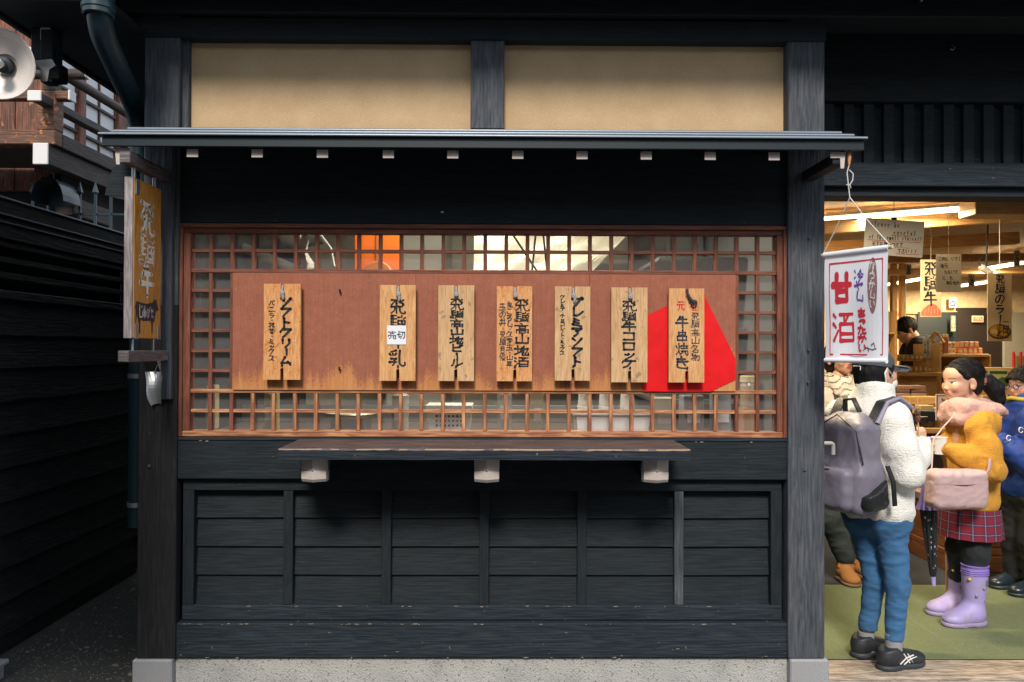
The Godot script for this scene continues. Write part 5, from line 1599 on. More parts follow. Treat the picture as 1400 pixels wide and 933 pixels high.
func papers() -> void:
	# English notice
	var c := P(1225, 322, -1.3)
	var k := (DIST + 1.3) / FOCAL
	var t := thing("careful_notice", "grey card with a handwritten English warning hanging behind the cloth banner", "notice", c)
	var tilt := Basis(Vector3.BACK, -0.07)
	own(t, "card", box_mesh(Vector3(82 * k, 50 * k, 0.002), 0.0005), M("grey_paper"), Transform3D(tilt, Vector3(0, 0, -0.0012)))
	var st := begin()
	add_line(st, "please be", -34 * k, 20 * k, 4.6 * k, 7 * k, 0.9 * k, 0.02)
	add_line(st, "careful", -2 * k, 10.5 * k, 4.6 * k, 7 * k, 0.9 * k, 0.02)
	add_line(st, "of the small stairs!!", -35 * k, 2 * k, 3.5 * k, 6 * k, 0.85 * k, 0.02)
	add_line(st, "足下に気をつけて", -30 * k, -7 * k, 5.4 * k, 5.5 * k, 0.8 * k, 0.02)
	add_line(st, "下さい!!", 6 * k, -15 * k, 5.4 * k, 5.5 * k, 0.8 * k, 0.02)
	own(t, "lettering", st.commit(), M("ink"), Transform3D(tilt, Vector3(0, 0, 0.0)))
	st = begin()
	for e in [[-4, 2.5, 22, 3.5], [-36, -5.5, 36, -4.5], [-26, -14, 22, -13], [4, -22, 36, -21]]:
		add_stroke(st, [Vector2(e[0] * k, e[1] * k), Vector2(e[2] * k, e[3] * k)], 0.7 * k)
	own(t, "underline", st.commit(), M("red_ink"), Transform3D(tilt, Vector3(0, 0, 0.0)))
	put(t, "clip", box_mesh(Vector3(0.03, 0.014, 0.01), 0.002), M("iron"), c + Vector3(0, 25 * k + 0.004, 0.0))
	put(t, "string", tube([c + Vector3(0, 25 * k + 0.01, 0), Vector3(c.x, 2.449, c.z)], 0.0015, 5), M("dark_rope"))
	# second paper
	c = P(1300.5, 370.5, -1.9)
	k = (DIST + 1.9) / FOCAL
	t = thing("paper_notice", "small pale handwritten paper hanging in front of the beef banner", "notice", c)
	own(t, "card", box_mesh(Vector3(35 * k, 52 * k, 0.002), 0.0005), thin_paper("tan_paper", Color(0.58, 0.54, 0.47)), Transform3D(Basis(), Vector3(0, 0, -0.0012)))
	st = begin()
	add_line(st, "このたびいて!", -14 * k, 22 * k, 4.4 * k, 5 * k, 0.8 * k)
	add_line(st, "地元飲食", -12 * k, 13 * k, 5.6 * k, 6 * k, 0.8 * k)
	add_line(st, "たたいて", -6 * k, 4 * k, 4.6 * k, 5 * k, 0.8 * k)
	add_line(st, "外に出たら", -14 * k, -4 * k, 5 * k, 5 * k, 0.8 * k)
	add_line(st, "食物を気か", -8 * k, -11 * k, 4.6 * k, 5 * k, 0.8 * k)
	own(t, "lettering", st.commit(), M("ink"))
	put(t, "string", tube([c + Vector3(0, 26 * k, 0), Vector3(c.x, 2.449, c.z)], 0.0012, 5), M("cord"))
	# beef banner
	c = P(1276, 391.5, -2.7)
	k = (DIST + 2.7) / FOCAL
	t = thing("beef_banner", "long cream paper banner with three black characters above a picture of meat", "banner", c)
	own(t, "sheet", box_mesh(Vector3(29 * k, 79 * k, 0.003), 0.0005), thin_paper("cream_paper", Color(0.6, 0.5, 0.33)), Transform3D(Basis(), Vector3(0, 0, -0.0017)))
	st = begin()
	add_column(st, "飛騨牛", -1 * k, 38 * k, -26 * k, 17 * k, 2.6 * k)
	own(t, "lettering", st.commit(), M("ink"))
	st = begin()
	add_plate(st, PackedVector2Array([Vector2(-13.5 * k, -38 * k), Vector2(13.5 * k, -38 * k), Vector2(13.5 * k, -31 * k), Vector2(8 * k, -24 * k), Vector2(3 * k, -21 * k), Vector2(-4 * k, -23 * k), Vector2(-10 * k, -28 * k), Vector2(-13.5 * k, -33 * k)]), 0.0, 0.0005)
	own(t, "meat_print", st.commit(), flat("meat_pink", Color(0.6, 0.14, 0.08), 0.7))
	st = begin()
	for i in 5:
		add_stroke(st, [Vector2((-9 + i * 4.5) * k, (-36 + (i % 2) * 2) * k), Vector2((-7 + i * 4) * k, (-29 + (i % 3) * 2) * k)], 1.0 * k)
	own(t, "fat_print", st.commit(), flat("meat_fat", Color(0.7, 0.36, 0.26), 0.7), Transform3D(Basis(), Vector3(0, 0, 0.0006)))
	put(t, "string", tube([c + Vector3(0, 39 * k, 0), Vector3(c.x, 2.449, c.z)], 0.0015, 5), M("cord"))
	# noodle banner
	c = P(1371, 417, -2.2)
	k = (DIST + 2.2) / FOCAL
	t = thing("noodle_banner", "long cream paper banner with a noodle bowl picture at its foot", "banner", c)
	own(t, "sheet", box_mesh(Vector3(34 * k, 94 * k, 0.003), 0.0005), thin_paper("cream_paper2", Color(0.64, 0.48, 0.28)), Transform3D(Basis(), Vector3(0, 0, -0.0017)))
	st = begin()
	add_column(st, "飛騨のラー", 0.0, 46 * k, -20 * k, 12 * k, 1.9 * k)
	add_glyph(st, "麺", 4 * k, -20 * k, 15 * k, 22 * k, 1.7 * k)
	own(t, "lettering", st.commit(), M("ink"), Transform3D(Basis(), Vector3(0, 0, 0.002)))
	st = begin()
	add_disc(st, k, 0.0, -34.0, 16.0, 10.5, 0.0004)
	own(t, "bowl_print", st.commit(), flat("bowl_brown", Color(0.12, 0.05, 0.02), 0.6))
	st = begin()
	add_disc(st, k, -0.5, -33.0, 14.0, 8.5, 0.0007)
	own(t, "soup_print", st.commit(), flat("soup_yellow", Color(0.62, 0.3, 0.02), 0.6))
	st = begin()
	add_disc(st, k, -8.0, -33.5, 4.5, 3.2, 0.001)
	own(t, "egg_print", st.commit(), flat("egg_cream", Color(0.7, 0.5, 0.25), 0.6))
	put(t, "string", tube([c + Vector3(0, 47 * k, 0), Vector3(c.x, 2.449, c.z)], 0.0015, 5), M("cord"))
	# sign on the dark door, small strip, framed board
	c = P(1340.5, 433.5, -7.9)
	k = (DIST + 7.9) / FOCAL
	t = thing("door_sign", "small cream sign with faint characters on the dark back door", "sign", c)
	own(t, "plate", box_mesh(Vector3(16 * k, 9 * k, 0.01), 0.002), flat("cream_paper", Color(0.6, 0.5, 0.33), 0.8))
	st = begin()
	add_line(st, "高山酒", -7 * k, 3 * k, 4.6 * k, 6 * k, 0.8 * k)
	own(t, "lettering", st.commit(), flat("door_red", Color(0.35, 0.06, 0.03), 0.8), Transform3D(Basis(), Vector3(0, 0, 0.006)))
	c = P(1306.5, 440, -7.85)
	t = thing("strip_sign", "narrow grey strip sign with characters beside the dark back door", "sign", c)
	own(t, "plate", box_mesh(Vector3(7 * k, 22 * k, 0.01), 0.002), flat("strip_grey", Color(0.1, 0.1, 0.09), 0.8))
	st = begin()
	add_column(st, "飛騨高山", 0.0, 10 * k, -10 * k, 4.5 * k, 0.6 * k)
	own(t, "lettering", st.commit(), M("cream_paper"), Transform3D(Basis(), Vector3(0, 0, 0.006)))
	c = P(1306, 411, -7.9)
	t = thing("round_emblem", "small blue and white emblem plaque on the cream back wall", "plaque", c)
	own(t, "plate", box_mesh(Vector3(10 * k, 14 * k, 0.01), 0.002), M("white_paint"))
	own(t, "ring", lathe([Vector2(2.0 * k, 0.0), Vector2(2.1 * k, 0.004), Vector2(4.0 * k, 0.004), Vector2(4.1 * k, 0.0)], 24), flat("emblem_blue", Color(0.02, 0.04, 0.14), 0.6), Transform3D(Basis(Vector3.RIGHT, PI / 2.0), Vector3(0, -1.5 * k, 0.006)))
	# spotlight under a ceiling beam
	c = P(1352, 366, -2.6)
	t = thing("spotlight", "small white spotlight on a black bracket above the noodle banner", "spotlight", c)
	own(t, "can", lathe([Vector2(0.0, -0.05), Vector2(0.022, -0.05), Vector2(0.026, 0.03), Vector2(0.02, 0.05), Vector2(0.0, 0.05)], 16), M("white_paint"), Transform3D(Basis(Vector3.BACK, 1.0), Vector3.ZERO))
	own(t, "tail", lathe([Vector2(0.0, -0.03), Vector2(0.012, -0.03), Vector2(0.012, 0.03), Vector2(0.0, 0.03)], 10), M("iron"), Transform3D(Basis(Vector3.BACK, 1.0), Vector3(0.065, -0.04, 0)))
	put(t, "stem", tube([c, Vector3(c.x + 0.02, 2.449, c.z)], 0.006, 6), M("iron"))
	put(t, "cable", tube([c + Vector3(-0.03, 0.02, 0), c + Vector3(-0.06, 0.06, 0), c + Vector3(-0.02, 0.1, 0), c + Vector3(0.02, 0.09, 0)], 0.005, 6), M("iron"))

func goods(called: String, label: String, category: String, group: String, at: Vector3, size: Vector3, m: Material, lab: Material, jitter := 0.0) -> void:
	var t := thing(called, label, category, at, rng.randf_range(-jitter, jitter), group)
	own(t, "box", box_mesh(size, 0.004), m, Transform3D(Basis(), Vector3(0, size.y / 2.0, 0)))
	if lab:
		own(t, "print", box_mesh(Vector3(size.x * 0.6, size.y * 0.45, 0.002), 0.0005), lab, Transform3D(Basis(), Vector3(0, size.y * 0.5, size.z / 2.0)))

func shelves() -> void:
	var z := -4.6
	var k := (DIST - z) / FOCAL
	# tall display unit behind the girl's head
	var x0 := P(1283, 0, z).x
	var x1 := P(1348, 0, z).x
	var u := thing("display_unit", "light wooden display unit stacked with orange boxes behind the girl's head", "shelf unit", Vector3((x0 + x1) / 2.0, 0.0005, z))
	var y1 := P(0, 481.5, z).y
	bx(u, "shelf", M("shop_beam"), x0, x1, y1 - 0.03, y1, z - 0.2, z + 0.1, 0.003)
	var y2 := P(0, 505, z).y
	bx(u, "shelf", M("shop_beam"), x0, x1, y2 - 0.03, y2, z - 0.2, z + 0.1, 0.003)
	bx(u, "side", M("shop_beam_v"), x0 - 0.02, x0 - 0.001, 0.0005, P(0, 468, z).y, z - 0.2, z + 0.1, 0.003)
	bx(u, "side", M("shop_beam_v"), x1 + 0.001, x1 + 0.02, 0.0005, y1 - 0.01, z - 0.2, z + 0.1, 0.003)
	bx(u, "base", M("shop_beam"), x0, x1, 0.0005, y2 - 0.2, z - 0.2, z + 0.08, 0.003)
	bx(u, "back", M("shop_beam"), x0, x1, y2 - 0.2, y1 - 0.03, z - 0.22, z - 0.201, 0.002)
	var org := flat("box_orange", Color(0.62, 0.2, 0.06), 0.6)
	var crm := flat("box_cream", Color(0.62, 0.5, 0.3), 0.6)
	var pnk := flat("box_rose", Color(0.6, 0.3, 0.2), 0.6)
	for r in 2:
		for i in 5 - r:
			goods("snack_box", "%s orange snack box from the left, %s layer on the display unit" % [NTH[i], ["lower", "upper"][r]], "box", "orange boxes on the display unit", Vector3(x0 + 0.22 + i * 0.05 + r * 0.012, y1 + r * 0.062, z), Vector3(0.046, 0.06, 0.09), org if i % 2 == r else pnk, crm, 0.05)
	for i in 4:
		for r in 2:
			goods("snack_packet", "%s pale snack packet from the left, %s layer beside the orange boxes" % [NTH[i], ["lower", "upper"][r]], "packet", "cream packets on the display unit", Vector3(x0 + 0.028 + i * 0.042, y1 + r * 0.062, z + 0.02), Vector3(0.036, 0.058, 0.05), crm if (i + r) % 3 else M("white_paint"), org, 0.15)
	var tw := thing("paper_tower", "tall brown and white paper bag with a crimped top on the display unit", "bag", Vector3(P(1296, 0, z + 0.07).x, y1, z + 0.07))
	own(tw, "bag", box_mesh(Vector3(0.05, 0.17, 0.03), 0.006), flat("tower_brown", Color(0.32, 0.11, 0.05), 0.7), Transform3D(Basis(), Vector3(0, 0.085, 0)))
	for i in 3:
		own(tw, "crimp", box_mesh(Vector3(0.012, 0.03, 0.02), 0.003), crm, Transform3D(Basis(Vector3.BACK, (i - 1) * -0.25), Vector3((i - 1) * 0.018, 0.183, 0)))
	for i in 3:
		goods("jar_box", "%s dark labelled pot from the left on the display unit's lower shelf" % NTH[i], "pot", "dark pots on the lower shelf", Vector3(x0 + 0.3 + i * 0.05, y2, z), Vector3(0.04, 0.07, 0.05), flat("pot_dark", Color(0.05, 0.035, 0.03), 0.5), crm, 0.1)
	# a low unit to the left with rows of jars and a hanging paper
	z = -4.2
	k = (DIST - z) / FOCAL
	var a0 := P(1226, 0, z).x
	var a1 := P(1284, 0, z).x
	var v := thing("jar_rack", "low wooden rack with two rows of small jars beside the boy's cap", "shelf unit", Vector3((a0 + a1) / 2.0, 0.0005, z))
	var q1 := P(0, 507, z).y
	bx(v, "shelf", M("shop_beam"), a0, a1, q1 - 0.035, q1, z - 0.2, z + 0.1, 0.003)
	var q2 := P(0, 490, z).y
	bx(v, "shelf", M("shop_beam"), a0, P(1265, 0, z).x, q2 - 0.012, q2, z - 0.2, z + 0.02, 0.003)
	bx(v, "side", M("shop_beam_v"), P(1266, 0, z).x, a1, q1 + 0.001, P(0, 468, z).y, z - 0.2, z + 0.06, 0.003)
	bx(v, "base", M("shop_beam"), a0, a1, 0.0005, q1 - 0.036, z - 0.2, z + 0.0, 0.003)
	for i in 7:
		goods("spice_jar", "%s amber jar from the left in the lower row of the jar rack" % NTH[i], "jar", "jars in the wooden rack", Vector3(a0 + 0.04 + i * 0.044, q1, z + 0.05), Vector3(0.03, 0.06 + 0.01 * (i % 2), 0.03), flat("amber", Color(0.42, 0.22, 0.05), 0.3), crm, 0.2)
		if i < 6:
			goods("spice_jar", "%s honey jar from the left in the upper row of the jar rack" % NTH[i], "jar", "jars in the wooden rack", Vector3(a0 + 0.04 + i * 0.044, q2, z - 0.02), Vector3(0.03, 0.05, 0.03), flat("amber2", Color(0.5, 0.32, 0.1), 0.3), M("white_paint") if i % 2 else crm, 0.2)
	var hp := thing("price_paper", "long tan paper with brush writing hanging beside the jar rack", "paper", P(1270, 474, z + 0.1))
	own(hp, "sheet", box_mesh(Vector3(10 * k, 26 * k, 0.002), 0.0005), flat("tan_paper", Color(0.5, 0.47, 0.4), 0.85))
	var st := begin()
	add_column(st, "飛騨高山地酒", 1.5 * k, 12 * k, -11 * k, 3.4 * k, 0.5 * k)
	add_column(st, "山車名物", -2.5 * k, 11 * k, -8 * k, 3 * k, 0.5 * k)
	own(hp, "lettering", st.commit(), M("ink"), Transform3D(Basis(), Vector3(0, 0, 0.001)))
	# straw ornament like a small roof behind it
	var orn := thing("straw_ornament", "small straw roof ornament above the jar rack", "ornament", P(1282, 458, -4.5))
	for i in 4:
		own(orn, "straw", bar(Vector3(-0.09 + 0.01 * i, -0.06, 0.01 * i), Vector3(0.0, 0.045, 0.01 * i), 0.02, 0.016, 0.003), M("shop_beam"))
		own(orn, "straw", bar(Vector3(0.09 - 0.01 * i, -0.06, 0.01 * i + 0.004), Vector3(0.0, 0.045, 0.01 * i + 0.004), 0.02, 0.016, 0.003), M("shop_beam"))
	own(orn, "stand", box_mesh(Vector3(0.04, 0.14, 0.04), 0.004), M("shop_beam_v"), Transform3D(Basis(), Vector3(0, -0.13, 0)))
	# table of wrapped flat packs between boy and girl
	z = -2.6
	k = (DIST - z) / FOCAL
	var t0 := P(1222, 0, z).x
	var t1 := P(1300, 0, z).x
	var ty := P(0, 580, z).y
	var tb := thing("goods_table", "low table heaped with wrapped snacks between the boy and the girl", "table", Vector3((t0 + t1) / 2.0, 0.0005, z))
	bx(tb, "top", M("shop_beam"), t0, t1 + 0.3, ty - 0.04, ty, z - 0.5, z + 0.2, 0.004)
	bx(tb, "skirt", flat("table_skirt", Color(0.03, 0.028, 0.025), 0.8), t0 + 0.02, t1 + 0.28, 0.0005, ty - 0.041, z - 0.46, z + 0.16, 0.004)
	for r in 7:
		for i in 3:
			goods("flat_pack", "brown flat snack pack, %s from the bottom in the %s stack from the left" % [NTH[r], NTH[i]], "packet", "stacked brown packs on the low table", Vector3(t0 + 0.09 + i * 0.125 + rng.randf_range(-0.012, 0.012), ty + 0.08 + r * 0.03, z - 0.3), Vector3(0.12, 0.028, 0.1), flat("pack_brown_%d" % (r % 3), [Color(0.2, 0.11, 0.08), Color(0.3, 0.2, 0.15), Color(0.13, 0.07, 0.055)][r % 3], 0.5), null, 0.1)
	bx(tb, "riser", M("counter_wood"), t0 + 0.02, t0 + 0.42, ty + 0.001, ty + 0.0005, z - 0.4, z - 0.2, 0.004)
	for i in 4:
		goods("cream_box", "%s tan gift box from the left on the front of the low table" % NTH[i], "box", "cream gift boxes on the low table", Vector3(t0 + 0.2 + i * 0.11, ty, z + 0.08), Vector3(0.1, 0.16 - 0.02 * (i % 2), 0.08), flat("gift_tan", Color(0.5, 0.36, 0.18), 0.7), crm if i % 2 else flat("pot_dark", Color(0.05, 0.035, 0.03), 0.5), 0.08)
	for i in 5:
		goods("black_pack", "%s glossy black snack pack from the left on the low table" % NTH[i], "packet", "black packs on the low table", Vector3(t0 + 0.03 + i * 0.05, ty + 0.01 + 0.012 * i, z + 0.14), Vector3(0.11, 0.05 + 0.03 * (i % 2), 0.09), flat("pack_black", Color(0.012, 0.013, 0.014), 0.35), null, 0.5)
	var lt := thing("pickle_bag", "pale green pickle bag on an orange box near the girl's chin", "bag", Vector3(P(1280, 0, z).x, P(0, 552, z).y, z - 0.1))
	own(lt, "box", box_mesh(Vector3(0.24, 0.06, 0.12), 0.004), M("shop_beam"), Transform3D(Basis(), Vector3(-0.05, 0.03, 0)))
	own(lt, "stand", box_mesh(Vector3(0.2, P(0, 552, z).y - ty - 0.001, 0.1), 0.004), flat("gift_tan", Color(0.5, 0.36, 0.18), 0.7), Transform3D(Basis(), Vector3(-0.05, -(P(0, 552, z).y - ty) / 2.0, 0)))
	own(lt, "bag", ball(0.04, 16), flat("pickle", Color(0.45, 0.5, 0.2), 0.35), Transform3D(Basis().scaled(Vector3(1.6, 0.55, 0.9)), Vector3(-0.01, 0.0005, 0)))
	var pn := thing("framed_price_card", "white card with a purple border standing at the girl's chest", "card", P(1293, 555, -0.95))
	var kk := (DIST + 0.95) / FOCAL
	own(pn, "card", box_mesh(Vector3(22 * kk, 36 * kk, 0.003), 0.0005), M("white_paint"))
	st = begin()
	for e in [[-9, 16, 9, 16], [-9, -16, 9, -16], [-9, 16, -9, -16], [9, 16, 9, -16]]:
		add_stroke(st, [Vector2(e[0] * kk, e[1] * kk), Vector2(e[2] * kk, e[3] * kk)], 1.0 * kk)
	add_glyph(st, "物", 1 * kk, 12 * kk, 9 * kk, 9 * kk, 1.0 * kk)
	own(pn, "print", st.commit(), flat("card_purple", Color(0.12, 0.05, 0.12), 0.7), Transform3D(Basis(), Vector3(0, 0, 0.0018)))
	own(pn, "stick", box_mesh(Vector3(0.012, P(1293, 573, -0.95).y - 0.0005, 0.008), 0.002), M("shop_beam_v"), Transform3D(Basis(), Vector3(0.02, -18 * kk - (P(1293, 573, -0.95).y - 0.0005) / 2.0, -0.006)))
	# brown counter with steps at the right
	z = -1.75
	var c0 := P(1295, 0, z).x
	var cn := thing("sales_counter", "reddish brown wooden sales counter with two stepped plinths behind the girl", "counter", Vector3(c0 + 0.7, 0.0005, z))
	var yt := P(0, 682, z).y
	bx(cn, "front", M("counter_wood"), c0, c0 + 1.6, P(0, 748, z).y, yt - 0.05, z - 0.5, z, 0.004)
	bx(cn, "top", flat("counter_top", Color(0.25, 0.18, 0.15), 0.5), c0 - 0.02, c0 + 1.62, yt - 0.049, yt, z - 0.52, z + 0.04, 0.004)
	bx(cn, "plinth", M("counter_wood"), c0 - 0.01, c0 + 1.6, P(0, 757, z).y, P(0, 748, z).y - 0.001, z - 0.5, z + 0.03, 0.004)
	bx(cn, "plinth", M("counter_wood"), c0 - 0.01, c0 + 1.6, 0.0005, P(0, 757, z).y - 0.001, z - 0.5, z + 0.07, 0.004)
	goods_on_counter(c0, yt, z)
	var pc := thing("price_card", "white price card hanging on the front of the brown counter", "card", P(1352, 676, z + 0.05))
	var k3 := (DIST - z - 0.05) / FOCAL
	own(pc, "card", box_mesh(Vector3(26 * k3, 44 * k3, 0.003), 0.0005), M("white_paint"))
	st = begin()
	add_line(st, "高山", 2 * k3, 14 * k3, 5 * k3, 6 * k3, 0.7 * k3)
	own(pc, "lettering", st.commit(), M("ink"), Transform3D(Basis(), Vector3(0, 0, 0.0018)))

func goods_on_counter(c0: float, yt: float, z: float) -> void:
	for i in 8:
		for r in 3:
			goods("wrapped_sweet", "%s wrapped sweet from the left, %s layer on the brown counter" % [NTH[i], NTH[r]], "sweets", "wrapped sweets on the counter", Vector3(c0 + 0.06 + i * 0.09, yt + r * 0.045, z - 0.12 - 0.02 * r), Vector3(0.08, 0.043, 0.07), flat("sweet_%d" % ((i + r) % 4), [Color(0.5, 0.42, 0.32), Color(0.4, 0.2, 0.1), Color(0.55, 0.5, 0.42), Color(0.45, 0.3, 0.08)][(i + r) % 4], 0.3), null, 0.2)
	# picture panels on a rack above the counter
	var f := thing("poster_rack", "rack of small landscape posters between the girl and the boy in blue", "rack", Vector3(P(1365, 0, -2.6).x, 0.0005, -2.6))
	var k := (DIST + 2.6) / FOCAL
	bx(f, "board", M("shop_beam"), P(1338, 0, -2.6).x, P(1410, 0, -2.6).x, P(0, 560, -2.6).y, P(0, 500, -2.6).y, -2.64, -2.6, 0.003)
	bx(f, "leg", M("shop_beam_v"), P(1345, 0, -2.6).x, P(1350, 0, -2.6).x, 0.0005, P(0, 560, -2.6).y, -2.64, -2.6, 0.003)
	bx(f, "leg", M("shop_beam_v"), P(1398, 0, -2.6).x, P(1403, 0, -2.6).x, 0.0005, P(0, 560, -2.6).y, -2.64, -2.6, 0.003)
	for q in [[1342, 1354, Color(0.35, 0.24, 0.06), Color(0.14, 0.16, 0.05), "narrow yellow and green landscape poster behind the ponytail"], [1356, 1383, Color(0.4, 0.38, 0.2), Color(0.05, 0.11, 0.03), "green landscape poster with a dark heading strip"], [1385, 1408, Color(0.45, 0.3, 0.1), Color(0.2, 0.1, 0.03), "brown landscape poster cut by the right edge of the picture"]]:
		var t := thing("landscape_poster", q[4], "poster", P((q[0] + q[1]) / 2.0, 516, -2.59))
		var w: float = (q[1] - q[0]) * k
		own(t, "sheet", box_mesh(Vector3(w, 25 * k, 0.002), 0.0005), flat("poster_%d" % q[0], q[2], 0.6), Transform3D(Basis(), Vector3(0, 0, -0.006)))
		var st := begin()
		add_plate(st, PackedVector2Array([Vector2(-w * 0.45, -10 * k), Vector2(w * 0.45, -10 * k), Vector2(w * 0.45, 1 * k), Vector2(w * 0.2, 3 * k), Vector2(-w * 0.1, -1 * k), Vector2(-w * 0.45, 4 * k)]), 0.0, 0.0)
		own(t, "hills_print", st.commit(), flat("poster_hill_%d" % q[0], q[3], 0.6), Transform3D(Basis(), Vector3(0, 0, -0.0045)))
		st = begin()
		add_plate(st, PackedVector2Array([Vector2(-w * 0.45, 7 * k), Vector2(w * 0.45, 7 * k), Vector2(w * 0.45, 11 * k), Vector2(-w * 0.45, 11 * k)]), 0.0, 0.0)
		own(t, "heading_print", st.commit(), flat("poster_head", Color(0.03, 0.08, 0.03), 0.6), Transform3D(Basis(), Vector3(0, 0, -0.0042)))
	for i in 7:
		goods("tea_packet", "%s tan tea packet from the left on the poster rack ledge" % NTH[i], "packet", "tan packets by the poster rack", Vector3(P(1340 + i * 9.5, 0, -2.5).x, P(0, 560, -2.5).y, -2.5), Vector3(0.045, 0.1 + 0.015 * (i % 3), 0.03), flat("tea_%d" % (i % 3), [Color(0.5, 0.36, 0.2), Color(0.4, 0.3, 0.12), Color(0.55, 0.44, 0.28)][i % 3], 0.6), flat("box_cream", Color(0.62, 0.5, 0.3), 0.6), 0.1)
	bx(f, "ledge", M("shop_beam"), P(1332, 0, -2.5).x, P(1410, 0, -2.5).x, P(0, 564, -2.5).y, P(0, 560, -2.5).y - 0.0005, -2.598, -2.44, 0.003)
	for i in 5:
		goods("red_bottle", "%s small bottle from the left on top of the poster rack" % NTH[i], "bottle", "bottles on the poster rack", Vector3(P(1390 + i * 5.0, 0, -2.62).x, P(0, 500, -2.62).y, -2.62), Vector3(0.018, 0.12 - 0.03 * (i % 2), 0.018), [flat("bottle_red", Color(0.5, 0.02, 0.02), 0.4), flat("bottle_olive", Color(0.2, 0.16, 0.04), 0.4)][i % 2], null)

# more stock: a tall rack along the left wall of the shop, baskets on the floor, and small papers under the beams
func more_stock() -> void:
	var z := -3.4
	var k := (DIST - z) / FOCAL
	var x0 := P(1165, 0, z).x
	var x1 := P(1226, 0, z).x
	var r := thing("side_rack", "wooden rack of packets behind the white banner and the boy's cap", "shelf unit", Vector3((x0 + x1) / 2.0, 0.0005, z))
	for i in 5:
		var y := 0.35 + i * 0.3
		bx(r, "shelf", M("shop_beam"), x0, x1, y, y + 0.02, z - 0.3, z, 0.003)
	bx(r, "side", M("shop_beam_v"), x0 - 0.022, x0 - 0.001, 0.0005, 1.75, z - 0.3, z, 0.003)
	bx(r, "side", M("shop_beam_v"), x1 + 0.001, x1 + 0.022, 0.0005, 1.75, z - 0.3, z, 0.003)
	bx(r, "back", M("counter_wood"), x0, x1, 0.0005, 1.74, z - 0.32, z - 0.301, 0.002)
	var tones := [Color(0.5, 0.1, 0.05), Color(0.55, 0.4, 0.16), Color(0.2, 0.25, 0.1), Color(0.6, 0.5, 0.36), Color(0.32, 0.12, 0.06)]
	for i in 5:
		for c in 6:
			var h := 0.12 + 0.05 * ((i * 3 + c * 5) % 3)
			goods("rack_packet", "%s packet from the left on the %s shelf of the side rack, counted upwards" % [NTH[c], NTH[i]], "packet", "packets in the side rack", Vector3(x0 + 0.035 + c * (x1 - x0 - 0.07) / 5.0, 0.3705 + i * 0.3, z - 0.1), Vector3(0.05, h, 0.06), flat("rack_tone_%d" % ((i * 2 + c) % 5), tones[(i * 2 + c) % 5], 0.55), flat("box_cream", Color(0.62, 0.5, 0.3), 0.6), 0.15)
	# hanging price strips under the second beam
	var spots := [[1196, 372, 7, 20, "narrow cream price strip hanging left of the beef banner"], [1245, 366, 8, 15, "small cream price strip hanging just left of the beef banner"], [1332, 380, 9, 17, "small cream price strip between the two long banners"], [1395, 350, 9, 22, "narrow cream price strip at the right edge, above the noodle banner"]]
	for q in spots:
		var c := P(q[0], q[1], -3.9)
		var kk := (DIST + 3.9) / FOCAL
		var t := thing("price_strip", q[4], "price strip", c, 0.0, "price strips under the beams")
		own(t, "sheet", box_mesh(Vector3(q[2] * kk, q[3] * kk, 0.002), 0.0005), thin_paper("tan_paper", Color(0.58, 0.54, 0.47)))
		var st := begin()
		add_column(st, "山地酒", 0.0, q[3] * kk * 0.42, -q[3] * kk * 0.42, q[2] * kk * 0.55, 0.8 * kk)
		own(t, "lettering", st.commit(), M("ink"), Transform3D(Basis(), Vector3(0, 0, 0.0011)))
		put(t, "string", tube([c + Vector3(0, q[3] * kk * 0.5, 0), Vector3(c.x, 2.449, c.z)], 0.0012, 5), M("cord"))
	# baskets of fruit-like sweets beside the counter
	for i in 3:
		var px: float = [1236.0, 1252.0, 1268.0][i]
		var b := thing("wicker_basket", ["left", "middle", "right"][i] + " one of three low wicker baskets before the goods table", "basket", Vector3(P(px, 0, -2.25).x, 0.46, -2.25), 0.0, "wicker baskets before the goods table")
		own(b, "bowl", lathe([Vector2(0.0, 0.0), Vector2(0.045, 0.0), Vector2(0.06, 0.05), Vector2(0.056, 0.05), Vector2(0.042, 0.008), Vector2(0.0, 0.008)], 18), M("shop_beam"))
		own(b, "stand", box_mesh(Vector3(0.1, 0.459, 0.1), 0.004), M("counter_wood"), Transform3D(Basis(), Vector3(0, -0.23, 0)))
		for j in 6:
			own(b, "sweet", ball(0.016, 10), flat("basket_sweet_%d" % (j % 2), [Color(0.5, 0.3, 0.06), Color(0.45, 0.12, 0.05)][j % 2], 0.4), Transform3D(Basis(), Vector3(0.03 * cos(j * 1.05), 0.052, 0.03 * sin(j * 1.05))))
# ------------------------------------------------------------------ smooth bodies: fields of tapered capsules, ellipsoids and soft boxes, meshed as surface nets
# a field entry: [kind, ...]: "c" a b ra rb | "e" centre radii basis | "b" centre half round basis ; a trailing "cut" takes it away instead
func cap(a: Vector3, b: Vector3, ra: float, rb: float) -> Array: return ["c", a, b, ra, rb]
func ell(c: Vector3, r: Vector3, basis := Basis()) -> Array: return ["e", c, r, basis]
func blk(c: Vector3, h: Vector3, r: float, basis := Basis()) -> Array: return ["b", c, h, r, basis]
func chain(pts: Array, radii: Array) -> Array:
	var out := []
	for i in pts.size() - 1:
		out.append(cap(pts[i], pts[i + 1], radii[i], radii[i + 1]))
	return out

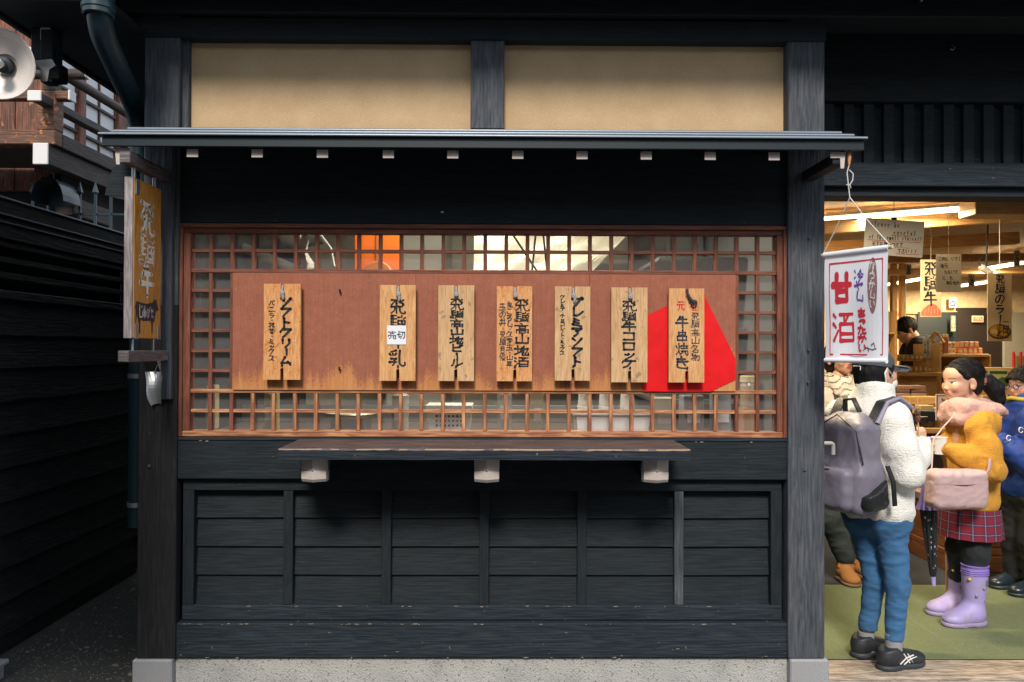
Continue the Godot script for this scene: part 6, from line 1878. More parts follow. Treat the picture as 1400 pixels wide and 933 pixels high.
# opts: k (blend), noise (amplitude), freq, stretch (Vector3), planes [[normal, offset]...] keep where n.p < offset, paint Callable(p) -> Color
func net(field: Array, cell: float, opts := {}) -> Array:
	var k: float = opts.get("k", 0.03)
	var pad := k + cell * 2.5
	var lo := Vector3(99, 99, 99)
	var hi := Vector3(-99, -99, -99)
	var spans := []
	for f in field:
		var a: Vector3
		var b: Vector3
		if f[0] == "c":
			var r := Vector3.ONE * maxf(f[3], f[4])
			a = f[1].min(f[2]) - r
			b = f[1].max(f[2]) + r
		else:
			var ext: Vector3 = f[2]
			if f[0] == "b":
				ext += Vector3.ONE * f[3]
			var bs: Basis = f[3] if f[0] == "e" else f[4]
			var w := Vector3(absf(bs.x.x) * ext.x + absf(bs.y.x) * ext.y + absf(bs.z.x) * ext.z, absf(bs.x.y) * ext.x + absf(bs.y.y) * ext.y + absf(bs.z.y) * ext.z, absf(bs.x.z) * ext.x + absf(bs.y.z) * ext.y + absf(bs.z.z) * ext.z)
			a = f[1] - w
			b = f[1] + w
		spans.append([a - Vector3.ONE * pad, b + Vector3.ONE * pad])
		if f[-1] is String and f[-1] == "cut":
			continue
		lo = lo.min(a)
		hi = hi.max(b)
	lo -= Vector3.ONE * cell * 3.0
	hi += Vector3.ONE * cell * 3.0
	var nx := int((hi.x - lo.x) / cell) + 2
	var ny := int((hi.y - lo.y) / cell) + 2
	var nz := int((hi.z - lo.z) / cell) + 2
	var g := PackedFloat32Array()
	g.resize(nx * ny * nz)
	g.fill(9.0)
	var sy := nx
	var sz := nx * ny
	for fi in field.size():
		var f: Array = field[fi]
		var cut: bool = f[-1] is String and f[-1] == "cut"
		var s: Array = spans[fi]
		var i0 := maxi(0, int((s[0].x - lo.x) / cell))
		var i1 := mini(nx - 1, int((s[1].x - lo.x) / cell) + 1)
		var j0 := maxi(0, int((s[0].y - lo.y) / cell))
		var j1 := mini(ny - 1, int((s[1].y - lo.y) / cell) + 1)
		var k0 := maxi(0, int((s[0].z - lo.z) / cell))
		var k1 := mini(nz - 1, int((s[1].z - lo.z) / cell) + 1)
		var kind := 0 if f[0] == "c" else (1 if f[0] == "e" else 2)
		var a: Vector3 = f[1]
		var ab := Vector3.ZERO
		var inv := 0.0
		var ra := 0.0
		var dr := 0.0
		var bi := Basis()
		var rad := Vector3.ONE
		if kind == 0:
			ab = f[2] - a
			inv = 1.0 / maxf(ab.length_squared(), 1e-8)
			ra = f[3]
			dr = f[4] - f[3]
		elif kind == 1:
			rad = f[2]
			bi = (f[3] as Basis).transposed()
		else:
			rad = f[2]
			ra = f[3]
			bi = (f[4] as Basis).transposed()
		for kz in range(k0, k1 + 1):
			for jy in range(j0, j1 + 1):
				var at := kz * sz + jy * sy + i0
				var p := Vector3(lo.x + i0 * cell, lo.y + jy * cell, lo.z + kz * cell) - a
				for ix in range(i0, i1 + 1):
					var d: float
					if kind == 0:
						var t := clampf(p.dot(ab) * inv, 0.0, 1.0)
						d = (p - ab * t).length() - ra - dr * t
					elif kind == 1:
						var q := bi * p
						var qa := (q / rad).length()
						var qb := (q / (rad * rad)).length()
						d = qa * (qa - 1.0) / maxf(qb, 1e-5)
					else:
						var q := (bi * p).abs() - rad
						d = Vector3(maxf(q.x, 0.0), maxf(q.y, 0.0), maxf(q.z, 0.0)).length() + minf(maxf(q.x, maxf(q.y, q.z)), 0.0) - ra
					var o := g[at]
					if cut:
						d = -d
						var hc := maxf(k * 0.5 - absf(o - d), 0.0) / (k * 0.5)
						g[at] = maxf(o, d) + hc * hc * k * 0.125
					else:
						var h := maxf(k - absf(o - d), 0.0) / k
						g[at] = minf(o, d) - h * h * k * 0.25
					at += 1
					p.x += cell
	var amp: float = opts.get("noise", 0.0)
	var planes: Array = opts.get("planes", [])
	if amp > 0.0 or planes.size():
		var nn := FastNoiseLite.new()
		nn.seed = opts.get("seed", 1)
		nn.noise_type = FastNoiseLite.TYPE_SIMPLEX_SMOOTH
		nn.frequency = opts.get("freq", 8.0)
		nn.fractal_octaves = opts.get("octaves", 3)
		if opts.get("ridge", false):
			nn.fractal_type = FastNoiseLite.FRACTAL_RIDGED
			amp = -amp
		var sc: Vector3 = opts.get("stretch", Vector3.ONE)
		for kz in nz:
			for jy in ny:
				var at := kz * sz + jy * sy
				for ix in nx:
					var o := g[at]
					if o < cell * 4.0:
						if amp != 0.0 and o > -cell * 4.0:
							o += amp * nn.get_noise_3d((lo.x + ix * cell) * sc.x, (lo.y + jy * cell) * sc.y, (lo.z + kz * cell) * sc.z)
						for pl in planes:
							var e: float = pl[0].x * (lo.x + ix * cell) + pl[0].y * (lo.y + jy * cell) + pl[0].z * (lo.z + kz * cell) - pl[1]
							if e > o:
								o = e
						g[at] = o
					at += 1
	# surface nets
	var idx := PackedInt32Array()
	idx.resize(nx * ny * nz)
	idx.fill(-1)
	var vs := PackedVector3Array()
	var ns := PackedVector3Array()
	var tris := PackedInt32Array()
	var off := [0, 1, sy, sy + 1, sz, sz + 1, sz + sy, sz + sy + 1]
	var edges := [[0, 1], [2, 3], [4, 5], [6, 7], [0, 2], [1, 3], [4, 6], [5, 7], [0, 4], [1, 5], [2, 6], [3, 7]]
	var corner := []
	for c in 8:
		corner.append(Vector3(c & 1, (c >> 1) & 1, (c >> 2) & 1))
	var near := cell * 2.6
	for kz in nz - 1:
		for jy in ny - 1:
			var at := kz * sz + jy * sy - 1
			for ix in nx - 1:
				at += 1
				var g0 := g[at]
				if g0 > near or g0 < -near:
					continue
				var mask := 0
				for c in 8:
					if g[at + off[c]] < 0.0:
						mask |= 1 << c
				if mask == 0 or mask == 255:
					continue
				var sum := Vector3.ZERO
				var n := 0
				for e in edges:
					if ((mask >> e[0]) & 1) != ((mask >> e[1]) & 1):
						var a := g[at + off[e[0]]]
						var b := g[at + off[e[1]]]
						sum += corner[e[0]].lerp(corner[e[1]], a / (a - b))
						n += 1
				sum /= n
				var v0 := g[at]
				var v1 := g[at + 1]
				var v2 := g[at + sy]
				var v3 := g[at + sy + 1]
				var v4 := g[at + sz]
				var v5 := g[at + sz + 1]
				var v6 := g[at + sz + sy]
				var v7 := g[at + sz + sy + 1]
				ns.append(Vector3(v1 - v0 + v3 - v2 + v5 - v4 + v7 - v6, v2 - v0 + v3 - v1 + v6 - v4 + v7 - v5, v4 - v0 + v5 - v1 + v6 - v2 + v7 - v3).normalized())
				idx[at] = vs.size()
				vs.append(lo + (Vector3(ix, jy, kz) + sum) * cell)
				var here := idx[at]
				var s0 := mask & 1
				if s0 != ((mask >> 1) & 1) and jy > 0 and kz > 0:
					quad_idx(tris, here, idx[at - sy], idx[at - sy - sz], idx[at - sz], s0 == 1)
				if s0 != ((mask >> 2) & 1) and ix > 0 and kz > 0:
					quad_idx(tris, here, idx[at - sz], idx[at - sz - 1], idx[at - 1], s0 == 1)
				if s0 != ((mask >> 4) & 1) and ix > 0 and jy > 0:
					quad_idx(tris, here, idx[at - 1], idx[at - 1 - sy], idx[at - sy], s0 == 1)
	var cs := PackedColorArray()
	if opts.has("paint"):
		var paint: Callable = opts["paint"]
		for v in vs:
			cs.append(paint.call(v))
	return [vs, ns, cs, tris]

func quad_idx(tris: PackedInt32Array, a: int, b: int, c: int, d: int, inside: bool) -> void:
	if a < 0 or b < 0 or c < 0 or d < 0:
		return
	if inside:
		tris.append_array([a, c, b, a, d, c])
	else:
		tris.append_array([a, b, c, a, c, d])

func solid(parts: Array) -> ArrayMesh:
	var vs := PackedVector3Array()
	var ns := PackedVector3Array()
	var cs := PackedColorArray()
	var ix := PackedInt32Array()
	var coloured: bool = parts.any(func(p): return p[2].size() > 0)
	for p in parts:
		var base := vs.size()
		vs.append_array(p[0])
		ns.append_array(p[1])
		if coloured:
			if p[2].size():
				cs.append_array(p[2])
			else:
				var blank := PackedColorArray()
				blank.resize(p[0].size())
				blank.fill(Color.WHITE)
				cs.append_array(blank)
		for i in p[3]:
			ix.append(base + i)
	var arr := []
	arr.resize(Mesh.ARRAY_MAX)
	arr[Mesh.ARRAY_VERTEX] = vs
	arr[Mesh.ARRAY_NORMAL] = ns
	if coloured:
		arr[Mesh.ARRAY_COLOR] = cs
	arr[Mesh.ARRAY_INDEX] = ix
	var m := ArrayMesh.new()
	m.add_surface_from_arrays(Mesh.PRIMITIVE_TRIANGLES, arr)
	return m

func hair_mat() -> StandardMaterial3D:
	if not mats.has("hair"):
		var g := grain_image(61, true)
		var m := surf("hair", ramp_image(g, [Color(0.005, 0.0045, 0.005), Color(0.011, 0.01, 0.011), Color(0.022, 0.019, 0.019)]), 5.0, 0.58, tex(g), 0.12, false)
		m.metallic_specular = 0.3
		mats["hair"] = m
	return mats["hair"]

func painted(called: String, rough := 0.6) -> StandardMaterial3D:
	var m := flat(called, Color.WHITE, rough)
	m.vertex_color_use_as_albedo = true
	return m

func cloth(called: String, c: Color, rough := 0.9, fuzz := 0.0, weave := 60.0, relief := 0.06) -> StandardMaterial3D:
	if mats.has(called):
		return mats[called]
	var m := flat(called, c, rough)
	if not mats.has("weave_image"):
		mats["weave_image"] = tex(seam(256, 256, 0.12, 91, 3))
		mats["weave_tone"] = ramp_image(seam(256, 256, 0.09, 92, 5), [Color(0.78, 0.78, 0.78), Color(0.92, 0.92, 0.92), Color(1, 1, 1)])
		var cn := FastNoiseLite.new()
		cn.noise_type = FastNoiseLite.TYPE_CELLULAR
		cn.frequency = 0.075
		cn.fractal_octaves = 3
		cn.seed = 4
		var ci := cn.get_seamless_image(256, 256)
		ci.convert(Image.FORMAT_L8)
		mats["curl_image"] = tex(ci)
	var curly := relief >= 0.3
	m.albedo_texture = mats["weave_tone"]
	m.uv1_triplanar = true
	m.uv1_scale = Vector3.ONE * weave * 0.1
	m.heightmap_enabled = true
	m.heightmap_texture = mats["curl_image"] if curly else mats["weave_image"]
	m.heightmap_flip_texture = curly
	m.heightmap_scale = relief
	if fuzz > 0.0:
		m.rim_enabled = true
		m.rim = fuzz
		m.rim_tint = 0.5
	return m

# head about 0.2 m high, face towards -z, origin between the ears; returns field entries
func head_field(s: float, open := 1.0) -> Array:
	var f := [
		ell(Vector3(0, 0.035, 0.012) * s, Vector3(0.074, 0.078, 0.09) * s),
		ell(Vector3(0, -0.02, -0.03) * s, Vector3(0.062, 0.075, 0.062) * s),
		ell(Vector3(0, -0.062, -0.05) * s, Vector3(0.04, 0.032, 0.04) * s),
		ell(Vector3(0, -0.08, -0.07) * s, Vector3(0.02, 0.015, 0.017) * s),
		cap(Vector3(0, 0.0, -0.083) * s, Vector3(0, -0.025, -0.0945) * s, 0.006 * s, 0.0095 * s),
		cap(Vector3(-0.01, -0.028, -0.087) * s, Vector3(0.01, -0.028, -0.087) * s, 0.0066 * s, 0.0066 * s),
		cap(Vector3(-0.015, -0.048, -0.083) * s, Vector3(0.015, -0.048, -0.083) * s, 0.0065 * s, 0.0065 * s),
		cap(Vector3(-0.012, -0.0575, -0.081) * s, Vector3(0.012, -0.0575, -0.081) * s, 0.006 * s, 0.006 * s),
		ell(Vector3(-0.036, -0.022, -0.066) * s, Vector3(0.024, 0.026, 0.02) * s),
		ell(Vector3(0.036, -0.022, -0.066) * s, Vector3(0.024, 0.026, 0.02) * s),
		ell(Vector3(0, 0.04, -0.045) * s, Vector3(0.06, 0.045, 0.042) * s),
		cap(Vector3(0, -0.04, 0.02) * s, Vector3(0, -0.13, 0.025) * s, 0.047 * s, 0.05 * s),
	]
	return f

func ear_field(s: float, side: float) -> Array:
	var b := Basis(Vector3.UP, side * 0.35)
	return [ell(Vector3(side * 0.076, -0.008, 0.012) * s, Vector3(0.007, 0.026, 0.016) * s, b), ell(Vector3(side * 0.077, -0.03, 0.006) * s, Vector3(0.006, 0.01, 0.009) * s, b)]

# colours of a face, worked out from where a point of the head lies
func face_paint(s: float, skin: Color) -> Callable:
	return func(p: Vector3) -> Color:
		var q := p / s
		var c := skin
		if q.z < -0.04 and absf(q.y + 0.052) < 0.0085 and absf(q.x) < 0.021 - absf(q.y + 0.052):
			c = Color(0.42, 0.12, 0.1)
		if q.z < -0.03:
			for sd in [-1.0, 1.0]:
				var ex: float = q.x - sd * 0.032
				var ey: float = q.y - 0.006
				if (ex * ex) / (0.0145 * 0.0145) + (ey * ey) / (0.0058 * 0.0058) < 1.0:
					c = Color(0.02, 0.014, 0.012) if absf(ex) < 0.008 else Color(0.5, 0.45, 0.42)
				if ey > 0.0032 and ey < 0.0062 and absf(ex) < 0.0155:
					c = Color(0.04, 0.025, 0.02)
				var by: float = q.y - 0.028 + absf(ex) * 0.15
				if absf(by) < 0.0028 and absf(ex) < 0.018:
					c = c.lerp(Color(0.06, 0.04, 0.03), 0.75)
		if absf(q.x) > 0.02 and q.y < -0.005 and q.y > -0.045 and q.z < -0.045:
			c = c.lerp(Color(0.62, 0.24, 0.17), 0.22)
		return c

# a hand in its own axes: wrist at the origin, fingers along -z, back of the hand +y, thumb towards side * x; curl 0..1
func hand_field(side: float, curl: float, s := 1.0) -> Array:
	var f := [blk(Vector3(0, 0, -0.04) * s, Vector3(0.024, 0.006, 0.03) * s, 0.009 * s), cap(Vector3(0, 0, 0.03) * s, Vector3(0, 0, -0.02) * s, 0.022 * s, 0.022 * s)]
	var len := [0.058, 0.066, 0.062, 0.048]
	for i in 4:
		var x: float = (i - 1.5) * -0.0165 * side * -1.0
		var base := Vector3(side * (0.025 - i * 0.0165), 0.0, -0.07)
		var a := curl * 1.1
		var p1: Vector3 = base + Vector3(0, -sin(a), -cos(a)) * len[i] * 0.45
		var p2: Vector3 = p1 + Vector3(0, -sin(a * 2.0), -cos(a * 2.0)) * len[i] * 0.32
		var p3: Vector3 = p2 + Vector3(0, -sin(a * 2.6), -cos(a * 2.6)) * len[i] * 0.23
		f += chain([base * s, p1 * s, p2 * s, p3 * s], [0.0088 * s, 0.0082 * s, 0.0076 * s, 0.0066 * s])
	var t0 := Vector3(side * 0.022, -0.004, -0.018)
	var t1 := Vector3(side * 0.042, -0.012 - 0.012 * curl, -0.044)
	var t2 := Vector3(side * (0.046 - 0.02 * curl), -0.016 - 0.03 * curl, -0.072)
	f += chain([t0 * s, t1 * s, t2 * s], [0.012 * s, 0.0098 * s, 0.0075 * s])
	return f

func moved(parts: Array, t: Transform3D) -> Array:
	var vs := PackedVector3Array()
	var ns := PackedVector3Array()
	for v in parts[0]:
		vs.append(t * v)
	for n in parts[1]:
		ns.append((t.basis * n).normalized())
	return [vs, ns, parts[2], parts[3]]

# axes with -z along `dir` and +y near `up`
func aim(dir: Vector3, up: Vector3) -> Basis:
	var z := -dir.normalized()
	var x := up.cross(z).normalized()
	return Basis(x, z.cross(x), z)
# ------------------------------------------------------------------ people
const FLOOR_Y := 0.0045
const GROWN := 1.063
const SKIN := Color(0.58, 0.325, 0.225)

func person(label: String, at: Vector3, turn: float) -> Node3D:
	var o := thing("person", label, "person", at, turn)
	o.scale = Vector3.ONE * GROWN
	return o

func inner(o: Node3D, w: Vector3) -> Vector3: return o.transform.affine_inverse() * w

# low shoe: heel and toe given on the ground, in the wearer's axes
func shoe(o: Node3D, called: String, heel: Vector3, toe: Vector3, upper: Material, sole: Material, s := 1.0, high := 0.076) -> Node3D:
	var dir := toe - heel
	dir.y = 0.0
	var ln := dir.length()
	var t := Transform3D(aim(dir, Vector3.UP), heel)
	var f := [ell(Vector3(0, 0.032, -ln + 0.05) , Vector3(0.043 * s, 0.03, 0.056)), cap(Vector3(0, 0.036, -ln * 0.6), Vector3(0, 0.055, -0.075), 0.036 * s, 0.038 * s), ell(Vector3(0, 0.042, -0.042), Vector3(0.035 * s, 0.042, 0.04)), cap(Vector3(0, 0.06, -0.05), Vector3(0, high, -0.052), 0.037 * s, 0.037 * s)]
	var up := own(o, called, solid([net(f, 0.006, {"k": 0.03, "planes": [[Vector3(0, -1, 0), -0.014], [Vector3(0, 1, 0.25).normalized(), high]]})]), upper, t)
	var sf := [ell(Vector3(0, 0.012, -ln + 0.055), Vector3(0.047 * s, 0.022, 0.06)), cap(Vector3(0, 0.012, -ln * 0.6), Vector3(0, 0.012, -0.06), 0.036 * s, 0.036 * s), ell(Vector3(0, 0.012, -0.045), Vector3(0.04 * s, 0.022, 0.048))]
	own(up, "sole", solid([net(sf, 0.006, {"k": 0.03, "planes": [[Vector3(0, -1, 0), 0.0], [Vector3(0, 1, 0), 0.024]]})]), sole)
	var lace := begin()
	for i in 4:
		var z := -ln * 0.42 - i * 0.016
		var y := 0.088 - i * 0.0055
		add_tube(lace, [Vector3(-0.02 * s, y - 0.012, z), Vector3(0, y, z - 0.003), Vector3(0.02 * s, y - 0.012, z)], 0.0028, 6)
	own(up, "lace", lace.commit(), upper)
	return up

func boy_in_fleece() -> void:
	var o := person("child seen from behind in white fleece jacket, grey cap and backpack, holding a skewer", Vector3(1.666, FLOOR_Y, -0.235), deg_to_rad(-60))
	var J := func(px: float, py: float, z: float) -> Vector3: return inner(o, P(px, py, z))
	var hipl := Vector3(-0.062, 0.6, 0.0)
	var hipr := Vector3(0.062, 0.6, 0.0)
	var knl: Vector3 = J.call(1199, 790, -0.267)
	var knr: Vector3 = J.call(1230, 797, -0.156)
	var anl: Vector3 = J.call(1186, 872, -0.294)
	var anr: Vector3 = J.call(1224, 876, -0.161)
	var shr := Vector3(0.112, 1.03, 0.045)
	var elr: Vector3 = J.call(1244, 645, -0.06)
	var wrr: Vector3 = J.call(1262, 607, -0.235)
	var shl := Vector3(-0.135, 1.035, 0.04)
	var ell_ := Vector3(-0.19, 0.85, -0.03)
	var wrl := Vector3(-0.1, 0.86, -0.2)
	var hd := Transform3D(Basis(Vector3.UP, -0.1).scaled(Vector3.ONE * 0.93), Vector3(-0.005, 1.232, 0.0))
	# body
	var core := [cap(Vector3(0, 0.62, 0), Vector3(0, 1.0, 0.03), 0.09, 0.09), cap(Vector3(0, 1.02, 0.03), Vector3(0, 1.17, 0.03), 0.05, 0.045)]
	core += chain([hipl, knl, anl], [0.05, 0.034, 0.026]) + chain([hipr, knr, anr], [0.05, 0.034, 0.026]) + chain([shr, elr, wrr], [0.04, 0.034, 0.024]) + chain([shl, ell_, wrl], [0.04, 0.034, 0.024])
	var hdir := (J.call(1258, 582, -0.235) as Vector3) - wrr
	var hb := aim(hdir, (J.call(1285, 600, -0.002) as Vector3) - wrr)
	var parts := [net(core, 0.014, {"k": 0.03, "paint": func(_p): return SKIN}),
		moved(net(head_field(0.98) + ear_field(0.98, 1.0) + ear_field(0.98, -1.0), 0.0045, {"k": 0.016, "paint": face_paint(0.98, SKIN)}), hd),
		moved(net(hand_field(-1.0, 0.95, 0.82), 0.003, {"k": 0.006, "paint": func(_p): return SKIN}), Transform3D(hb, wrr)),
		moved(net(hand_field(1.0, 0.4, 0.8), 0.004, {"k": 0.006, "paint": func(_p): return SKIN}), Transform3D(aim(Vector3(0.3, 0.0, -1), Vector3.UP), wrl))]
	own(o, "body", solid(parts), painted("skin", 0.55))
	# jeans
	var jf := [cap(Vector3(-0.055, 0.62, 0), Vector3(0.055, 0.62, 0), 0.095, 0.095)] + chain([hipl, knl, anl + Vector3(0, 0.0, 0)], [0.068, 0.044, 0.034]) + chain([hipr, knr, anr], [0.068, 0.044, 0.034])
	own(o, "jeans", solid([net(jf, 0.009, {"k": 0.025, "noise": 0.007, "octaves": 3, "ridge": true, "freq": 5.5, "stretch": Vector3(0.9, 2.0, 0.9), "seed": 4, "planes": [[Vector3(0, -1, 0), -0.112]]})]), cloth("denim", Color(0.04, 0.135, 0.285), 0.9, 0.1, 60.0, 0.08))
	for e in [[anl, 1.0], [anr, 1.0]]:
		own(o, "sock", tube([e[0] + Vector3(0, 0.035, 0), e[0] + Vector3(0, -0.065, 0.0)], 0.0345, 16), cloth("sock_grey", Color(0.3, 0.3, 0.31), 0.95, 0.0, 200.0, 0.1))
	# shoes
	var up := flat("shoe_black", Color(0.018, 0.02, 0.024), 0.5)
	var so := flat("sole_black", Color(0.03, 0.033, 0.038), 0.6)
	var g0 := 0.0
	var lh: Vector3 = J.call(1168, 894, -0.267)
	var lt: Vector3 = J.call(1216, 889, -0.347)
	var rh: Vector3 = J.call(1203, 914, -0.133)
	var rt: Vector3 = J.call(1263, 906, -0.207)
	var sl := shoe(o, "shoe", Vector3(lh.x, g0, lh.z), Vector3(lt.x, g0, lt.z), up, so)
	var sr := shoe(o, "shoe", Vector3(rh.x, g0 - 0.004, rh.z), Vector3(rt.x, g0 - 0.004, rt.z), up, so)
	# pale stripes on the outer side of the near shoe
	var stripes := begin()
	for q in [[[-0.075, 0.03], [-0.11, 0.052], [-0.15, 0.058]], [[-0.095, 0.026], [-0.13, 0.046], [-0.165, 0.05]], [[-0.1, 0.068], [-0.125, 0.03]], [[-0.12, 0.066], [-0.142, 0.03]]]:
		var pts := []
		for e in q:
			pts.append(Vector3(0.042 - absf(e[1] - 0.036) * 0.25 - maxf(0.0, -e[0] - 0.13) * 0.1, e[1], e[0]))
		add_tube(stripes, pts, 0.0028, 6)
	own(sr, "stripes", stripes.commit(), M("white_paint"))
	# fleece jacket
	var ff := [cap(Vector3(-0.058, 0.66, 0.0), Vector3(-0.05, 1.0, 0.03), 0.1, 0.088), cap(Vector3(0.058, 0.66, 0.0), Vector3(0.05, 1.0, 0.03), 0.1, 0.088), cap(Vector3(0, 0.66, -0.025), Vector3(0, 0.95, 0.0), 0.108, 0.098),
		cap(Vector3(-0.1, 1.045, 0.035), Vector3(0.1, 1.045, 0.035), 0.066, 0.066), cap(Vector3(0, 1.07, 0.03), Vector3(0, 1.155, 0.02), 0.09, 0.08)]
	ff += chain([shr, shr.lerp(elr, 0.5) + Vector3(0.01, 0, 0.01), elr, elr.lerp(wrr, 0.55), wrr], [0.056, 0.055, 0.055, 0.05, 0.04]) + chain([shl, ell_, wrl], [0.072, 0.07, 0.052])
	own(o, "fleece_jacket", solid([net(ff, 0.011, {"k": 0.045, "noise": 0.008, "octaves": 3, "ridge": true, "freq": 5.5, "stretch": Vector3(1.0, 0.9, 1.0), "seed": 9, "planes": [[Vector3(0, -1, 0), -0.583], [Vector3(0, 1, -0.15).normalized(), 1.175]]})]), cloth("fleece", Color(0.86, 0.83, 0.77), 1.0, 0.4, 80.0, 0.5))
	# hair, cap, mask
	var s := 0.98
	own(o, "hair", solid([net([ell(Vector3(0, 0.012, 0.022) * s, Vector3(0.081, 0.085, 0.09) * s), ell(Vector3(0, -0.04, 0.055) * s, Vector3(0.06, 0.05, 0.045) * s), cap(Vector3(0.074, 0.03, -0.02) * s, Vector3(0.074, -0.005, -0.022) * s, 0.012, 0.006), cap(Vector3(-0.074, 0.03, -0.02) * s, Vector3(-0.074, -0.005, -0.022) * s, 0.012, 0.006)],
		0.005, {"k": 0.015, "noise": 0.006, "freq": 40.0, "stretch": Vector3(1, 0.3, 1), "planes": [[Vector3(0, 1, 0), 0.05], [Vector3(0, -1, -1.4).normalized(), 0.03]]})]), hair_mat(), hd)
	var capm := cloth("cap_grey", Color(0.075, 0.082, 0.095), 0.85, 0.1, 160.0, 0.05)
	var ch := own(o, "cap", solid([net([ell(Vector3(0, 0.038, 0.014) * s, Vector3(0.087, 0.088, 0.102) * s)], 0.005, {"k": 0.01, "planes": [[Vector3(0, -1, 0.12).normalized(), -0.022]]})]), capm, hd)
	own(ch, "brim", solid([net([ell(Vector3(0, 0.026, -0.125) * s, Vector3(0.068, 0.007, 0.075) * s, Basis(Vector3.RIGHT, -0.12)), ell(Vector3(0.045, 0.016, -0.11) * s, Vector3(0.03, 0.006, 0.06) * s, Basis(Vector3.BACK, -0.5)), ell(Vector3(-0.045, 0.016, -0.11) * s, Vector3(0.03, 0.006, 0.06) * s, Basis(Vector3.BACK, 0.5))], 0.004, {"k": 0.012})]), capm)
	own(ch, "button", ball(0.007, 10), capm, Transform3D(Basis(), Vector3(0, 0.125, 0.014)))
	own(ch, "buckle", tube([Vector3(-0.02, 0.03, 0.116), Vector3(0.02, 0.03, 0.116), Vector3(0.02, 0.012, 0.118)], 0.002, 6), M("white_paint"))
	var mask := own(o, "face_mask", solid([net([ell(Vector3(0, -0.05, -0.066) * s, Vector3(0.06, 0.045, 0.042) * s)], 0.005, {"k": 0.01, "planes": [[Vector3(0, 0, 1), -0.048]]})]), M("white_plastic"), hd)
	for sd in [-1.0, 1.0]:
		own(mask, "ear_loop", tube([Vector3(sd * 0.055, -0.03, -0.05), Vector3(sd * 0.072, -0.005, -0.018), Vector3(sd * 0.079, 0.022, 0.016), Vector3(sd * 0.083, 0.0, 0.034), Vector3(sd * 0.077, -0.045, 0.02), Vector3(sd * 0.058, -0.068, -0.045)], 0.0042, 6), M("white_plastic"))
	# backpack: hangs on him, yet a thing of its own
	var b := thing("backpack", "slate grey child's backpack with black side pockets on the back of the fleece jacket", "backpack", o.position + o.basis * Vector3(0, 0.66, 0.2), o.rotation.y)
	b.scale = Vector3.ONE * GROWN
	var shift := Transform3D(Basis(), Vector3(0, -0.66, -0.2))
	var pm := cloth("pack_slate", Color(0.17, 0.155, 0.2), 0.5, 0.1, 220.0, 0.04)
	var pd := cloth("pack_black", Color(0.014, 0.017, 0.022), 0.6, 0.0, 220.0, 0.05)
	var main := own(b, "bag", solid([net([blk(Vector3(0, 0.87, 0.195), Vector3(0.085, 0.13, 0.035), 0.035), blk(Vector3(0, 0.76, 0.205), Vector3(0.1, 0.055, 0.045), 0.04), cap(Vector3(-0.035, 1.02, 0.18), Vector3(0.035, 1.02, 0.18), 0.05, 0.05)], 0.009, {"k": 0.04, "noise": 0.007, "octaves": 3, "ridge": true, "freq": 6.0, "stretch": Vector3(1.3, 0.7, 1.0), "seed": 21})]), pm, shift)
	own(main, "front_pocket", solid([net([blk(Vector3(0, 0.765, 0.29), Vector3(0.075, 0.055, 0.012), 0.032)], 0.008, {"k": 0.02, "noise": 0.005, "freq": 9.0, "seed": 5})]), pm)
	for sd in [-1.0, 1.0]:
		own(main, "side_pocket", solid([net([blk(Vector3(sd * 0.138, 0.765, 0.215), Vector3(0.008, 0.055, 0.04), 0.026)], 0.008, {"k": 0.02, "noise": 0.008, "freq": 14.0, "planes": [[Vector3(0, 1, 0.5).normalized(), 0.79]]})]), pd)
	var zip := begin()
	add_tube(zip, [Vector3(-0.13, 0.87, 0.268), Vector3(-0.1, 1.0, 0.268), Vector3(0, 1.062, 0.255), Vector3(0.1, 1.0, 0.268), Vector3(0.13, 0.87, 0.268)], 0.003, 6)
	add_tube(zip, [Vector3(-0.09, 0.835, 0.31), Vector3(0, 0.842, 0.326), Vector3(0.09, 0.835, 0.31)], 0.0045, 6)
	own(main, "zip", zip.commit(), pd)
	own(main, "emblem", tube([Vector3(-0.03, 0.8, 0.331), Vector3(-0.012, 0.828, 0.33), Vector3(0.006, 0.8, 0.331), Vector3(-0.03, 0.8, 0.331)], 0.0022, 6), M("white_paint"))
	var loop := begin()
	for w in 3:
		add_tube(loop, [Vector3(-0.035, 1.07, 0.15 + w * 0.008), Vector3(-0.028, 1.12, 0.16 + w * 0.008), Vector3(0.012, 1.125, 0.16 + w * 0.008), Vector3(0.035, 1.07, 0.15 + w * 0.008)], 0.006, 7)
	own(main, "grab_loop", loop.commit(), pd)
	for sd in [-1.0, 1.0]:
		var st := begin()
		for w in 5:
			var x: float = sd * (0.075 + w * 0.0085)
			add_tube(st, [Vector3(x, 1.03, 0.165), Vector3(x + sd * 0.004, 1.112, 0.105), Vector3(x + sd * 0.008, 1.13, 0.03), Vector3(x + sd * 0.012, 1.085, -0.05), Vector3(x + sd * 0.012, 0.99, -0.088)], 0.007, 6)
		own(main, "shoulder_strap", st.commit(), pd)
	var edge := begin()
	add_tube(edge, [Vector3(0.118, 1.03, 0.16), Vector3(0.124, 1.113, 0.104), Vector3(0.128, 1.131, 0.03), Vector3(0.132, 1.086, -0.05)], 0.009, 6)
	own(main, "strap_piping", edge.commit(), cloth("pack_pale", Color(0.3, 0.28, 0.38), 0.6, 0.0, 220.0, 0.04))
	var web := begin()
	for w in 4:
		add_tube(web, [Vector3(0.15 + w * 0.0, 0.86, 0.135 + w * 0.006), Vector3(0.166, 0.8, 0.12 + w * 0.006), Vector3(0.168, 0.7, 0.112 + w * 0.006)], 0.0042, 6)
	own(main, "loose_strap", web.commit(), pd)
	# skewer
	var s0 := P(1256.5, 541, -0.22)
	var s1 := P(1259.5, 606, -0.214)
	var sk := thing("meat_skewer", "bamboo skewer with one piece of grilled meat in the fleece wearer's hand", "skewer", s1)
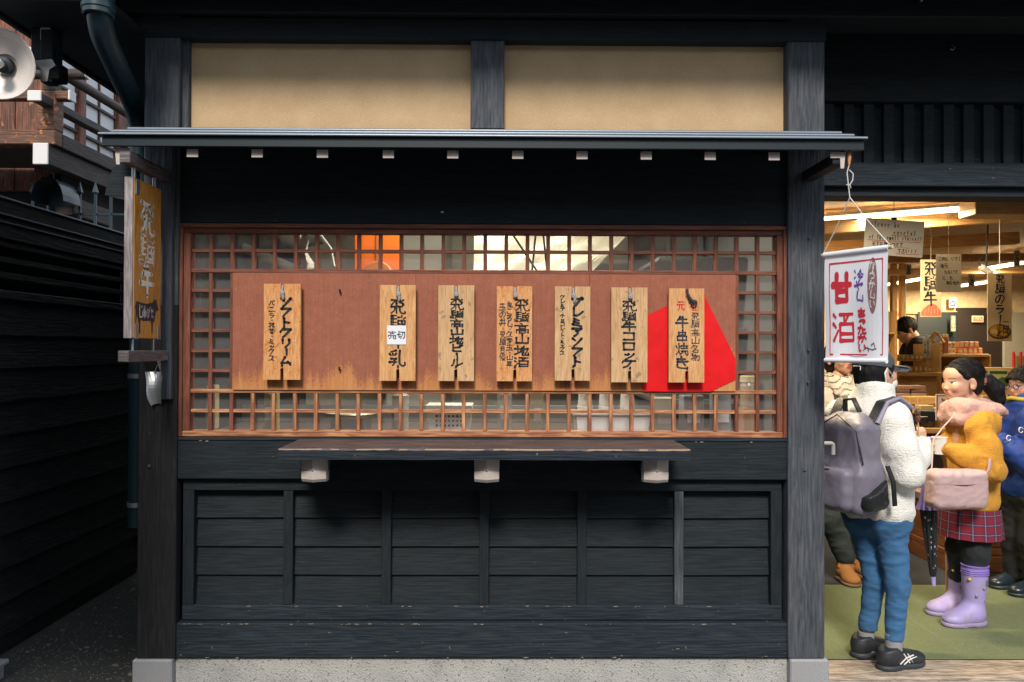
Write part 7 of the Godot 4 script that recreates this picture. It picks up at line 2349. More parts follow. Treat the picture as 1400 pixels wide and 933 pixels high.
	put(sk, "stick", tube([s0, s1], 0.0028, 7), flat("bamboo", Color(0.58, 0.36, 0.14), 0.6))
	for i in 2:
		var m := s0.lerp(s1, 0.32 + i * 0.13)
		put(sk, "meat", solid([net([ell(Vector3.ZERO, Vector3(0.0125, 0.017, 0.012))], 0.0025, {"k": 0.004, "noise": 0.006, "freq": 60.0, "seed": 3 + i})]), flat("grilled_meat", Color(0.13, 0.05, 0.03), 0.35), m)
	# pale hook that shows beside the post
	var hk := thing("wall_hook", "pale grey bent hook sticking out from the right post before the backpack", "hook", Vector3(fx(1127), 0.95, -0.02))
	put(hk, "arm", tube(rounded([P(1124, 605, 0.0), P(1141, 605, 0.0), P(1141, 620, 0.0)], 0.012, 4), 0.0085, 10), flat("hook_grey", Color(0.4, 0.39, 0.36), 0.5))

func plaid() -> StandardMaterial3D:
	var n := 128
	var im := Image.create(n, n, false, Image.FORMAT_RGB8)
	for x in n:
		for y in n:
			var c := Color(0.2, 0.01, 0.028)
			var bands := 0
			for v in [x, y]:
				if (v > 20 and v < 46) or (v > 84 and v < 110):
					bands += 1
			c = c.lerp(Color(0.02, 0.02, 0.07), 0.45 * bands)
			for v in [x, y]:
				if absi(v - 33) < 2 or absi(v - 97) < 2:
					c = c.lerp(Color(0.42, 0.38, 0.4), 0.55)
				if absi(v - 64) < 1:
					c = c.lerp(Color(0.05, 0.06, 0.2), 0.7)
			im.set_pixel(x, y, c.linear_to_srgb())
	var m := StandardMaterial3D.new()
	m.resource_name = "plaid"
	m.albedo_texture = tex(im)
	m.roughness = 0.9
	mats["plaid"] = m
	return m

func wellington(o: Node3D, c: Vector3, turn: float, tall: float) -> void:
	# c: foot of the shaft on the ground; toe towards -z turned by `turn`
	var t := Transform3D(Basis(Vector3.UP, turn), c)
	var lilac := Color(0.34, 0.28, 0.56)
	var band := Color(0.24, 0.17, 0.5)
	var grime := FastNoiseLite.new()
	grime.seed = 8
	grime.frequency = 14.0
	grime.fractal_octaves = 4
	var paint := func(p: Vector3) -> Color:
		var k := lilac
		if p.y > tall - 0.045:
			k = band
		elif p.y < 0.026:
			k = Color(0.3, 0.26, 0.4)
		var n: float = grime.get_noise_3d(p.x, p.y, p.z)
		if n > 0.18 and p.y < tall - 0.06 and p.y > 0.026:
			k = k.lerp(Color(0.33, 0.27, 0.24), clampf((n - 0.18) * 3.0, 0, 0.75))
		return k
	var f := [cap(Vector3(0, 0.06, 0.0), Vector3(0, tall - 0.02, 0.008), 0.045, 0.06), ell(Vector3(0, 0.048, -0.02), Vector3(0.05, 0.05, 0.07)), ell(Vector3(0, 0.032, -0.115), Vector3(0.045, 0.03, 0.055)), cap(Vector3(0, 0.05, -0.02), Vector3(0, 0.034, -0.105), 0.045, 0.034)]
	var b := own(o, "boot", solid([net(f, 0.006, {"k": 0.035, "paint": paint, "planes": [[Vector3(0, -1, 0), 0.0], [Vector3(0, 1, 0), tall]]})]), painted("rubber_boot", 0.55), t)
	var sf := [ell(Vector3(0, 0.01, -0.108), Vector3(0.05, 0.03, 0.066)), ell(Vector3(0, 0.01, 0.0), Vector3(0.052, 0.03, 0.06)), cap(Vector3(0, 0.01, -0.08), Vector3(0, 0.01, 0.0), 0.045, 0.045)]
	own(b, "sole", solid([net(sf, 0.006, {"k": 0.03, "planes": [[Vector3(0, -1, 0), 0.0], [Vector3(0, 1, 0), 0.022]]})]), flat("boot_sole", Color(0.28, 0.23, 0.38), 0.6))
	own(b, "top_rim", lathe([Vector2(0.056, 0.0), Vector2(0.062, 0.002), Vector2(0.063, 0.008), Vector2(0.056, 0.01)], 28), flat("boot_rim", Color(0.2, 0.13, 0.48), 0.4), Transform3D(Basis(), Vector3(0, tall - 0.006, 0.008)))
	for i in 3:
		own(b, "ridge", lathe([Vector2(0.0595, -0.003), Vector2(0.0625, 0.0), Vector2(0.0595, 0.003)], 28), flat("boot_rim", Color(0.2, 0.13, 0.48), 0.4), Transform3D(Basis(), Vector3(0, tall - 0.02 - i * 0.01, 0.008)))
	own(b, "patch", box_mesh(Vector3(0.004, 0.026, 0.026), 0.002), flat("patch_grey", Color(0.14, 0.15, 0.16), 0.5), Transform3D(Basis(Vector3.UP, 0.5), Vector3(-0.05, tall - 0.075, 0.032)))
	own(b, "badge", ball(0.008, 10), flat("badge_yellow", Color(0.55, 0.38, 0.05), 0.5), Transform3D(Basis(), Vector3(-0.027, tall - 0.06, -0.048)))
	for q in [[-0.056, tall - 0.1, 0.01], [-0.048, tall - 0.135, -0.024], [-0.045, tall - 0.16, 0.02]]:
		own(b, "print_spot", ball(0.009, 8), flat("spot_grey", Color(0.26, 0.22, 0.33), 0.5), Transform3D(Basis().scaled(Vector3(0.4, 1, 1)), Vector3(q[0], q[1], q[2])))

func girl_in_mustard() -> void:
	var o := person("girl in a mustard sweater and lilac boots, facing left with a paper cup", Vector3(2.42, FLOOR_Y, -0.794), deg_to_rad(97))
	var J := func(px: float, py: float, z: float) -> Vector3: return inner(o, P(px, py, z))
	var hd := Transform3D(Basis(Vector3.RIGHT, -0.1).scaled(Vector3.ONE * 0.92), J.call(1318, 520, -0.794))
	var shl: Vector3 = J.call(1340, 583, -0.661)
	var ell_: Vector3 = J.call(1358, 640, -0.608)
	var wrl: Vector3 = J.call(1297, 611, -0.682)
	var shr: Vector3 = J.call(1338, 583, -0.926)
	var elr: Vector3 = J.call(1345, 635, -0.98)
	var wrr: Vector3 = J.call(1292, 606, -0.873)
	var bl: Vector3 = J.call(1334, 846, -0.719)
	var br: Vector3 = J.call(1314, 832, -0.879)
	var hipl := Vector3(-0.055, 0.52, 0.0)
	var hipr := Vector3(0.055, 0.52, 0.0)
	var core := [cap(Vector3(0, 0.52, 0), Vector3(0, 0.95, 0.01), 0.085, 0.085), cap(Vector3(0, 0.95, 0.01), Vector3(0, 1.08, -0.015), 0.05, 0.042)]
	core += chain([shl, ell_, wrl], [0.038, 0.033, 0.023]) + chain([shr, elr, wrr], [0.038, 0.033, 0.023]) + chain([hipl, Vector3(bl.x, 0.06, bl.z)], [0.05, 0.03]) + chain([hipr, Vector3(br.x, 0.06, br.z)], [0.05, 0.03])
	var paint_skin := func(_p): return SKIN
	var hb := aim((J.call(1276, 600, -0.714) as Vector3) - wrl, Vector3(-0.9, 0.3, 0.2))
	var parts := [net(core, 0.014, {"k": 0.03, "paint": paint_skin}),
		moved(net(head_field(1.0) + ear_field(1.0, 1.0) + ear_field(1.0, -1.0), 0.003, {"k": 0.014, "paint": face_paint(1.0, SKIN)}), hd),
		moved(net(hand_field(-1.0, 0.62, 0.8), 0.003, {"k": 0.006, "paint": paint_skin}), Transform3D(hb, wrl)),
		moved(net(hand_field(1.0, 0.6, 0.8), 0.004, {"k": 0.006, "paint": paint_skin}), Transform3D(aim((J.call(1276, 600, -0.852) as Vector3) - wrr, Vector3.UP), wrr))]
	own(o, "body", solid(parts), painted("skin", 0.55))
	# sweater
	var sf := [cap(Vector3(-0.05, 0.6, 0.005), Vector3(-0.05, 0.93, 0.01), 0.092, 0.08), cap(Vector3(0.05, 0.6, 0.005), Vector3(0.05, 0.93, 0.01), 0.092, 0.08), cap(Vector3(-0.1, 0.985, 0.012), Vector3(0.1, 0.985, 0.012), 0.062, 0.062), cap(Vector3(0, 0.98, 0.01), Vector3(0, 1.03, 0.0), 0.075, 0.06)]
	sf += chain([shl, shl.lerp(ell_, 0.5) + Vector3(-0.012, 0, 0.006), ell_, ell_.lerp(wrl, 0.6), wrl], [0.052, 0.053, 0.055, 0.044, 0.032]) + chain([shr, elr, wrr], [0.066, 0.064, 0.04])
	own(o, "sweater", solid([net(sf, 0.009, {"k": 0.04, "noise": 0.009, "octaves": 3, "ridge": true, "freq": 6.5, "stretch": Vector3(1.2, 0.8, 1.2), "seed": 14, "planes": [[Vector3(0, -1, 0), -0.53]]})]), cloth("mustard_knit", Color(0.56, 0.265, 0.03), 1.0, 0.3, 45.0, 0.28))
	# skirt with pleats
	plaid()
	var st := begin()
	var nseg := 72
	for i in nseg:
		for j in 4:
			var q := []
			for e in [[i, j], [i + 1, j], [i + 1, j + 1], [i, j + 1]]:
				var a: float = TAU * e[0] / nseg
				var v: float = e[1] / 4.0
				var r := 1.0 + 0.08 * v + 0.035 * v * sin(a * 14.0)
				q.append([Vector3(cos(a) * 0.143 * r, 0.56 - 0.146 * v, sin(a) * 0.13 * r), Vector2(e[0] / float(nseg) * 8.0, v * 1.6)])
			var nn: Vector3 = Vector3(q[0][0].x / 0.0182, 0.0, q[0][0].z / 0.0139).normalized()
			for v in [q[0], q[2], q[1], q[0], q[3], q[2]]:
				st.set_normal(Vector3(v[0].x / 0.0182, 0.0, v[0].z / 0.0139).normalized())
				st.set_uv(v[1])
				st.add_vertex(v[0])
	own(o, "plaid_skirt", st.commit(), mats["plaid"])
	# leggings
	own(o, "leggings", solid([net([cap(Vector3(-0.04, 0.5, 0), Vector3(0.04, 0.5, 0), 0.09, 0.09)] + chain([hipl, Vector3(-0.055, 0.34, -0.012).lerp(bl, 0.0), Vector3(bl.x, 0.16, bl.z)], [0.078, 0.06, 0.045]) + chain([hipr, Vector3(0.055, 0.34, -0.012), Vector3(br.x, 0.16, br.z)], [0.078, 0.06, 0.045]), 0.01, {"k": 0.03, "noise": 0.008, "freq": 12.0})]), cloth("leggings_black", Color(0.012, 0.016, 0.02), 0.85, 0.1, 200.0, 0.05))
	wellington(o, Vector3(bl.x, 0.0, bl.z), 0.1, 0.285)
	wellington(o, Vector3(br.x, 0.0, br.z), -0.05, 0.285)
	# pink hooded scarf
	var hf := []
	var neck := Vector3(0, 1.035, -0.005)
	for i in 10:
		var a := TAU * i / 10.0
		var b := TAU * (i + 1) / 10.0
		hf.append(cap(neck + Vector3(cos(a) * 0.085, -0.012 * sin(a) + 0.012 * sin(2 * a), sin(a) * 0.085), neck + Vector3(cos(b) * 0.085, -0.012 * sin(b) + 0.012 * sin(2 * b), sin(b) * 0.085), 0.036, 0.036))
	hf += [ell(Vector3(0, 1.04, 0.085), Vector3(0.125, 0.042, 0.075), Basis(Vector3.RIGHT, 0.45)), ell(Vector3(0, 1.0, -0.085), Vector3(0.07, 0.042, 0.045)), cap(Vector3(-0.1, 1.03, 0.03), Vector3(-0.06, 0.99, -0.09), 0.036, 0.032), cap(Vector3(0.1, 1.03, 0.03), Vector3(0.06, 0.99, -0.09), 0.036, 0.032)]
	var scarf := own(o, "hooded_scarf", solid([net(hf, 0.008, {"k": 0.03, "noise": 0.009, "freq": 11.0, "seed": 6})]), cloth("pink_fleece", Color(0.6, 0.35, 0.31), 1.0, 0.5, 90.0, 0.35))
	own(scarf, "trim", tube([Vector3(0.02, 0.972, -0.105), Vector3(-0.05, 0.972, -0.1), Vector3(-0.1, 0.985, -0.05), Vector3(-0.122, 0.997, 0.02), Vector3(-0.108, 1.005, 0.09)], [0.004, 0.01, 0.011, 0.01, 0.004], 8), cloth("trim_cream", Color(0.7, 0.56, 0.5), 1.0, 0.5, 90.0, 0.35))
	# hair drawn back, with a ponytail
	var hr := [ell(Vector3(0, 0.044, 0.026), Vector3(0.0805, 0.084, 0.102)), ell(Vector3(0, -0.012, 0.055), Vector3(0.07, 0.075, 0.056)), cap(Vector3(0.058, 0.07, -0.04), Vector3(0.073, 0.03, -0.012), 0.014, 0.011), cap(Vector3(-0.058, 0.07, -0.04), Vector3(-0.073, 0.03, -0.012), 0.014, 0.011)]
	var c1 := ell(Vector3(0, -0.05, -0.1), Vector3(0.12, 0.1, 0.085))
	c1.append("cut")
	var c2 := cap(Vector3(-0.1, -0.008, 0.012), Vector3(0.1, -0.008, 0.012), 0.026, 0.026)
	c2.append("cut")
	var hair := own(o, "hair", solid([net(hr + [c1, c2], 0.004, {"k": 0.014, "noise": 0.003, "freq": 46.0, "stretch": Vector3(1, 0.7, 0.25)})]), hair_mat(), hd)
	own(hair, "ponytail", solid([net(chain([Vector3(0, -0.005, 0.105), Vector3(0, -0.015, 0.15), Vector3(-0.01, -0.06, 0.185), Vector3(-0.01, -0.12, 0.2), Vector3(-0.012, -0.16, 0.195)], [0.028, 0.04, 0.042, 0.03, 0.008]), 0.006, {"k": 0.02, "noise": 0.008, "freq": 40.0, "stretch": Vector3(1, 0.3, 1)})]), hair_mat())
	# strands drawn back over the head to the tie, and down the tail
	var strands := begin()
	var mid := Vector3(0, 0.044, 0.026)
	var rad := Vector3(0.0815, 0.0855, 0.1035)
	for i in 150:
		var a := lerpf(-1.75, 1.75, i / 149.0) + rng.randf_range(-0.02, 0.02)
		var s0 := Vector3(sin(a), cos(a) * 0.9 + 0.1, -0.55 - 0.25 * cos(a) + rng.randf_range(-0.05, 0.05)).normalized()
		var s1 := Vector3(0.12 * sin(a), -0.5 + 0.12 * cos(a), 0.95).normalized()
		var pts := []
		for k in 8:
			var dir := s0.slerp(s1, k / 7.0)
			pts.append(mid + dir * rad * (1.0 + 0.006 * sin(i * 2.3 + k)))
		add_tube(strands, pts, 0.0011, 4, false)
	for i in 46:
		var a := TAU * i / 46.0 + rng.randf_range(-0.05, 0.05)
		var pts := []
		var line := [Vector3(0, -0.005, 0.11), Vector3(0, -0.015, 0.15), Vector3(-0.01, -0.06, 0.185), Vector3(-0.01, -0.12, 0.2), Vector3(-0.012, -0.168, 0.195)]
		var wide := [0.027, 0.039, 0.041, 0.029, 0.007]
		for k in 5:
			pts.append(line[k] + Vector3(cos(a), sin(a) * 0.35, sin(a) * 0.93) * wide[k])
		add_tube(strands, pts, 0.0013, 4, false)
	own(hair, "strands", strands.commit(), hair_mat())
	var sc := begin()
	for i in 7:
		var a := TAU * i / 7.0
		var b := TAU * (i + 1) / 7.0
		add_tube(sc, [Vector3(cos(a) * 0.03, sin(a) * 0.03 - 0.002, 0.112), Vector3(cos(b) * 0.03, sin(b) * 0.03 - 0.002, 0.116)], 0.012, 8)
	own(hair, "scrunchie", sc.commit(), flat("scrunchie_brown", Color(0.32, 0.13, 0.07), 0.8))
	# bag
	var bc := P(1310, 667, -0.581)
	var b := thing("shoulder_bag", "padded pale pink shoulder bag at the girl's hip", "bag", bc + Vector3(0, -0.09, 0), 0.06)
	b.scale = Vector3.ONE * GROWN
	var bm := cloth("bag_pink", Color(0.52, 0.36, 0.36), 0.6, 0.15, 220.0, 0.04)
	var bag := own(b, "bag_body", solid([net([blk(Vector3(0, 0.075, 0), Vector3(0.1, 0.045, 0.022), 0.035)], 0.007, {"k": 0.03, "noise": 0.0035, "octaves": 3, "ridge": true, "freq": 12.0, "seed": 31})]), bm)
	own(b, "flap", solid([net([blk(Vector3(0, 0.135, 0.004), Vector3(0.104, 0.012, 0.024), 0.03)], 0.007, {"k": 0.03, "noise": 0.004, "octaves": 2, "ridge": true, "freq": 9.0, "seed": 32})]), bm)
	own(b, "zip", tube([Vector3(-0.125, 0.113, 0.045), Vector3(0, 0.117, 0.066), Vector3(0.125, 0.113, 0.045)], 0.0035, 6), flat("bag_zip", Color(0.36, 0.23, 0.24), 0.6))
	put(b, "strap", tube([bc + Vector3(-0.125, 0.04, 0.0), P(1279, 600, -0.65), P(1292, 583, -0.671), P(1306, 568, -0.714)], 0.004, 8), bm)
	put(b, "strap", tube([bc + Vector3(0.125, 0.04, 0.0), P(1356, 640, -0.533), P(1360, 600, -0.597)], 0.0075, 8), bm)
	# cup
	var cp := P(1283.5, 612, -0.746)
	var cup := thing("paper_cup", "white paper cup in the girl's hand", "cup", cp + Vector3(-0.012, -0.02, 0.05))
	own(cup, "wall", lathe([Vector2(0.0, 0.0), Vector2(0.028, 0.0), Vector2(0.037, 0.085), Vector2(0.034, 0.085), Vector2(0.027, 0.01)], 24), M("white_plastic"))
	own(cup, "rim", lathe([Vector2(0.0365, 0.082), Vector2(0.0395, 0.085), Vector2(0.0365, 0.088)], 24), M("white_plastic"))
	# umbrella
	var u0 := P(1268, 640, -0.703)
	var u1 := P(1279.5, 800, -0.682)
	var um := thing("folded_umbrella", "folded black flowered umbrella with lilac frill and crook, hanging beside the pink bag", "umbrella", u1)
	var ax := (u0 - u1).normalized()
	var ub := aim(-ax, Vector3.FORWARD)
	var to := Transform3D(Basis(ub.x, ax, ub.x.cross(ax)), Vector3.ZERO)
	var len := u0.distance_to(u1)
	var fold := begin()
	var seg := 36
	for i in seg:
		for j in 14:
			var q := []
			for e in [[i, j], [i + 1, j], [i + 1, j + 1], [i, j + 1]]:
				var a: float = TAU * e[0] / seg
				var v: float = e[1] / 14.0
				var r := lerpf(0.013, 0.038, pow(v, 0.8)) * (1.0 + 0.13 * sin(a * 8.0 + v * 3.0))
				q.append(to * Vector3(cos(a) * r, 0.05 + v * (len * 0.68 - 0.05), sin(a) * r))
			tri(fold, q[0], q[2], q[1])
			tri(fold, q[0], q[3], q[2])
	own(um, "canopy", fold.commit(), cloth("umbrella_black", Color(0.012, 0.014, 0.018), 0.5, 0.0, 200.0, 0.03))
	var spots := begin()
	for i in 46:
		var a := rng.randf() * TAU
		var v := rng.randf_range(0.08, 0.92)
		var r := lerpf(0.013, 0.038, pow(v, 0.8)) * (1.0 + 0.13 * sin(a * 8.0 + v * 3.0)) + 0.0006
		var c := to * Vector3(cos(a) * r, 0.05 + v * (len * 0.68 - 0.05), sin(a) * r)
		var nrm := to.basis * Vector3(cos(a), 0, sin(a))
		var tx := nrm.cross(ax).normalized()
		var sz := rng.randf_range(0.003, 0.0075)
		for k in 6:
			var e := TAU * k / 6.0
			var e2 := TAU * (k + 1) / 6.0
			tri(spots, c, c + (tx * cos(e) + ax * sin(e)) * sz, c + (tx * cos(e2) + ax * sin(e2)) * sz)
	own(um, "flower_print", spots.commit(), flat("flower_grey", Color(0.3, 0.3, 0.36), 0.7))
	var frill := begin()
	for i in 48:
		for j in 5:
			var q := []
			for e in [[i, j], [i + 1, j], [i + 1, j + 1], [i, j + 1]]:
				var a: float = TAU * e[0] / 48.0
				var v: float = e[1] / 5.0
				var r := lerpf(0.05, 0.012, pow(v, 0.7)) * (1.0 + 0.22 * (1.0 - v) * sin(a * 11.0))
				q.append(to * Vector3(cos(a) * r, len * 0.66 + v * len * 0.3, sin(a) * r))
			tri(frill, q[0], q[2], q[1])
			tri(frill, q[0], q[3], q[2])
	own(um, "frill", frill.commit(), cloth("frill_lilac", Color(0.22, 0.17, 0.52), 0.8, 0.2, 160.0, 0.05))
	own(um, "shaft", tube([to * Vector3(0, 0.0, 0), to * Vector3(0, len * 1.22, 0)], 0.006, 8), M("iron"))
	own(um, "tip", tube([to * Vector3(0, 0.0, 0), to * Vector3(0, 0.055, 0)], [0.009, 0.012], 10), flat("tip_lilac", Color(0.34, 0.28, 0.6), 0.4))
	var ht := to * Vector3(0, len * 1.21, 0)
	own(um, "crook", tube([ht, ht + Vector3(0.006, 0.02, 0), ht + Vector3(0.026, 0.034, 0.0), ht + Vector3(0.05, 0.03, 0.0), ht + Vector3(0.06, 0.008, 0)], [0.008, 0.0095, 0.0095, 0.0095, 0.008], 10), flat("tip_lilac", Color(0.34, 0.28, 0.6), 0.4))

func boy_in_blue() -> void:
	var o := person("child in a blue padded jacket and glasses, cut by the right edge", Vector3(3.053, FLOOR_Y, -1.298), deg_to_rad(104))
	var J := func(px: float, py: float, z: float) -> Vector3: return inner(o, P(px, py, z))
	var hd := Transform3D(Basis(Vector3.RIGHT, -0.08).scaled(Vector3.ONE * 0.93), J.call(1405, 525, -1.298))
	var shl: Vector3 = J.call(1418, 575, -1.15)
	var ell_: Vector3 = J.call(1420, 632, -1.107)
	var wrl: Vector3 = J.call(1374, 604, -1.203)
	var shr := Vector3(0.13, 0.97, 0.0)
	var elr := Vector3(0.17, 0.78, -0.02)
	var wrr := Vector3(0.1, 0.82, -0.18)
	var skin := func(_p): return SKIN * 0.95
	var core := [cap(Vector3(0, 0.5, 0), Vector3(0, 0.95, 0), 0.085, 0.085), cap(Vector3(0, 0.95, 0), Vector3(0, 1.07, -0.01), 0.05, 0.045)] + chain([shl, ell_, wrl], [0.04, 0.034, 0.024]) + chain([shr, elr, wrr], [0.04, 0.034, 0.024])
	own(o, "body", solid([net(core, 0.014, {"k": 0.03, "paint": skin}), moved(net(head_field(0.96) + ear_field(0.96, 1.0) + ear_field(0.96, -1.0), 0.0045, {"k": 0.015, "paint": face_paint(0.96, SKIN)}), hd),
		moved(net(hand_field(-1.0, 0.6, 0.8), 0.004, {"k": 0.006, "paint": skin}), Transform3D(aim((J.call(1352, 600, -1.203) as Vector3) - wrl, Vector3.UP), wrl)),
		moved(net(hand_field(1.0, 0.6, 0.8), 0.004, {"k": 0.006, "paint": skin}), Transform3D(aim(Vector3(0, 0.1, -1), Vector3.UP), wrr))]), painted("skin", 0.55))
	var jf := [cap(Vector3(-0.055, 0.6, 0.0), Vector3(-0.055, 0.93, 0.0), 0.128, 0.115), cap(Vector3(0.055, 0.6, 0.0), Vector3(0.055, 0.93, 0.0), 0.128, 0.115), cap(Vector3(-0.1, 0.97, 0.0), Vector3(0.1, 0.97, 0.0), 0.072, 0.072), cap(Vector3(0, 0.98, 0.0), Vector3(0, 1.06, -0.01), 0.09, 0.08)]
	jf += chain([shl, ell_, wrl], [0.075, 0.075, 0.052]) + chain([shr, elr, wrr], [0.075, 0.072, 0.052])
	var jk := own(o, "jacket", solid([net(jf, 0.01, {"k": 0.04, "noise": 0.01, "octaves": 2, "ridge": true, "freq": 5.0, "seed": 41, "stretch": Vector3(0.8, 1.4, 0.8), "planes": [[Vector3(0, -1, 0), -0.5]]})]), cloth("jacket_blue", Color(0.008, 0.045, 0.27), 0.62, 0.1, 220.0, 0.02))
	own(jk, "collar_lining", tube([Vector3(0.05, 1.055, -0.085), Vector3(0.0, 1.065, -0.1), Vector3(-0.05, 1.06, -0.08), Vector3(-0.085, 1.07, -0.02)], 0.012, 8), flat("lining_yellow", Color(0.5, 0.4, 0.04), 0.7))
	# small pale emblem on sleeve and chest: a ring with a gap
	for e in [[1383, 597, -1.12], [1400, 586, -1.096]]:
		var at: Vector3 = J.call(e[0], e[1], e[2])
		var pts := []
		for k in 11:
			var a := 0.5 + (TAU - 1.0) * k / 10.0
			pts.append(at + Vector3(-0.004 * k * 0.0, sin(a) * 0.014, cos(a) * 0.014))
		own(jk, "emblem", tube(pts, 0.003, 6), M("white_paint"))
	var kl := Vector3(-0.065, 0.3, -0.015)
	var kr := Vector3(0.065, 0.3, -0.01)
	own(o, "trousers", solid([net([cap(Vector3(-0.05, 0.53, 0), Vector3(0.05, 0.53, 0), 0.105, 0.105)] + chain([Vector3(-0.065, 0.5, 0), kl, Vector3(-0.068, 0.08, 0.0)], [0.09, 0.075, 0.062]) + chain([Vector3(0.065, 0.5, 0), kr, Vector3(0.068, 0.08, 0.0)], [0.09, 0.075, 0.062]), 0.011, {"k": 0.03, "noise": 0.007, "octaves": 2, "ridge": true, "freq": 5.0, "stretch": Vector3(0.9, 1.8, 0.9), "seed": 3})]), cloth("trouser_black", Color(0.008, 0.009, 0.011), 0.85, 0.0, 200.0, 0.05))
	var up := flat("trainer_dark", Color(0.012, 0.02, 0.028), 0.3)
	var so := flat("trainer_sole", Color(0.02, 0.03, 0.04), 0.5)
	var s1 := shoe(o, "shoe", Vector3(-0.075, 0, 0.05), Vector3(-0.07, 0, -0.185), up, so, 1.05)
	shoe(o, "shoe", Vector3(0.075, 0, 0.06), Vector3(0.07, 0, -0.17), up, so, 1.05)
	for q in [[Color(0.5, 0.02, 0.03), 0.055, 0.0], [Color(0.6, 0.58, 0.55), 0.04, 0.02], [Color(0.6, 0.4, 0.05), 0.03, 0.04]]:
		own(s1, "side_stripe", tube([Vector3(-0.04, q[1] + 0.02, -0.09 - q[2]), Vector3(-0.045, q[1], -0.12 - q[2] * 0.5), Vector3(-0.042, q[1] - 0.01, -0.15)], 0.004, 6), flat("stripe_%.2f" % q[1], q[0], 0.5))
	var c1 := ell(Vector3(0, -0.05, -0.1), Vector3(0.12, 0.1, 0.08))
	c1.append("cut")
	own(o, "hair", solid([net([ell(Vector3(0, 0.036, 0.012), Vector3(0.086, 0.088, 0.1)), ell(Vector3(0, 0.04, -0.055), Vector3(0.07, 0.035, 0.05)), ell(Vector3(0, -0.015, 0.05), Vector3(0.07, 0.07, 0.055)), c1], 0.005, {"k": 0.018, "noise": 0.008, "freq": 46.0, "stretch": Vector3(1, 0.3, 1)})]), hair_mat(), hd)
	var gl := begin()
	for sd in [-1.0, 1.0]:
		var pts := []
		for k in 15:
			var a := TAU * k / 14.0
			pts.append(Vector3(sd * 0.031 + cos(a) * 0.021, 0.004 + sin(a) * 0.015, -0.1 + absf(cos(a) * 0.021 + 0.031) * 0.1))
		add_tube(gl, pts, 0.0024, 6)
		add_tube(gl, [Vector3(sd * 0.052, 0.008, -0.094), Vector3(sd * 0.078, 0.006, -0.05), Vector3(sd * 0.082, 0.002, 0.015)], 0.0024, 6)
	add_tube(gl, [Vector3(-0.011, 0.006, -0.1), Vector3(0.011, 0.006, -0.1)], 0.0024, 6)
	var gt := thing("eyeglasses", "dark blue rimmed glasses worn by the child in blue", "glasses", o.position, o.rotation.y)
	gt.scale = Vector3.ONE * GROWN
	own(gt, "frame", gl.commit(), flat("glasses_navy", Color(0.02, 0.03, 0.12), 0.3), hd)

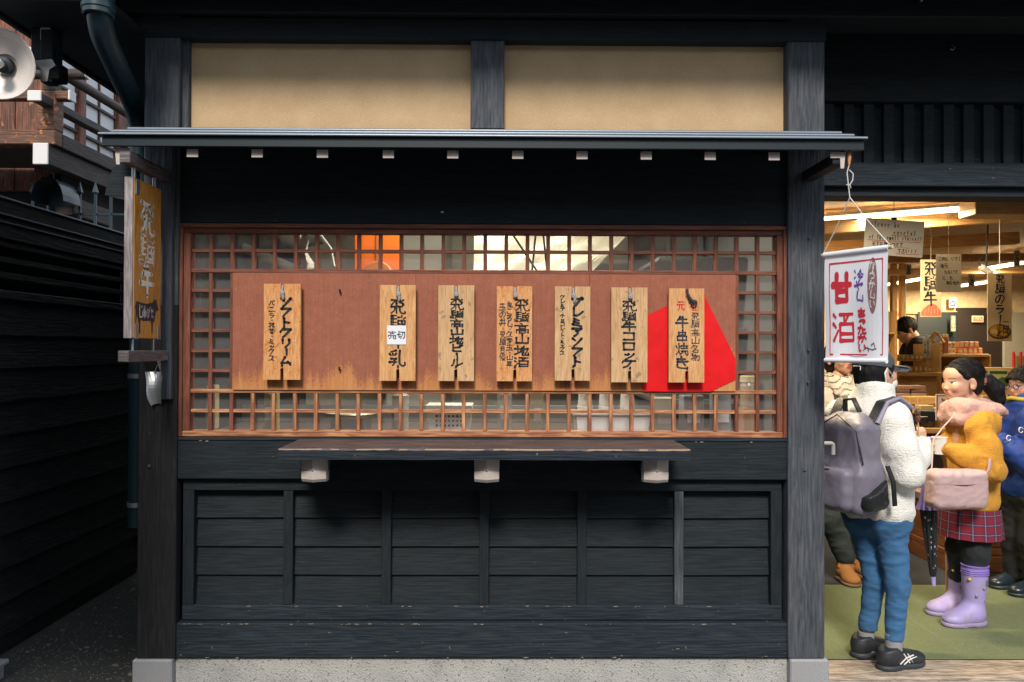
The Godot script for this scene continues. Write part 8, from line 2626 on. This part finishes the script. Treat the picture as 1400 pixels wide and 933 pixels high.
func child_with_scarf() -> void:
	var o := person("child in a beige coat and striped scarf behind the white banner, brown boots", Vector3(2.035, FLOOR_Y, -1.511), deg_to_rad(192))
	var J := func(px: float, py: float, z: float) -> Vector3: return inner(o, P(px, py, z))
	var hd := Transform3D(Basis().scaled(Vector3.ONE * 0.93), J.call(1151, 489, -1.511))
	var hy: float = hd.origin.y
	var skin := func(_p): return SKIN
	var shx := 0.14
	var core := [cap(Vector3(0, 0.58, 0), Vector3(0, hy - 0.22, 0), 0.09, 0.09), cap(Vector3(0, hy - 0.22, 0), Vector3(0, hy - 0.1, 0), 0.05, 0.045)] + chain([Vector3(shx, hy - 0.22, 0), Vector3(0.19, hy - 0.46, 0.02), Vector3(0.15, hy - 0.42, -0.16)], [0.04, 0.034, 0.024]) + chain([Vector3(-shx, hy - 0.22, 0), Vector3(-0.19, hy - 0.46, 0.02), Vector3(-0.12, hy - 0.42, -0.16)], [0.04, 0.034, 0.024])
	own(o, "body", solid([net(core, 0.014, {"k": 0.03, "paint": skin}), moved(net(head_field(0.95) + ear_field(0.95, 1.0) + ear_field(0.95, -1.0), 0.0045, {"k": 0.015, "paint": face_paint(0.95, SKIN)}), hd),
		moved(net(hand_field(-1.0, 0.6, 0.8), 0.004, {"k": 0.006, "paint": skin}), Transform3D(aim(Vector3(-0.4, 0.2, -1), Vector3.UP), Vector3(0.15, hy - 0.42, -0.16))),
		moved(net(hand_field(1.0, 0.6, 0.8), 0.004, {"k": 0.006, "paint": skin}), Transform3D(aim(Vector3(0.4, 0.2, -1), Vector3.UP), Vector3(-0.12, hy - 0.42, -0.16)))]), painted("skin", 0.55))
	var jf := [cap(Vector3(-0.055, 0.66, 0.0), Vector3(-0.055, hy - 0.27, 0.0), 0.12, 0.105), cap(Vector3(0.055, 0.66, 0.0), Vector3(0.055, hy - 0.27, 0.0), 0.12, 0.105), cap(Vector3(-0.11, hy - 0.235, 0.0), Vector3(0.11, hy - 0.235, 0.0), 0.066, 0.066)]
	jf += chain([Vector3(shx, hy - 0.23, 0), Vector3(0.19, hy - 0.46, 0.02), Vector3(0.15, hy - 0.42, -0.16)], [0.066, 0.062, 0.048]) + chain([Vector3(-shx, hy - 0.23, 0), Vector3(-0.19, hy - 0.46, 0.02), Vector3(-0.12, hy - 0.42, -0.16)], [0.066, 0.062, 0.048])
	var coat := own(o, "coat", solid([net(jf, 0.011, {"k": 0.04, "noise": 0.012, "freq": 9.0, "seed": 51, "planes": [[Vector3(0, -1, 0), -0.6]]})]), cloth("coat_beige", Color(0.52, 0.43, 0.37), 0.95, 0.3, 120.0, 0.15))
	var bs := begin()
	for w in 5:
		add_tube(bs, [Vector3(0.062 + w * 0.008, hy - 0.165, 0.0), Vector3(0.06 + w * 0.008, hy - 0.2, -0.085), Vector3(0.06 + w * 0.008, hy - 0.4, -0.135), Vector3(0.07 + w * 0.008, hy - 0.55, -0.12)], 0.006, 6)
	own(coat, "bag_strap", bs.commit(), flat("strap_black", Color(0.015, 0.016, 0.02), 0.7))
	# scarf with dark stripes
	var sf := []
	for i in 10:
		var a := TAU * i / 10.0
		var b := TAU * (i + 1) / 10.0
		sf.append(cap(Vector3(cos(a) * 0.075, hy - 0.135 + 0.012 * sin(a), sin(a) * 0.075 - 0.005), Vector3(cos(b) * 0.075, hy - 0.135 + 0.012 * sin(b), sin(b) * 0.075 - 0.005), 0.042, 0.042))
	sf += [ell(Vector3(0, hy - 0.18, -0.08), Vector3(0.09, 0.05, 0.05)), cap(Vector3(0.02, hy - 0.2, -0.1), Vector3(-0.03, hy - 0.24, -0.115), 0.04, 0.03)]
	var sp := func(p: Vector3) -> Color:
		var v := fposmod(p.y * 1.0 + p.x * 0.45 + 0.01 * sin(p.x * 90.0), 0.036)
		return Color(0.02, 0.02, 0.04) if v < 0.006 else Color(0.58, 0.5, 0.43)
	own(o, "scarf", solid([net(sf, 0.006, {"k": 0.025, "noise": 0.012, "freq": 13.0, "paint": sp})]), painted("scarf_knit", 0.95))
	var c1 := ell(Vector3(0, -0.05, -0.1), Vector3(0.072, 0.1, 0.09))
	c1.append("cut")
	own(o, "hair", solid([net([ell(Vector3(0, 0.03, 0.012), Vector3(0.088, 0.095, 0.1)), ell(Vector3(0.0, -0.03, 0.04), Vector3(0.08, 0.085, 0.06)), c1], 0.006, {"k": 0.018, "noise": 0.008, "freq": 46.0, "stretch": Vector3(1, 0.3, 1)})]), hair_mat(), hd)
	var bl: Vector3 = J.call(1157, 793, -1.49)
	var br: Vector3 = J.call(1176, 770, -1.596)
	own(o, "trousers", solid([net([cap(Vector3(-0.05, 0.64, 0), Vector3(0.05, 0.64, 0), 0.1, 0.1)] + chain([Vector3(0.065, 0.6, 0), Vector3(0.07, 0.36, -0.01), Vector3(bl.x, 0.14, bl.z)], [0.088, 0.07, 0.052]) + chain([Vector3(-0.065, 0.6, 0), Vector3(-0.07, 0.36, 0.0), Vector3(br.x, 0.14, br.z)], [0.088, 0.07, 0.052]), 0.011, {"k": 0.03, "noise": 0.007, "octaves": 2, "ridge": true, "freq": 5.0, "stretch": Vector3(0.9, 1.8, 0.9), "seed": 8})]), cloth("trouser_green", Color(0.02, 0.028, 0.026), 0.9, 0.1, 200.0, 0.06))
	var up := cloth("boot_tan", Color(0.3, 0.125, 0.03), 0.85, 0.15, 160.0, 0.08)
	var so := flat("boot_tan_sole", Color(0.2, 0.12, 0.06), 0.8)
	for e in [[bl, 0.25], [br, -0.1]]:
		var d := Vector3(sin(e[1]), 0, -cos(e[1]))
		var heel: Vector3 = Vector3(e[0].x, 0, e[0].z) - d * 0.06
		var sh := shoe(o, "boot", heel, heel + d * 0.21, up, so, 1.1, 0.14)
		own(sh, "strap", solid([net([cap(Vector3(-0.036, 0.082, -0.075), Vector3(0.036, 0.082, -0.075), 0.014, 0.014), cap(Vector3(-0.03, 0.1, -0.068), Vector3(0.03, 0.1, -0.068), 0.014, 0.014)], 0.005, {"k": 0.01})]), up)

func man_in_black() -> void:
	var o := person("man in a black hooded coat looking down at the back of the shop", Vector3(P(1256, 0, -5.1).x, 0.0005, -5.1), deg_to_rad(75))
	o.scale = Vector3.ONE * 1.07
	var hd := Transform3D(Basis(Vector3.RIGHT, -0.5), Vector3(0, 1.52, -0.09))
	var skin := func(_p): return SKIN
	var core := [cap(Vector3(0, 0.8, 0), Vector3(0, 1.3, 0), 0.11, 0.11), cap(Vector3(0, 1.3, 0), Vector3(0, 1.45, -0.05), 0.06, 0.055)] + chain([Vector3(-0.09, 0.82, 0), Vector3(-0.09, 0.45, 0), Vector3(-0.09, 0.06, 0)], [0.08, 0.06, 0.05]) + chain([Vector3(0.09, 0.82, 0), Vector3(0.09, 0.45, 0), Vector3(0.09, 0.06, 0)], [0.08, 0.06, 0.05])
	own(o, "body", solid([net(core, 0.02, {"k": 0.03, "paint": skin}), moved(net(head_field(1.12) + ear_field(1.12, 1.0) + ear_field(1.12, -1.0), 0.007, {"k": 0.015, "paint": face_paint(1.12, SKIN)}), hd),
		moved(net(hand_field(-1.0, 0.5, 1.0), 0.006, {"k": 0.008, "paint": skin}), Transform3D(aim(Vector3(0, 0, -1), Vector3.UP), Vector3(-0.16, 1.02, -0.28)))]), painted("skin", 0.55))
	var blk_ := cloth("coat_black", Color(0.007, 0.009, 0.01), 0.9, 0.1, 100.0, 0.1)
	var jf := [cap(Vector3(-0.09, 0.82, 0), Vector3(-0.09, 1.3, 0), 0.15, 0.13), cap(Vector3(0.09, 0.82, 0), Vector3(0.09, 1.3, 0), 0.15, 0.13), cap(Vector3(-0.16, 1.36, 0), Vector3(0.16, 1.36, 0), 0.08, 0.08), ell(Vector3(0, 1.41, 0.07), Vector3(0.15, 0.06, 0.1))]
	jf += chain([Vector3(-0.2, 1.34, 0), Vector3(-0.25, 1.05, 0.0), Vector3(-0.16, 1.02, -0.26)], [0.085, 0.075, 0.06]) + chain([Vector3(0.2, 1.34, 0), Vector3(0.25, 1.05, 0.0), Vector3(0.16, 1.02, -0.26)], [0.085, 0.075, 0.06])
	own(o, "coat", solid([net(jf, 0.018, {"k": 0.05, "noise": 0.02, "freq": 7.0})]), blk_)
	own(o, "trousers", solid([net(chain([Vector3(-0.09, 0.8, 0), Vector3(-0.09, 0.45, -0.01), Vector3(-0.09, 0.08, 0)], [0.12, 0.09, 0.075]) + chain([Vector3(0.09, 0.8, 0), Vector3(0.09, 0.45, -0.01), Vector3(0.09, 0.08, 0)], [0.12, 0.09, 0.075]), 0.02, {"k": 0.03})]), blk_)
	var up := flat("shoe_black", Color(0.018, 0.02, 0.024), 0.5)
	for sd in [-1.0, 1.0]:
		shoe(o, "shoe", Vector3(sd * 0.09, 0, 0.07), Vector3(sd * 0.09, 0, -0.19), up, up, 1.2)
	var c1 := ell(Vector3(0, -0.05, -0.1) * 1.12, Vector3(0.12, 0.1, 0.08) * 1.12)
	c1.append("cut")
	own(o, "hair", solid([net([ell(Vector3(0, 0.036, 0.012) * 1.12, Vector3(0.084, 0.088, 0.1) * 1.12), ell(Vector3(0, 0.04, -0.05) * 1.12, Vector3(0.07, 0.035, 0.05) * 1.12), c1], 0.008, {"k": 0.018, "noise": 0.008, "freq": 40.0})]), hair_mat(), hd)
func _ready() -> void:
	rng.seed = 7
	setup_view()
	make_materials()
	ground()
	shop_front()
	souvenir_shop()
	alley()
	timber_house()
	opposite_house()
	kitchen()
	counter_shelf()
	plaques()
	hanging_sign()
	downspout()
	street_lamp()
	amazake_banner()
	boy_in_fleece()
	girl_in_mustard()
	boy_in_blue()
	child_with_scarf()
	man_in_black()
